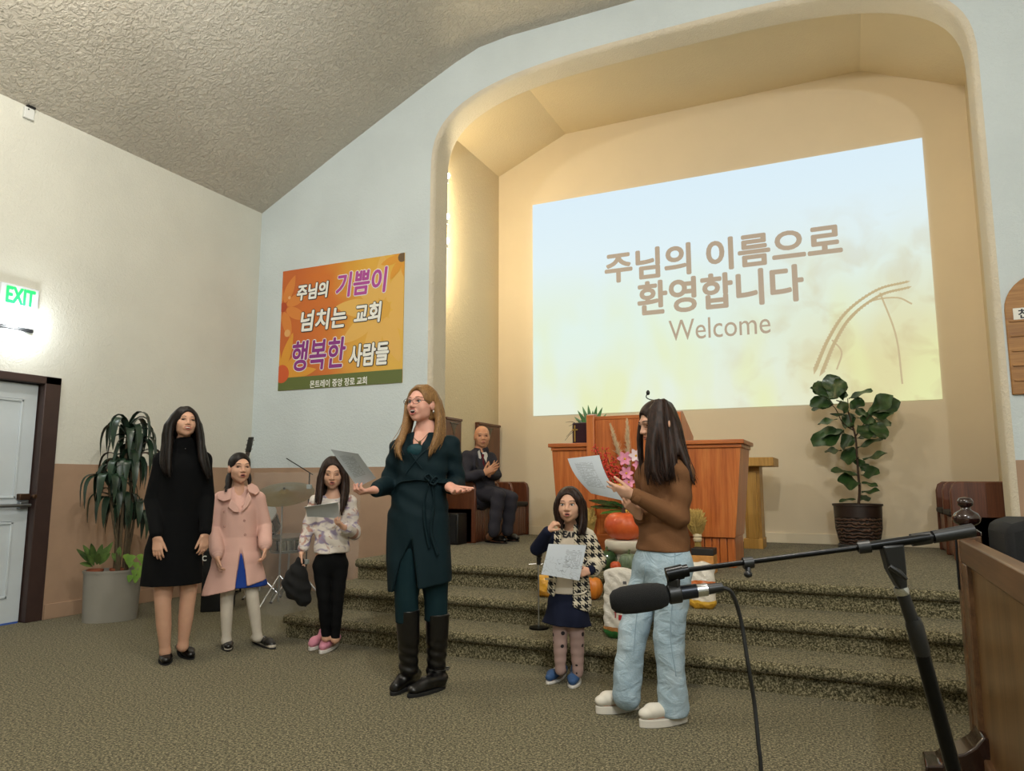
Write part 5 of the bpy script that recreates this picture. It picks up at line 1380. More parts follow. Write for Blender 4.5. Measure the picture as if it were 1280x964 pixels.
# ---------------------------------------------------------------- seated man in the suit
def man_suit():
    P = Person('older bald man in dark grey suit seated and clapping', (622, 681), ST); J = P.J; R = P.root
    f = P.dir(28); H = Head(J(602.5, 546, .26), P.dir(10, -2), .245)
    sd = SDF(); nb = J(601, 566, .30); chest = J(599, 582, .32); waist = J(600, 604, .34); hip = J(601, 616, .34)
    H.shape(sd, nb, .058, jaw=1.1)
    sh = [J(583, 572, .24), J(613, 573, .40)]
    sd.chain([nb, chest, waist, hip], [.09, .14, .14, .15], .05, (f, .75)); sd.cone(sh[0], sh[1], .055, k=.04)
    el = [J(583, 596, .12), J(620, 594, .36)]; wr = [J(605, 592, .02), J(612, 594, .16)]
    for i in (0, 1): limb(sd, [sh[i], el[i], wr[i]], [.052, .044, .03], .02)
    hand(sd, wr[0], J(622, 582, .05) - wr[0], P.ed, .19, V(0, 0, 1) - P.er * .3, (6, 8, 6), 5, 40, -5)
    hand(sd, wr[1], J(621, 580, .12) - wr[1], -P.ed, .19, V(0, 0, 1) - P.er * .3, (6, 8, 6), 5, 35, -5)
    hp = [J(603, 617, .26), J(608, 616, .42)]; kn = [J(623, 620, .0), J(639, 623, .16)]; an = [J(617, 665, .0), J(634, 664, .16)]
    tr = SDF()
    for i in (0, 1):
        mid = kn[i] * .5 + an[i] * .5
        for q, g in ((sd, 0), (tr, .016)): limb(q, [hp[i], kn[i], mid, an[i]], [.085 + g, .062 + g, .056 + g, .042 + g * 1.3], .02)
    tr.ell(J(603, 616, .34), (.17, .16, .12), None, .04)
    heel = [at(611, 678, Z=ST), at(629, 676, Z=ST)]; toe = [at(629, 679.5, Z=ST), at(644, 677, Z=ST)]
    for i in (0, 1): sd.chain([an[i], V(*heel[i][:2], ST + .05), V(*toe[i][:2], ST + .03)], [.04, .04, .03], .02)
    sdfobj('body', sd, .006, SK_M, R); H.features(sd, R, brow=mat('brow_grey', '6b5b50', .8), eyes='smile', mouth='closed', lips=mat('lips_tan', '9c5a4c', .5))
    SUIT = fabric('charcoal_suit', '33323a', .85, .1, .15, 240, .2, 10)
    tr.disp(lambda x, y, z: .004 * np.sin(z * 45 + x * 20)); tr.cut(V(0, 0, ST + .045), (0, 0, -1)); sdfobj('trousers', tr, .007, SUIT, R)
    c = SDF(); c.chain([nb, chest, waist, J(602, 617, .34)], [.10, .165, .165, .185], .05, (f, .80)); c.cone(sh[0], sh[1], .068, k=.05)
    for i in (0, 1): limb(c, [sh[i], el[i], wr[i] * .88 + el[i] * .12], [.072, .064, .048], .025)
    c.chain([J(603, 560, .12), J(604, 580, .13), J(605.5, 597, .14)], [.054, .032, .004], .008, (P.ed, 2.0), 's')
    c.disp(lambda x, y, z: .005 * np.sin(z * 50 + x * 25)); co = sdfobj('jacket', c, .007, SUIT, R)
    s = SDF(); s.chain([J(602, 564, .29), J(602.5, 572, .285), J(603.5, 590, .29)], [.060, .072, .07], .02, (P.ed, .95)); s.cut(J(603, 563, .2), (0, 0, 1)); sh_ = sdfobj('shirt', s, .006, fabric('white_shirt', 'd6d4d0', .8), R)
    hs = lambda px, py: s.hit(J(px, py, -.1), P.ed, .6) - P.ed * .006
    m = MB(); m.tube([hs(602.8, 566.5), hs(602.6, 570), hs(602.4, 580), hs(603.4, 588), hs(604, 593)], [.015, .017, .026, .032, .030], 8, flat=.5); m.build('necktie', fabric('wine_tie', '5a1420', .6), R, smooth=80)
    for q, pts in ((-1, ((598.5, 561), (601, 571), (597.2, 577), (594, 565))), (1, ((606.5, 563), (604, 571), (607.5, 578), (608.8, 566)))):
        m = MB(); m.prism([hs(*p) - P.ed * .012 for p in pts], -P.ed * .008); m.build('shirt_collar', fabric('white_shirt_collar', 'd8d6d2', .8), sh_, bevel=.003)
    hj = lambda px, py: c.hit(J(px, py, -.1), P.ed, .6) - P.ed * .004
    for pts in (((594, 565), (598, 582), (604.5, 602), (600, 594), (593, 580)), ((609, 568), (609, 584), (606, 602), (611, 588), (613, 576))):
        m = MB(); m.prism([hj(*p) for p in pts], -P.ed * .010); m.build('lapel', SUIT, co, bevel=.003)
    h = SDF(); h.ell(H.p(0, -.035, -.005), np.array((.079, .073, .055)) * H.k, H.A); h.ell(H.p(0, .03, -.02), np.array((.10, .07, .2)) * H.k, H.A, .004, 's'); h.cut(H.p(0, 0, .03), H.z)
    sdfobj('hair', h, .006, hairmat('hair_grey', '4a4038', '7d7268'), R)
    for a, b in zip(heel, toe): dd = nrm(b - a); shoe(R, 'shoe', V(*(a - dd * .05)[:2], ST), V(*(b + dd * .05)[:2], ST), .10, .09, BLKSHOE, BLKSOLE, .014, top=True, hh=.006)
man_suit()

# ---------------------------------------------------------------- little girl in the houndstooth cardigan
def houndstooth(er, p):
    t = NT('houndstooth_knit'); v = t.coord((1 / p, 1 / p, 1 / p), (0, 0, -math.atan2(er[1], er[0]))); sp = t.add('SeparateXYZ'); t.link(v, sp.inputs[0]); u, w = sp.outputs[0], sp.outputs[2]
    cu = t.math('LESS_THAN', t.math('FLOORED_MODULO', u, 2.0), 1.0); cv = t.math('LESS_THAN', t.math('FLOORED_MODULO', w, 2.0), 1.0)
    st = t.math('LESS_THAN', t.math('FRACT', t.math('ADD', u, w)), .5); both = t.math('MULTIPLY', cu, cv); xor = t.math('ABSOLUTE', t.math('SUBTRACT', cu, cv))
    f = t.math('MAXIMUM', both, t.math('MULTIPLY', xor, st)); t.setc(t.mix(f, 'd2c8b2', '16161c')); t.p(rough=.95); t.bump(t.noise(t.coord(), 180, 2, .5), .3, .004); return t.m
def girl_small():
    P = Person('little girl in houndstooth cardigan and navy skirt holding a drawing', (705, 858)); J = P.J; R = P.root
    f = P.dir(-3); H = Head(J(711.5, 631.5, -.01), P.dir(-10, 0), .205)
    sd = SDF(); nb = J(713, 664, .02); chest = J(713, 684, .02); waist = J(711, 718, .01); hip = J(710, 745, .01)
    H.shape(sd, nb, .037, mouth=.008)
    sh = [J(693, 672, .02), J(735, 674, .02)]
    sd.chain([nb, chest, waist, hip], [.05, .085, .085, .095], .03, (f, .75)); sd.cone(sh[0], sh[1], .03, k=.03)
    el = [J(671, 686, -.02), J(748, 702, -.01)]; wr = [J(686, 663, -.13), J(737, 714.5, -.13)]
    for i in (0, 1): limb(sd, [sh[i], el[i], wr[i]], [.032, .027, .019], .015)
    hand(sd, wr[0], J(693, 654, -.15) - wr[0], P.er * .7 + P.ed * .2, .11, V(0, 0, .3) + P.er - P.ed, [(40, 60, 45), (60, 70, 50), (65, 70, 50), (65, 70, 50)], 3, 40, 30, .054)
    hand(sd, wr[1], J(724, 717, -.16) - wr[1], P.ed, .11, V(0, 0, 1), (40, 50, 40), 3, 35, 30, .054)
    hp = [J(702, 755, .01), J(720, 755, .01)]; kn = [J(700, 792, -.01), J(721, 795, -.01)]; an = [J(700.5, 838, .02), J(722.5, 841, .02)]; lg = SDF()
    for i in (0, 1):
        mid = kn[i] * .6 + an[i] * .4
        for q, g in ((sd, 0), (lg, .006)): limb(q, [hp[i], kn[i], mid, an[i]], [.054 + g, .038 + g, .035 + g, .025 + g], .015)
    heel = [P.G(703, 845), P.G(721, 849)]; toe = [P.G(688, 854), P.G(716, 859)]
    for i in (0, 1): sd.chain([an[i], V(*heel[i][:2], .035), V(*toe[i][:2], .026)], [.027, .027, .02], .015)
    sdfobj('body', sd, .004, SK_C, R); H.features(sd, R, eyes='open', mouth='open', lips=LIPM)
    t = NT('dotted_leggings'); vo = t.add('TexVoronoi'); vo.inputs['Scale'].default_value = 17; vo.inputs['Randomness'].default_value = .35; t.link(t.coord(), vo.inputs['Vector'])
    t.setc(t.mix(t.math('LESS_THAN', vo.outputs['Distance'], .22), 'a98d86', '231c22')); t.p(rough=.85)
    lg.cut(J(710, 750, 0), (0, 0, 1)); lg.disp(lambda x, y, z: .0010 * np.sin(z * 120)); sdfobj('leggings', lg, .005, t.m, R)
    NAVY = fabric('navy_cloth', '171c30', .85, .08, .1, 200, .12, 12)
    k = SDF(); k.chain([J(711, 733, .01), J(709.5, 757, .01), J(709, 788, .01)], [.095, .125, .155], .02, (f, .78)); k.disp(lambda x, y, z: .010 * np.sin(((x - P.base[0]) * P.er[0] + (y - P.base[1]) * P.er[1]) * 55) * np.clip((.52 - z) / .15, 0, 1))
    k.cut(J(709, 780.5, 0), nrm(V(0, 0, -1) - P.er * .06)); sdfobj('skirt', k, .006, NAVY, R)
    ts = SDF(); ts.chain([J(713, 668, .02), chest, waist, J(711, 739, .01)], [.06, .10, .103, .112], .03, (f, .78)); ts.cut(J(711, 741, 0), (0, 0, -1)); tee = sdfobj('tee_shirt', ts, .005, fabric('cream_tee', 'd3c7b6', .85, fold=.1), R)
    c0 = ts.hit(J(713, 675, -.4), P.ed, .6); ux = nrm(P.er - V(0, 0, .18)); text('lettering', 'EAR', INKK, R, c0 - P.ed * .012, ux, nrm(V(0, 0, 1) + P.er * .18), .06, embolden=.002, fit=(.075, .036))
    # navy sleeve arm
    n = SDF(); limb(n, [sh[0], el[0], wr[0] * .92 + el[0] * .08], [.045, .042, .033], .02); sdfobj('navy_sleeve', n, .005, NAVY, R)
    n = SDF(); n.cone(wr[1] * .6 + el[1] * .4, wr[1] * .94 + el[1] * .06, .031, .027); sdfobj('navy_cuff', n, .005, NAVY, R)
    # cardigan: open front
    HT = houndstooth(P.er, .021); CR = fabric('cream_rib', 'd6ccb8', .95, .05, .4, 120)
    c = SDF(); c.chain([J(713, 667, .02), chest, waist, J(711, 752, .01)], [.072, .116, .120, .138], .03, (f, .80)); c.cone(sh[0], sh[1], .044, k=.03)
    limb(c, [sh[1], el[1], wr[1] * .55 + el[1] * .45], [.052, .050, .046], .02)
    c.chain([J(711, 655, -.09), J(707, 700, -.11), J(703, 760, -.12)], [.045, .05, .062], .004, (P.ed, 2.2), 's')
    c.cut(J(711, 753, 0), nrm(V(0, 0, -1) - P.er * .45))
    co = sdfobj('cardigan', c, .005, HT, R)
    b = SDF(); b.chain([J(733, 664, -.01), J(737, 668, .0), J(739, 673, .01)], [.022, .030, .026], .01, (f, .8)); sdfobj('cream_collar', b, .005, CR, R)
    hc = lambda px, py: c.hit(J(px, py, -.4), P.ed, .6)
    m = MB(); m.tube([hc(713, 752) - P.ed * .003, hc(722, 754) - P.ed * .003, hc(730, 754) - P.ed * .002, hc(735, 751)], .016, 10, flat=.4); m.build('hem_band', CR, co, smooth=80)
    m = MB(); m.tube([hc(682, 733), hc(687, 735) - P.ed * .003, hc(692, 736) - P.ed * .003], .015, 10, flat=.4); m.build('hem_band', CR, co, smooth=80)
    e = wr[1] * .56 + el[1] * .44; dn = nrm(wr[1] - el[1])
    for o_, mm in ((-.012, CR), (.010, CR)):
        m = MB(); m.lathe(e + dn * o_, [(.036, -.010), (.049, -.008), (.049, .008), (.036, .010)], 18, axis=dn); m.build('cuff_band', mm, co, smooth=60)
    # hair
    h = SDF(); haircap(h, H, low=J(713, 655, .06))
    L = [[J(708, 612, -.05), J(699, 622, -.06), J(697, 636, -.05), J(698, 650, -.04), J(703, 662, -.06)], [J(708, 612, .0), J(697, 626, -.01), J(695, 640, .0), J(698, 655, .0)]]
    Rr = [[J(716, 611, -.05), J(724, 622, -.06), J(727, 638, -.05), J(727, 652, -.06), J(724, 667, -.10)], [J(716, 611, .0), J(729, 626, .0), J(731, 642, .0), J(731, 656, -.02), J(729, 668, -.08)]]
    for g in L + Rr: h.chain(spline(g, 8), [.003, .011, .015, .018, .018, .017, .013, .006], .02)
    hairopen(h, H, (0, .112, -.018), (.066, .090, .100))
    ex = MB(); strands(ex, L, 35, .004, .006, rng); strands(ex, Rr, 60, .004, .007, rng)
    sdfobj('hair', h, .005, HDK, R, extra=ex)
    BS = mat('blue_sneaker', '2d4f7c', .7, bump=.15); WS = MATS['white_rubber']
    for a, b in zip(heel, toe):
        dd = nrm(b - a); o = shoe(R, 'shoe', V(*(a - dd * .035)[:2], 0), V(*(b + dd * .035)[:2], 0), .075, .06, BS, WS, .016, top=True); s = V(dd[1], -dd[0], 0)
        for tt in (.5, .66):
            q = a * (1 - tt) + b * tt; m = MB(); m.tube([V(*(q + s * .022)[:2], .058), V(*q[:2], .072), V(*(q - s * .022)[:2], .058)], .004, 6); m.build('lace', WS, o)
    paper('grey sheet with a pencil drawing held by the little girl', [J(686, 680, -.21), J(733, 681.5, -.17), J(724, 726, -.19), J(676.5, 718, -.23)], paper_mat('paper_sketch', 'sketch'), .004, -P.ed)
girl_small()

# ---------------------------------------------------------------- girl in jeans reading from a sheet
def girl_jeans():
    P = Person('girl with long dark hair in brown sweater and pale jeans reading', (814, 903)); J = P.J; R = P.root
    f = P.dir(-52); H = Head(J(822, 529, .0), P.dir(-66, -16), .222)
    sd = SDF(); nb = J(834, 570, .03); chest = J(833, 598, .02); waist = J(830, 648, .01); hip = J(828, 694, .01)
    H.shape(sd, nb, .045)
    sh = [J(808, 592, .13), J(852, 590, -.09)]
    sd.chain([nb, chest, waist, hip], [.075, .13, .115, .14], .05, (f, .70)); sd.cone(sh[0], sh[1], .045, k=.04)
    el = [J(806, 648, .14), J(848, 648, -.12)]; wr = [J(800, 645, -.04), J(790, 618, -.17)]
    for i in (0, 1): limb(sd, [sh[i], el[i], wr[i]], [.045, .037, .025], .02)
    hand(sd, wr[0], J(790, 634, -.06) - wr[0], P.ed * .6 + V(0, 0, .5), .165, -P.ed + P.er, (20, 30, 25), 3, 35, 10)
    hand(sd, wr[1], J(768, 613, -.19) - wr[1], V(0, 0, .55) + P.ed * .8, .170, V(0, 0, 1) - P.er * .2, (14, 16, 12), 4, 22, 30)
    hp = [J(814, 708, .08), J(842, 708, -.05)]; kn = [J(792, 788, .05), J(836, 800, -.03)]; an = [J(783, 864, .05), J(842, 880, .0)]; jn = SDF()
    for i in (0, 1):
        mid = kn[i] * .6 + an[i] * .4
        limb(sd, [hp[i], kn[i], mid, an[i]], [.082, .056, .052, .034], .02); limb(jn, [hp[i], kn[i], J(786, 830, .05) if i == 0 else J(839, 843, -.02), an[i] + V(0, 0, -.02)], [.096, .076, .072, .075], .03)
    jn.chain([J(829, 686, .01), J(828, 705, .01)], [.148, .165], .04, (f, .74))
    heel = [P.G(789, 887), P.G(849, 903)]; toe = [P.G(756, 891), P.G(811, 908)]
    for i in (0, 1): sd.chain([an[i], V(*heel[i][:2], .06), V(*toe[i][:2], .05)], [.034, .034, .026], .02)
    sdfobj('body', sd, .0045, SK_A, R); H.features(sd, R, eyes='down', mouth='closed', lips=LIPM)
    t = NT('pale_denim'); v = t.coord((1, 1, .6)); a = t.noise(v, 6, 4, .6, .4); w = t.noise(t.coord(), 320, 2, .5); t.setc(t.mix(.25, t.ramp(a, [(.3, '7e95a4'), (.52, '9fb4c1'), (.72, 'bccad2')]), t.ramp(w, [(.4, '86a2b6'), (.6, 'c0d0d9')])))
    g = t.noise(t.coord((1, 1, 1.5)), 11, 3, .55, 1.0); t.bump(g, .8, .016); t.p(rough=.9)
    jn.disp(lambda x, y, z: (.0012 * np.sin(z * 75 + np.sin(x * 22 + y * 17) * 2.6) + .0028 * np.sin(z * 24 + x * 40 + y * 22)) * np.clip((.95 - z) / .2, 0, 1))
    jn.cut(V(0, 0, .040), (0, 0, -1)); jo = sdfobj('jeans', jn, .006, t.m, R)
    hjn = lambda px, py: jn.hit(J(px, py, -.5), P.ed, .8) - P.ed * .001
    ST_ = mat('denim_seam', '8ba0ae', .9)
    for pts in (((848, 700), (845, 760), (842, 820), (850, 876)), ((806, 720), (806, 735), (795, 790), (790, 850)), ((828, 702), (842, 706), (858, 702))):
        m = MB(); m.tube([hjn(*p) for p in spline([V(a_, b_, 0)[:2] for a_, b_ in pts], 14)], .003, 6); m.build('seam', ST_, jo)
    BR = fabric('brown_sweater_knit', '6f4d33', .9, .07, .25, 240, .28, 9)
    c = SDF(); c.chain([J(835, 566, .03), chest, waist, J(829, 686, .01)], [.085, .150, .136, .160], .05, (f, .76)); c.cone(sh[0], sh[1], .054, k=.05)
    for i in (0, 1): limb(c, [sh[i], el[i], wr[i] * .93 + el[i] * .07], [.060, .055, .036], .025)
    c.disp(lambda x, y, z: .004 * np.sin(z * 55 + x * 35)); c.cut(J(829, 688, 0), (0, 0, -1)); so = sdfobj('sweater', c, .006, BR, R)
    for i in (0, 1):
        e = wr[i] * .90 + el[i] * .10; dn = nrm(wr[i] - el[i]); m = MB(); m.lathe(e, [(.028, -.02), (.040, -.016), (.038, .012), (.029, .018)], 18, axis=dn); m.build('cuff', BR, so, smooth=60)
    h = SDF(); haircap(h, H, low=J(838, 556, .02), r=(.084, .102, .090))
    N = [[J(819, 501, -.08), J(813, 522, -.10), J(812, 550, -.12), J(809, 580, -.14), J(810, 606, -.15)], [J(823, 500, -.085), J(820, 530, -.12), J(816, 560, -.14), J(818, 590, -.16), J(826, 606, -.17)], [J(828, 500, -.09), J(828, 530, -.12), J(830, 560, -.13), J(833, 585, -.15), J(834, 602, -.16)], [J(833, 501, -.07), J(838, 545, -.10), J(842, 575, -.12), J(846, 602, -.14)]]
    Bk = [[J(830, 500, -.04), J(843, 525, -.07), J(848, 550, -.09), J(858, 580, -.13), J(868, 606, -.14)], [J(830, 500, .02), J(846, 527, .02), J(853, 555, .02), J(860, 582, -.02), J(868, 600, -.04)], [J(828, 502, .06), J(840, 535, .09), J(848, 565, .10), J(852, 592, .10)]]
    Fa = [[J(814, 502, .06), J(803, 522, .10), J(800, 548, .10), J(801, 570, .09), J(803, 600, .06)]]
    for g_ in N + Bk + Fa: h.chain(spline(g_, 9), [.003, .010, .014, .017, .019, .018, .016, .012, .005], .03)
    hairopen(h, H, (0, .118, -.020), (.090, .070, .110))
    ex = MB(); strands(ex, N, 90, .004, .008, rng); strands(ex, Bk, 80, .004, .008, rng); strands(ex, Fa, 15, .004, .006, rng)
    sdfobj('hair', h, .006, HDK, R, extra=ex)
    for q_ in (.094,): m = MB(); m.ell(J(836.5, 530, -.118), (.006, .007, .018), 10, 8, [P.er, P.ed, V(0, 0, 1)]); m.build('ear', SK_A, R, smooth=80)
    CV = mat('white_canvas', 'd5d0c4', .85, bump=.2, bs=200); WS = mat('white_platform', 'cfcac0', .6)
    for a, b in zip(heel, toe):
        dd = nrm(b - a); o = shoe(R, 'shoe', V(*(a - dd * .04)[:2], 0), V(*(b + dd * .045)[:2], 0), .092, .09, CV, WS, .038, top=True); s = V(dd[1], -dd[0], 0)
        for tt in (.30, .42, .54, .66):
            q = a * (1 - tt) + b * tt; z = .112 - tt * .03; m = MB(); m.tube([V(*(q + s * .024)[:2], z - .014), V(*q[:2], z), V(*(q - s * .024)[:2], z - .014)], .0035, 6); m.build('lace', WS, o)
        p0 = a - dd * .045; m = MB(); m.tube([V(*(p0 + dd * x + s * .052)[:2], .024) for x in np.linspace(.02, np.linalg.norm(b - a) + .05, 8)], .0022, 6); m.build('sole_stripe', mat('dark_stripe', '4a4a50', .7), o)
    paper('curling printed sheet read by the girl in the brown sweater', [J(709.5, 573.5, -.22), J(749, 569, -.22), J(779, 626, -.19), J(739, 617, -.17)], paper_mat('paper_printed_brown', 'text'), .022, -P.ed * .3 + P.er * -1.0 * .8)
girl_jeans()
# ================================================================ PLANTS
def leafmesh(base, tip, w, nhint, sag=0.0, shape='oval', n=7, mfold=.12, wav=.0, ph=0.0):
    """leaf blade as a closed thin mesh; base/tip world points"""
    base = np.asarray(base, float); tip = np.asarray(tip, float); d = tip - base; L = np.linalg.norm(d); d = d / L
    nn = np.asarray(nhint, float); nn = nrm(nn - d * (nn @ d)); s = np.cross(d, nn); rows = []
    for i in range(n + 1):
        t = i / n
        if shape == 'fiddle': ww = w * .5 * (math.sin(math.pi * min(1, t * .94 + .03) ** 1.35) ** .75) * (1.0 if t > .25 else .8 + .8 * t)
        elif shape == 'strap': ww = w * .5 * min(1, (t * 5 + .35)) * (1 - t ** 3) + .001
        elif shape == 'heart': ww = w * .5 * (1 - t) ** .6 * min(1, .55 + t * 4)
        else: ww = w * .5 * math.sin(math.pi * min(1, t * .96 + .02)) ** .8
        c = base + d * L * t + V(0, 0, -sag * t * t) + nn * sag * .0
        row = []
        for j in (-2, -1, 0, 1, 2):
            u = j / 2; row.append(c + s * ww * u + nn * (abs(u) * ww * mfold + wav * w * math.sin(t * 9 + ph + u * 2) * abs(u)))
        rows.append(row)
    m = MB(); m.grid(rows, -nn * .0018); return m
def leafmat(name, a, b, rough=.4):
    t = NT(name); f = t.noise(t.coord(), 9, 3, .5); t.setc(t.ramp(f, [(.3, a), (.7, b)])); t.p(rough=rough, coat=.1); t.bump(t.noise(t.coord(), 40, 2, .5), .15, .004); return t.m
TOCAM = lambda p: nrm(CPOS - np.asarray(p))
FIGL = leafmat('fig_leaf', '1c3216', '34522a', .35); STEM = mat('woody_stem', '3d2d20', .8, var=.2, vs=20, bump=.3)

# fiddle leaf fig
YP = 8.40
def fp(x, y, dy=0.0): return at(1000 + x / 4.19, 460 + y / 4.19, Y=YP + dy)
fig = thing('fiddle_leaf_fig', 'fiddle leaf fig tree in dark woven pot beside the projected slide', 'plant', (fp(315, 905)[0], YP, ST))
pc = V(fp(312, 905)[0], YP, ST); rt = (fp(445, 705)[0] - fp(180, 705)[0]) / 2; zt = fp(315, 712)[2]
def wovenmat():
    t = NT('woven_pot'); v = t.coord((1, 1, 1)); wv = t.add('TexWave', wave_type='BANDS', bands_direction='Z'); wv.inputs['Scale'].default_value = 9; wv.inputs['Distortion'].default_value = 5; wv.inputs['Detail'].default_value = 2; wv.inputs['Detail Scale'].default_value = 2.5
    t.link(v, wv.inputs['Vector']); t.setc(t.ramp(wv.outputs['Fac'], [(.2, '1d1310'), (.6, '463026'), (.9, '5d4234')])); t.bump(wv.outputs['Fac'], .8, .02); t.p(rough=.6); return t.m
m = MB(); Hh = zt - ST
m.lathe(pc, [(rt * .70, .03), (rt * .80, .05), (rt * .94, Hh * .45), (rt * .95, Hh * .72)], 32); m.build('pot_body', wovenmat(), fig, smooth=60)
m = MB(); m.lathe(pc, [(rt * .955, Hh * .71), (rt * .97, Hh * .95), (rt * 1.02, Hh * .96), (rt * 1.02, Hh), (rt * .93, Hh), (rt * .92, Hh * .9), (0, Hh * .9)], 32); m.build('pot_rim', mat('pot_rim_brown', '2a1d18', .45), fig)
m = MB(); m.lathe(pc, [(rt * .86, 0), (rt * .88, .03), (rt * .84, .045), (rt * .5, .035)], 28); m.build('saucer', mat('pot_saucer', '2c2b2d', .5), fig)
tr = [V(pc[0], YP, zt - .08)] + [fp(x, y) for x, y in ((312, 640), (305, 560), (298, 450), (290, 360), (262, 260), (235, 190), (190, 170))]
m = MB(); m.tube(spline(tr, 26), list(np.linspace(.014, .006, 26)), 8); m.build('trunk', STEM, fig)
for pts in (((290, 360), (330, 300), (365, 245)), ((285, 330), (225, 290), (190, 220), (165, 190)), ((252, 210), (250, 160))):
    m = MB(); m.tube(spline([fp(*p) for p in pts], 10), list(np.linspace(.008, .004, 10)), 6); m.build('branch', STEM, fig)
LV = [(190, 150, 150, 25, 55), (150, 165, 232, 62, 70), (155, 160, 82, 68, 55), (150, 170, 54, 92, 30), (175, 190, 52, 178, 62), (170, 195, 60, 215, 40), (200, 150, 245, 125, 60), (255, 160, 378, 108, 38), (262, 212, 332, 165, 48),
      (356, 238, 525, 168, 66), (360, 240, 487, 135, 60), (370, 250, 490, 222, 55), (392, 268, 478, 292, 50), (362, 285, 455, 352, 50), (195, 268, 94, 286, 38), (195, 255, 195, 225, 40), (258, 225, 195, 185, 55),
      (292, 262, 222, 292, 66), (300, 262, 397, 272, 50), (302, 300, 376, 358, 55), (288, 232, 345, 225, 50), (285, 250, 262, 290, 60), (232, 335, 62, 388, 85), (232, 328, 105, 350, 45), (290, 372, 212, 402, 70), (300, 418, 432, 368, 38), (300, 368, 400, 346, 34),
      (218, 432, 130, 436, 42), (308, 472, 212, 448, 75), (330, 482, 456, 444, 42), (300, 562, 160, 522, 40), (322, 562, 416, 536, 50), (325, 540, 370, 505, 60), (318, 605, 198, 590, 65), (322, 600, 407, 618, 28), (322, 652, 416, 640, 32), (292, 688, 204, 686, 20), (318, 695, 352, 668, 40), (305, 520, 320, 470, 40), (240, 300, 215, 240, 30)]
for i, (bx, by, tx, ty, w) in enumerate(LV):
    dy = rng.uniform(-.13, .10); b = fp(bx, by, dy * .25); t_ = fp(tx, ty, dy); ww = w / 4.19 * 9.2 / FPX * 1.5
    ang = rng.uniform(-.5, .5); nh = nrm(V(0, 0, .9) + TOCAM(b) * (.85 if w > 45 else .4) + V(ang * .4, 0, 0))
    leafmesh(b, t_, ww, nh, rng.uniform(0, .03), 'fiddle', 8, .14, .10, i).build('leaf', FIGL, fig, smooth=60)

# corn plant in the grey planter
g0 = at(137, 779, Z=0); pd = nrm(V(g0[0], g0[1], 0)); pr = V(pd[1], -pd[0], 0); pcn = g0 + pd * .16
PL = thing('corn_plant', 'tall corn plant with strap leaves in grey oval planter by left wall', 'plant', pcn)
def ap(px, py, dz=0.0):
    d = ray(px, py); return CPOS + d * ((float(pcn @ pd) + dz) / float(d @ pd))
hw = float((ap(175, 712) - ap(101, 712)) @ pr) / 2; ptop = ap(137, 712)[2]
m = MB(); prof = [(.93, 0), (.93, .01), (1.0, ptop - .02), (1.03, ptop - .02), (1.03, ptop), (.97, ptop), (.95, ptop - .06), (0, ptop - .06)]
vs = MB(); vs.lathe((0, 0, 0), [(r, h) for r, h in prof], 36)
m.v = [tuple(pcn + pr * (x * hw) + pd * (y * .16) + V(0, 0, z)) for x, y, z in vs.v]; m.f = vs.f; m.mi = vs.mi
m.build('planter', mat('grey_planter', '8d8a82', .5, var=.06, vs=3), PL, smooth=50)
TERRA = mat('terracotta', '8a4a30', .8)
for px, dz in ((119, -.03), (147, -.02)):
    c = ap(px, 712, dz); m = MB(); m.lathe(V(c[0], c[1], ptop - .05), [(.05, 0), (.062, .045), (.066, .045), (.066, .062), (.058, .062), (.055, .05), (0, .048)], 20); m.build('inner_pot', TERRA, PL)
CORN = leafmat('corn_leaf', '12241a', '2a4230', .35); CANE = mat('corn_cane', '4b3f2c', .8, var=.25, vs=30, bump=.3)
heads = [((150, 690), (158, 560), (160, 535)), ((145, 690), (150, 610), (152, 580)), ((158, 690), (170, 590), (172, 560)), ((150, 690), (146, 640), (145, 625)), ((160, 690), (166, 660), (168, 640)), ((148, 690), (138, 625), (136, 602)), ((156, 690), (164, 605), (164, 580))]
for q, pts in enumerate(heads):
    cv = spline([ap(*p, -.02 + .03 * (q % 5 - 2)) for p in pts], 10); cv[0][2] = ptop - .05; m = MB(); m.tube(cv, list(np.linspace(.014, .009, 10)), 8); m.build('cane', CANE, PL)
    top = cv[-1]
    for i in range((14, 14, 14, 15, 14, 13, 13)[q]):
        a = i * 2.4 + q; L = rng.uniform(.30, .42); up = rng.uniform(.5, 1.25) if q < 3 else rng.uniform(.4, 1.0)
        dh = pr * math.cos(a) + pd * math.sin(a) * .75; R_ = rng.uniform(.12, .23); st = top + V(0, 0, rng.uniform(-.08, .03))
        P_ = [st, st + dh * R_ * .45 + V(0, 0, .10 * up), st + dh * R_ * .85 + V(0, 0, .08 * up), st + dh * R_ * 1.02 + V(0, 0, -.03), st + dh * R_ * 1.02 + V(0, 0, -L * .5)]
        cv2 = spline(P_, 12); rows = []; side = nrm(np.cross(dh, V(0, 0, 1)))
        for k, p in enumerate(cv2):
            t = k / 11; w = .034 * min(1, .4 + t * 4) * (1 - t ** 4) + .001; tg = nrm(cv2[min(k + 1, 11)] - cv2[max(k - 1, 0)]); nn = np.cross(side, tg)
            rows.append([p - side * w + nn * w * .25, p, p + side * w + nn * w * .25])
        m = MB(); m.grid(rows, nrm(dh + V(0, 0, .3)) * -.0015); m.build('leaf', CORN, PL, smooth=60)
POTH = leafmat('pothos_leaf', '56822a', '86aa44', .4); VARI = leafmat('dieffenbachia_leaf', '26391f', '5f7a3c', .4)
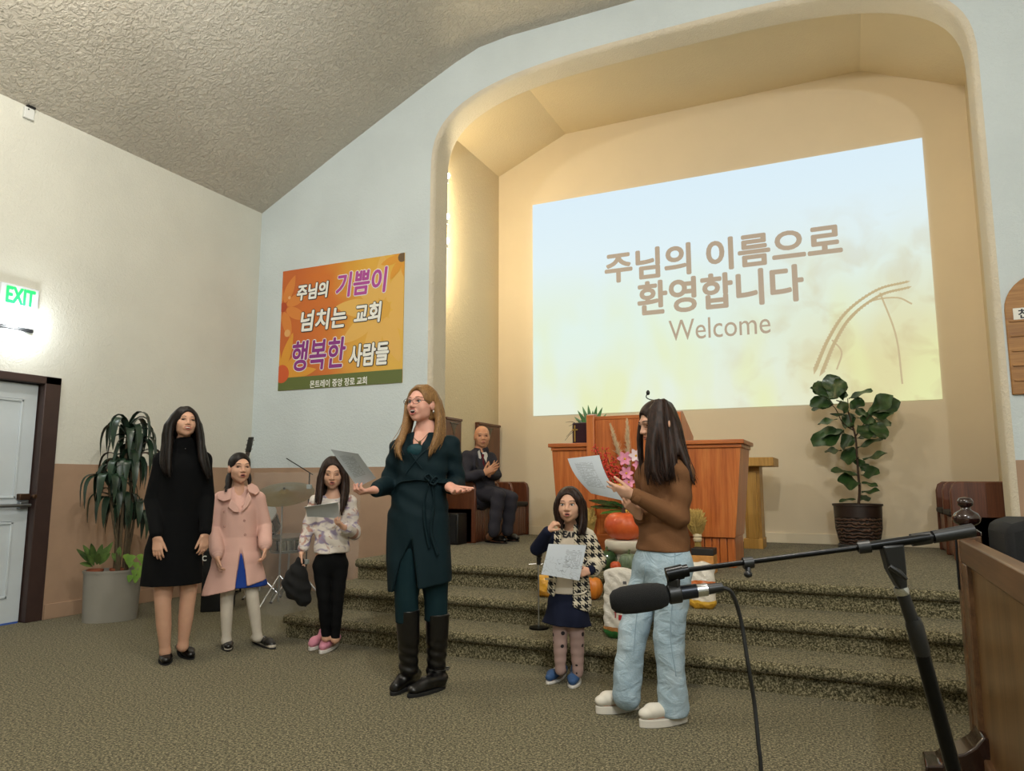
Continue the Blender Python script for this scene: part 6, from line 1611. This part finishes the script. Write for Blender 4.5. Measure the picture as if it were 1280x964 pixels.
for i, (px, py) in enumerate(((157, 698), (166, 699), (174, 698), (179, 702), (170, 708), (177, 712), (164, 706), (168, 717), (175, 719), (163, 724), (170, 725), (160, 703))):
    c = ap(px, py, -.17); leafmesh(c + V(0, 0, .035), c - V(0, 0, .03) + pr * rng.uniform(-.02, .02), .062, TOCAM(c) + V(0, 0, .5), 0, 'heart', 6, .15).build('pothos_leaf', POTH, PL, smooth=60)
for i, (bx, by, tx, ty) in enumerate(((116, 706, 96, 685), (117, 706, 99, 690), (118, 704, 104, 680), (119, 703, 114, 678), (121, 703, 128, 679), (122, 705, 134, 682), (116, 708, 100, 703), (118, 707, 108, 692), (121, 706, 124, 690), (124, 706, 138, 690), (125, 705, 141, 676), (146, 704, 150, 682), (148, 704, 140, 690))):
    b = ap(bx, by, -.08); t_ = ap(tx, ty, -.08 - rng.uniform(0, .1)); leafmesh(b, t_, .05, TOCAM(b) + V(0, 0, .8), .01, 'oval', 7, .15).build('low_leaf', VARI, PL, smooth=60)

# small bromeliad and velvet box on the pulpit
YB2 = 6.34
vb = thing('velvet_box', 'dark maroon velvet box with gold cross on the pulpit wing', 'box', (at(730, 552, Y=YB2)[0], YB2, 1.54))
x0, x1 = at(715, 540, Y=YB2 - .1)[0], at(746, 540, Y=YB2 - .1)[0]; z1 = at(730, 528, Y=YB2 - .1)[2]
m = MB(); m.box((x0, YB2 - .1, 1.54), (x1, YB2 + .1, z1)); m.build('velvet_cover', fabric('maroon_velvet', '2a0d1a', .9, sheen=.6), vb, bevel=.012)
GOLD2 = mat('gold', 'c9a45a', .3, .9); cx = at(718.5, 540, Y=YB2 - .105)[0]; cz = (1.54 + z1) / 2
m = MB(); m.box((cx - .006, YB2 - .108, cz - .075), (cx + .006, YB2 - .1, cz + .075)); m.box((cx - .028, YB2 - .108, cz + .028), (cx + .028, YB2 - .1, cz + .040)); m.build('cross', GOLD2, vb)
br = thing('bromeliad', 'small green spiky bromeliad behind the velvet box on the pulpit', 'plant', (at(742, 548, Y=6.56)[0], 6.56, 1.54))
bc = V(at(740, 548, Y=6.56)[0], 6.56, 1.54); m = MB(); m.lathe(bc, [(.05, 0), (.07, .12), (.075, .12), (.075, .135), (.06, .135), (0, .12)], 18); m.build('pot', mat('black_pot', '1a1a1c', .5), br)
BRL = leafmat('bromeliad_leaf', '2c5a2a', '4f8a45', .35)
for i, (tx, ty) in enumerate(((722, 512), (728, 507), (735, 505), (746, 506), (753, 508), (758, 516), (764, 521), (741, 512), (718, 520), (750, 522))):
    t_ = at(tx, ty, Y=6.56 + rng.uniform(-.08, .08)); leafmesh(bc + V(0, 0, .12), t_, .045, TOCAM(bc) + V(0, 0, .4), .01, 'strap', 7, .2).build('leaf', BRL, br, smooth=60)
for i, (tx, ty) in enumerate(((707, 528), (711, 533), (708, 546), (706, 551), (720, 526), (726, 525))):
    b = V(x0 + .02, YB2 + .1, z1 - .04); t_ = at(tx, ty, Y=YB2 + .14); m = MB(); m.tube(spline([bc + V(0, 0, .12), b * .5 + t_ * .5 + V(0, .03, .03), t_], 8), list(np.linspace(.004, .0015, 8)), 5); m.build('thin_shoot', mat('dark_shoot', '1d2416', .6), br)
# ================================================================ HARVEST DISPLAY
def gourd(name, label, c, r, h, lobes, lobe, m, stemm=None, axis=(0, 0, 1), cat='pumpkin', group=None, n=40):
    t = thing(name, label, cat, c, group); prof = []
    for k in range(15):
        a = math.pi * k / 14; prof.append((max(0.0, r * math.sin(a) ** .85 * (1.0)), h * (1 - math.cos(a)) / 2 - (h * .10 * math.exp(-((k - 14) / 2.0) ** 2))))
    mb = MB(); mb.lathe(c, prof, n, axis, lobes=lobes, lobe=lobe); mb.build('flesh', m, t, smooth=60)
    ax = nrm(axis); p = np.asarray(c) + ax * h * .88
    u, v, _ = frame(ax, (0, 1, 0)); mb = MB(); mb.tube([p, p + ax * h * .14, p + ax * h * .24 + u * r * .12], [r * .13, r * .09, r * .10], 8); mb.build('stem', stemm or STEM, t)
    return t
def rindmat(name, a, b, scale=6, stripes=0, rough=.4):
    t = NT(name); f = t.noise(t.coord(), scale, 4, .6, .5); t.setc(t.ramp(f, [(.3, a), (.7, b)])); t.p(rough=rough, coat=.25); t.bump(t.noise(t.coord(), 35, 3, .6), .15, .004); return t.m
REDP = rindmat('red_pumpkin_rind', 'c2441a', 'dd6a34', 8); ORP = rindmat('orange_pumpkin_rind', 'c4691a', 'd98a2e'); GRN = rindmat('grey_green_rind', '5c7058', '86967a'); WML = rindmat('watermelon_rind', '16301a', '3d6034', 16)
DSTEM = mat('green_stem', '55603a', .7, bump=.3)
WCER = mat('white_ceramic', 'd6cfc0', .6, var=.06, vs=5, bump=.2, bs=40)
YD = 5.61
# white pedestal, red pumpkin on top
px0, px1 = at(757, 680, Y=YD)[0], at(806, 680, Y=YD)[0]; pcx = (px0 + px1) / 2; prad = (px1 - px0) / 2; ptz = at(780, 676, Y=YD - .08)[2]
pe = thing('white_pedestal', 'round white pedestal carrying the red pumpkin on the stage', 'pedestal', (pcx, YD, ST))
hgt = ptz - ST
m = MB(); m.lathe((pcx, YD, ST), [(prad * .85, 0), (prad * .85, .03), (prad * .62, .05), (prad * .58, hgt * .55), (prad * .75, hgt - .09)], 32); m.build('column', WCER, pe, smooth=50)
m = MB(); m.lathe((pcx, YD, ST), [(prad * .75, hgt - .09), (prad * .98, hgt - .06), (prad * 1.0, hgt - .015), (prad * .95, hgt), (0, hgt)], 32); m.build('rim', WCER, pe, smooth=50)
ptop_ = ptz; pz1 = at(780, 637, Y=YD)[2]; prr = (at(805, 655, Y=YD)[0] - at(756.5, 655, Y=YD)[0]) / 2
gourd('red_pumpkin', 'big glossy red orange pumpkin on the white pedestal', (pcx - .005, YD, ptop_ - .004), prr, pz1 - ptop_, 12, .07, REDP)
def gr(px, py, Y): return at(px, py, Y=Y)
def ground(px, py, Y, z): p = at(px, py, Y=Y); return V(p[0], Y, z)
# on the second tread / stage in front
gourd('green_squash', 'pale grey green ribbed squash leaning on the white pedestal', ground(786, 700, 5.45, ST), .075, .15, 10, .16, GRN, DSTEM, cat='squash')
gourd('watermelon_gourd', 'dark green striped gourd beside the little girl drawing', ground(758, 712, 5.50, ST), .085, .16, 10, .05, WML, DSTEM, cat='gourd')
gourd('orange_squash', 'small bright orange squash in front of the dark green gourd', ground(771, 716, 5.44, ST), .05, .085, 8, .12, REDP, DSTEM, cat='squash')
gourd('orange_pumpkin', 'orange pumpkin standing on the upper step behind the little girl', ground(741, 748, 5.19, 2 * SH), .075, .17, 12, .10, ORP, DSTEM)
gourd('orange_pumpkin', 'small orange pumpkin between white pedestal and rice bag', ground(803, 716, 5.43, ST), .045, .07, 10, .10, ORP, DSTEM)
# bags
def bagmat(name, stops, ns=8):
    t = NT(name); tc = t.add('TexCoord'); sp = t.add('SeparateXYZ'); t.link(tc.outputs['Object'], sp.inputs[0]); n = t.noise(t.coord(), ns, 2, .5)
    z = t.math('ADD', sp.outputs[2], t.math('MULTIPLY', t.math('SUBTRACT', n, .5), .05)); t.setc(t.ramp(t.math('MULTIPLY', z, 2.0), stops, 'CONSTANT')); t.p(rough=.35); t.bump(t.noise(t.coord(), 18, 3, .6, 1.0), .6, .02); return t.m
def bag(name, label, x0, x1, y0, y1, z0, z1, m, cat='bag', tilt=0.0):
    c = V((x0 + x1) / 2, (y0 + y1) / 2, z0); t = thing(name, label, cat, c); sd = SDF(); hx, hy = (x1 - x0) / 2, (y1 - y0) / 2; h = z1 - z0
    for k in range(6):
        z = z0 + h * (.12 + .76 * k / 5); w = hx * (1.0 - .10 * (k / 5)); d_ = hy * (1 - .45 * (k / 5) ** 2)
        sd.ell((c[0], c[1] + tilt * k / 5, z), (w * 1.06, d_ * 1.05, h * .17), None, .03)
    sd.cone((c[0] - hx * .85, c[1] + tilt, z1 - .015), (c[0] + hx * .85, c[1] + tilt, z1 - .015), .014, k=.03); sd.cut((0, 0, z0), (0, 0, -1)); sd.disp(lambda x, y, z: .004 * np.sin(x * 70 + z * 50) * np.sin(z * 40))
    o = sdfobj('bag_skin', sd, .006, m, t)
    return t, sd
YBG = 4.83
x0, x1 = at(752, 780, Y=YBG - .06)[0], at(797, 780, Y=YBG - .06)[0]
rb, rsd = bag('rice_bag', 'white printed rice bag with green base standing on the lowest step', x0, x1, YBG - .07, YBG + .07, SH, at(770, 713, Y=YBG)[2], bagmat('rice_bag_print', [(0.0, '2c6b35'), (.10, 'b07a44'), (.14, 'dcd8cf')]))
hit = lambda px, py: rsd.hit(at(px, py, Y=YBG - .3), V(0, 1, 0), .5) - V(0, .003, 0)
m = MB(); c = hit(763, 780); m.box(c - V(.014, .002, .016), c + V(.014, .002, .016)); m.build('red_print', mat('red_print', 'b3222a', .5), rb)
m = MB(); c = hit(756, 773); m.box(c - V(.003, .002, .035), c + V(.003, .002, .035)); m.box(c - V(.010, .002, .002), c + V(.012, .002, .002)); m.build('red_figure_print', mat('red_print', 'b3222a', .5), rb)
m = MB(); c = hit(769, 769); m.ell(c, (.03, .004, .018), 12, 6); m.build('orange_print', mat('orange_print', 'c8935a', .5), rb)
m = MB(); c = hit(767, 735); m.box(c - V(.012, .002, .010), c + V(.012, .002, .010)); m.build('grey_print', mat('grey_print', '6d6d70', .5), rb)
YB3 = 5.16
x0, x1 = at(868, 740, Y=YB3 - .05)[0], at(889, 740, Y=YB3 - .05)[0]
bag('snack_bag', 'white and yellow snack bag on the middle step beside the pulpit', x0 - .05, x1 + .02, YB3 - .06, YB3 + .06, 2 * SH, at(875, 705, Y=YB3)[2], bagmat('snack_bag_print', [(0.0, 'b98a2a'), (.08, 'd6a83a'), (.11, 'd8cfc0'), (.30, 'c96f3a'), (.36, 'd6d0c4')]))
x0, x1 = at(674, 735, Y=5.18)[0], at(692, 735, Y=5.18)[0]
bag('yellow_bag', 'small yellow mesh bag on the middle step behind the little girl', x0, x1, 5.12, 5.26, 2 * SH, at(680, 720, Y=5.18)[2], bagmat('yellow_bag_print', [(0.0, 'a8741c'), (.1, 'd09a2c')]), )
# carton with a dark band behind the snack bag
YC = 5.60
cb_ = thing('gift_carton', 'small orange carton with dark top band at the pulpit foot', 'box', ground(878, 712, YC, ST)); x0, x1 = at(864, 700, Y=YC)[0], at(892, 700, Y=YC)[0]; zc = at(878, 686, Y=YC)[2]
m = MB(); m.box((x0, YC, ST), (x1, YC + .16, zc - .05)); m.build('carton', mat('carton_orange', 'c58a45', .6, var=.25, vs=14), cb_, bevel=.004)
m = MB(); m.box((x0, YC - .002, zc - .05), (x1, YC + .16, zc)); m.build('dark_band', mat('carton_black', '1b1816', .5), cb_, bevel=.004)
gourd('orange_persimmon', 'orange persimmon lying in front of the gift carton', ground(882, 713, 5.47, ST), .055, .075, 6, .05, ORP, DSTEM, cat='fruit')
# wheat sheaves
WHT = mat('wheat_straw', 'a98f4e', .8, var=.25, vs=30)
def sheaf(label, top, tie, foot, Y, spread, n, zf):
    tp, ti = at(*top, Y=Y), at(*tie, Y=Y); ft = V(at(*foot, Y=Y)[0], Y, zf); t = thing('wheat_sheaf', label, 'wheat', ft)
    ears = MB(); st = MB(); r = np.random.RandomState(3)
    for _ in range(n):
        a, q = r.rand() * 6.28, math.sqrt(r.rand()); o = V(math.cos(a) * spread * q, math.sin(a) * spread * .7 * q, r.uniform(-.05, .04) - .05 * q * q)
        e = tp + o; k = ti + o * .22 * V(1, 1, 0); b = ft + o * .5 * V(1, 1, 0); b[2] = zf
        st.tube([b, k, k * .5 + e * .5 + o * V(.1, .1, 0), e], [.0018] * 4, 4); d_ = nrm(e - k + o * .8); ears.tube([e - d_ * .045, e - d_ * .02, e, e + d_ * .012], [.003, .007, .006, .001], 5)
    o1 = st.build('stalks', WHT, t, smooth=60, fix=False); o1['kind'] = 'stuff'; o2 = ears.build('ears', mat('wheat_ear', 'b79a55', .8, var=.3, vs=60), t, smooth=60, fix=False); o2['kind'] = 'stuff'
    m = MB(); m.lathe(ti, [(.030, -.03), (.036, -.012), (.030, 0), (.036, .012), (.028, .03)], 14); m.build('ribbon', mat('cream_ribbon', 'c9b896', .7), t)
sheaf('dried wheat sheaf tied with ribbon beside the brown sweater girl', (869, 642), (872, 672), (873, 690), 5.86, .085, 220, ST)
sheaf('dried wheat sheaf behind the head of the little girl', (738, 640), (738, 672), (738, 690), 5.86, .05, 120, ST)

# ---- flower arrangement behind the pumpkin
YF2 = 5.885
fb = thing('flower_arrangement', 'tall arrangement of red berries pampas and pink lilies on the stage', 'flowers', (at(778, 640, Y=YF2)[0], YF2, ST))
vc = V(at(784, 640, Y=YF2)[0], YF2, ST); vtop = at(780, 630, Y=YF2)[2]
m = MB(); m.lathe(vc, [(.055, 0), (.055, .02), (.045, .05), (.05, (vtop - ST) * .6), (.06, vtop - ST), (.052, vtop - ST), (0, vtop - ST - .04)], 24); m.build('vase', mat('dark_vase', '2a211c', .4), fb)
BER = mat('red_berry', 'd2392c', .35, coat=.3); vt = V(vc[0], YF2, vtop)
for i, (tx, ty) in enumerate(((744, 560), (756, 563), (766, 572), (776, 585), (760, 590), (770, 600), (752, 575))):
    tip = at(tx, ty, Y=YF2 - .05 + rng.uniform(-.05, .05)); cv = spline([vt, vt * .5 + tip * .5 + V(-.02, -.02, .03), tip], 12); m = MB(); m.tube(cv, .003, 5); br_ = m.build('berry_stem', STEM, fb)
    mb = MB()
    for p in cv[4:]:
        for _ in range(7): mb.ell(p + rng.randn(3) * .016, (.0075,) * 3, 6, 4)
    o = mb.build('berries', BER, br_, smooth=80, fix=False); o['kind'] = 'stuff'
PAM = mat('pampas', 'd6c09c', .95, var=.15, vs=40, bump=.5, bs=200)
for pts in (((783, 600), (776, 575), (763, 533)), ((787, 600), (785, 570), (784, 527))):
    cv = spline([vt] + [at(*p, Y=YF2 + .03) for p in pts], 44); m = MB(); m.tube(cv[:26], .003, 5); s_ = m.build('pampas_stem', WHT, fb)
    mb = MB()
    for k, p in enumerate(cv[20:]):
        rr = .024 * math.sin(math.pi * (k + 2) / 26.5) + .004
        for _ in range(28):
            o_ = rng.randn(3) * rr * .55; mb.tube([p + o_ * .3, p + o_ + V(0, 0, .025)], [.0028, .0006], 3, cap=False)
    o = mb.build('pampas_plume', PAM, s_, smooth=60, fix=False); o['kind'] = 'stuff'
PKP = mat('lily_pink', 'd88aa8', .5, var=.25, vs=25); PKW = mat('lily_white', 'e3cdd2', .5); YEL = mat('yellow_petal', 'd9a92a', .5)
def bloom(name, c, r, n, m, face, eye, cup=.35):
    fu, fv, fd = frame(face); mb0 = MB(); mb0.ell(c + fd * r * .1, (r * .16,) * 3, 10, 6); core = mb0.build(name, eye, fb, smooth=80)
    for k in range(n):
        a = 2 * math.pi * k / n; d_ = fu * math.cos(a) + fv * math.sin(a); leafmesh(c, c + d_ * r + fd * r * cup, r * .62 if n < 8 else r * .34, fd, 0, 'oval', 6, .2).build('petal', m, core, smooth=60)
for (px, py, r, mm) in ((781, 574, .065, PKP), (795, 570, .06, PKW), (783, 592, .06, PKP), (786, 603, .055, PKP), (798, 582, .05, PKP)):
    c = at(px, py, Y=YF2 - .08); bloom('lily', c, r, 6, mm, TOCAM(c) + V(0, 0, .3), YEL)
for px, py in ((770, 609), (778, 607), (784, 640)): c = at(px, py, Y=YF2 - .10); bloom('yellow_flower', c, .04, 11, YEL, TOCAM(c) + V(0, 0, .3), mat('flower_core', '8a5a1e', .7), .1)
DGL = leafmat('dark_gloss_leaf', '14301b', '2d5a2c', .2); LGL = leafmat('light_leaf', '3f6a2e', '6f9a45', .35)
for (bx, by, tx, ty, w, mm) in ((778, 634, 736, 624, .085, DGL), (776, 636, 738, 632, .07, DGL), (782, 636, 762, 625, .06, DGL), (778, 638, 750, 641, .045, LGL), (780, 640, 752, 639, .03, LGL), (786, 638, 772, 644, .04, LGL), (788, 636, 800, 640, .05, DGL), (782, 628, 764, 596, .03, LGL), (786, 628, 795, 612, .04, DGL), (780, 636, 745, 634, .03, LGL)):
    b = at(bx, by, Y=YF2 - .05); t_ = at(tx, ty, Y=YF2 - .12); leafmesh(b, t_, w, V(0, 0, 1) + TOCAM(b) * .5, .01, 'oval', 8, .12).build('foliage_leaf', mm, fb, smooth=60)

# ================================================================ DRUMS, GUITAR AND THE LIKE
SHELL = mat('drum_shell_dark', '1b2026', .25, .3, coat=.4); DHEAD = mat('drum_head', 'd4d2ca', .6); BRASS = mat('cymbal_brass', '7a6a42', .32, .9, var=.15, vs=30); ALU = mat('aluminium', 'b7babd', .3, 1.0)
def tripod(root, c, h, r, legr=.007):
    for k in range(3):
        a = 2 * math.pi * k / 3 + .5; e = V(c[0] + r * math.cos(a), c[1] + r * math.sin(a), .008); m = MB(); m.tube([V(c[0], c[1], h), e], [legr, legr], 8); lg = m.build('leg', ALU, root); m = MB(); m.ell(e, (.014, .014, .01), 10, 6); m.build('rubber_foot', BLACK, lg)
cyc = at(355.5, 615, Y=5.62); cs_ = thing('cymbal_stand', 'brass cymbal on a chrome tripod stand beside the steps', 'cymbal', (cyc[0], cyc[1], 0))
m = MB(); m.cyl((cyc[0] - .02, cyc[1], .05), (cyc[0] - .02, cyc[1], cyc[2] - .05), .010, n=12); m.cyl((cyc[0] - .02, cyc[1], cyc[2] - .05), cyc + V(0, 0, .03), .006, n=10); m.build('pole', ALU, cs_)
cr = float(np.linalg.norm(at(384, 612, Y=5.62) - at(327, 618, Y=5.62))) / 2; tax = nrm(V(0, 0, 1) + V(.67, -.74, 0) * .42 - V(.74, .67, 0) * .12); m = MB(); m.lathe(cyc, [(0.0, .030), (.03, .026), (.055, .010), (.06, .006), (cr * .6, -.004), (cr, -.022), (cr, -.024), (cr * .6, -.007), (.06, .003), (0, .02)], 48, axis=tax); m.build('cymbal', BRASS, cs_, smooth=50)
m = MB(); m.ell(cyc + tax * .035, (.012, .012, .012), 10, 6); m.build('wing_nut', BLACK, cs_); tripod(cs_, (cyc[0] - .02, cyc[1]), .30, .26)
def drum(name, label, c, r, h, axis, shell, stand=True):
    t = thing(name, label, 'drum', (c[0], c[1], 0)); ax = nrm(axis); b = np.asarray(c) - ax * h / 2
    m = MB(); m.lathe(b, [(r, 0), (r, h)], 40, axis=ax); m.build('shell', shell, t, smooth=40)
    for q, o_ in ((0, 0.0), (1, h)):
        m = MB(); m.lathe(b + ax * o_, [(r * .98, -.012), (r * 1.04, -.012), (r * 1.05, .012), (r * .98, .012)], 40, axis=ax); m.build('hoop', ALU, t, smooth=50)
        m = MB(); m.lathe(b + ax * o_, [(0, .004 if q else -.004), (r * .98, .004 if q else -.004)], 40, axis=ax); m.build('head', DHEAD if q else BLACK, t)
    u, v, _ = frame(ax)
    for k in range(8):
        a = 2 * math.pi * k / 8 + .2; d_ = u * math.cos(a) + v * math.sin(a); m = MB(); m.bar(b + d_ * r * 1.02 + ax * h * .15, b + d_ * r * 1.02 + ax * h * .85, .014, .016); m.build('lug', ALU, t, bevel=.002)
    if stand:
        m = MB(); m.cyl((c[0], c[1], .06), np.asarray(c) - ax * h * .6, .010, n=10); m.build('stand_pole', ALU, t); tripod(t, c, .22, .22)
        for k in range(3):
            a = 2 * math.pi * k / 3; m = MB(); m.tube([np.asarray(c) - ax * h * .75, V(c[0] + r * .95 * math.cos(a), c[1] + r * .95 * math.sin(a), c[2] - h * .52)], .006, 6); m.build('basket_arm', ALU, t)
    return t
sc_ = at(361.5, 679, Y=5.96); drum('snare_drum', 'chrome snare drum on a stand behind the tie dye sweater girl', sc_, .19, .13, (0, -.08, 1), mat('chrome_shell', 'aeb2b6', .15, 1.0))
tc_ = at(328, 652, Y=6.02); drum('tom_drum', 'dark tilted tom drum behind the girl in the pink coat', tc_, .16, .22, (.35, -.75, .8), SHELL)
# amplifier with the letter C
am = thing('black_amplifier', 'black amplifier box with white letter behind the pink coat girl', 'amplifier', (-5.38, 5.35, 0)); a0 = at(250, 766, Z=0); a1 = at(291, 764, Z=0)
ay = nrm(V(a1[0] - a0[0], a1[1] - a0[1], 0)); az = V(-ay[1], ay[0], 0); hA = at(270, 688, Y=a0[1] * .5 + a1[1] * .5)[2]
m = MB(); m.hexa([a0, a1, a1 + az * .3, a0 + az * .3, a0 + V(0, 0, hA), a1 + V(0, 0, hA), a1 + az * .3 + V(0, 0, hA), a0 + az * .3 + V(0, 0, hA)]); m.build('cabinet', CLOTHBLK, am, bevel=.01)
d_ = ray(255.5, 698); tt = float((a0 - CPOS) @ -az) / float(d_ @ -az); text('lettering', 'C', WHITE, am, CPOS + d_ * tt - az * .006, ay, (0, 0, 1), .06, embolden=.002, fit=(.036, .046))
# guitar on a stand
gp = at(312, 556, Y=6.05); gt = thing('guitar', 'guitar with dark headstock standing behind the pink coat girl', 'guitar', (gp[0] - .06, 6.05, 0))
nk = nrm(V(.10, .12, 1)); hd = gp; m = MB(); m.obox(hd, V(1, 0, 0), np.cross(nk, V(1, 0, 0)), nk, .036, .009, .085); m.build('headstock', mat('guitar_black', '101012', .25), gt, bevel=.006)
for k in range(3):
    for s in (-1, 1):
        q = hd + nk * (-.05 + .05 * k) + V(s * .046, 0, 0); m = MB(); m.ell(q, (.011, .006, .008), 8, 6); m.build('tuning_peg', CHROME, gt)
m = MB(); m.bar(hd - nk * .08, hd - nk * .55, .045, .022, (0, 1, 0)); m.build('neck', mat('rosewood', '2b1a14', .4), gt, bevel=.005)
bd = hd - nk * .80; sd = SDF(); A_ = [V(1, 0, 0), nrm(np.cross(nk, V(1, 0, 0))), nk]; sd.ell(bd - nk * .06, (.19, .05, .17), A_); sd.ell(bd + nk * .16, (.145, .05, .12), A_, .05); sdfobj('guitar_body', sd, .008, mat('guitar_body', '7a4a22', .25, coat=.5), gt)
m = MB(); m.tube([V(bd[0], bd[1] + .1, bd[2]), V(bd[0], bd[1] + .14, .02)], .010, 8); m.tube([V(bd[0] - .14, bd[1] - .12, .012), V(bd[0], bd[1] + .14, .03), V(bd[0] + .14, bd[1] - .12, .012)], .009, 8); m.tube([V(bd[0] - .1, bd[1] - .08, bd[2] - .26), V(bd[0] - .1, bd[1] + .11, bd[2] - .24), V(bd[0] + .1, bd[1] + .11, bd[2] - .24), V(bd[0] + .1, bd[1] - .08, bd[2] - .26)], .008, 8)
m.tube([V(bd[0], bd[1] + .11, bd[2] - .24), V(bd[0], bd[1] + .14, .05)], .009, 8); m.build('guitar_stand', BLACKM, gt)
# acrylic drum shield and boom stand
def acrylic():
    t = NT('clear_acrylic'); t.setc('eef2f2'); t.p(rough=.04, alpha=.045, spec=.6); return t.m
AC = acrylic(); Y0 = 5.20
for (xa, xb, dy, lb) in ((318, 388, .10, 'clear acrylic drum shield panel in front of the snare drum'), (388, 440, -.06, 'clear acrylic drum shield panel angled towards the steps')):
    p0, p1 = at(xa, 591, Y=Y0 + dy), at(xb, 591, Y=Y0); p1 = at(xb, 591, Y=Y0) if xa == 318 else at(xb, 594, Y=Y0 + .5); p0 = p0 if xa == 318 else at(xa, 591, Y=Y0)
    if xb == 440: p1 = V(SXL - .05, Y0 + .35, p0[2])
    t = thing('drum_shield', lb, 'screen', (p0 + p1) / 2 * V(1, 1, 0)); n_ = nrm(np.cross(p1 - p0, V(0, 0, 1))) * .006; b0, b1 = p0 * V(1, 1, 0), p1 * V(1, 1, 0)
    m = MB(); m.hexa([b0, b1, b1 + n_, b0 + n_, V(*p0[:2], p0[2]), V(*p1[:2], p0[2]), V(*p1[:2], p0[2]) + n_, V(*p0[:2], p0[2]) + n_]); m.build('panel', AC, t)
    if xa == 318:
        for z in (p0[2] - .13, .5): m = MB(); m.box(V(p1[0] - .03, p1[1] - .012, z - .02), V(p1[0] + .015, p1[1] + .012, z + .02)); m.build('hinge', mat('clear_hinge', '9aa2a4', .3), t, bevel=.003)
bs = at(387, 591, Y=6.22); bo = thing('boom_stand', 'thin boom microphone stand over the snare drum', 'mic stand', (bs[0], bs[1], 0))
m = MB(); m.cyl((bs[0], bs[1], .05), bs, .007, n=8); m.build('pole', BLACKM, bo); m = MB(); m.cyl(bs + (bs - at(358, 573, Y=6.1)) * .15, at(358, 573, Y=6.1), .005, n=8); m.build('boom', BLACKM, bo); tripod(bo, bs, .2, .16)
m = MB(); m.box(at(384, 614, Y=6.22) - V(.03, .015, .022), at(384, 614, Y=6.22) + V(.03, .015, .022)); m.build('clamp', ALU, bo, bevel=.004)
# hanging towel-like drum rug is not in view; small microphone by the stage edge
mm_ = at(674, 697, Y=4.88); sm = thing('short_mic_stand', 'small black microphone on short stand behind the little girl', 'microphone', (mm_[0], mm_[1], SH))
m = MB(); m.ell(mm_ + V(0, 0, .025), (.024, .024, .03), 12, 8); m.build('mic_head', BLACK, sm); m = MB(); m.cyl(mm_ - V(.006, 0, .05), mm_, .014, .02, 12); m.build('mic_handle', BLACK, sm)
m = MB(); m.cyl((mm_[0] - .006, mm_[1], SH + .01), mm_ - V(.006, 0, .045), .006, n=8); m.build('pole', ALU, sm); m = MB(); m.lathe((mm_[0] - .006, mm_[1], SH), [(.07, 0), (.07, .012), (.02, .018)], 20); m.build('base', BLACKM, sm)
m = MB(); m.cyl(at(661, 705.5, Y=4.88), at(679, 705, Y=4.88), .0035, n=6); m.build('cross_bar', CHROME, sm)
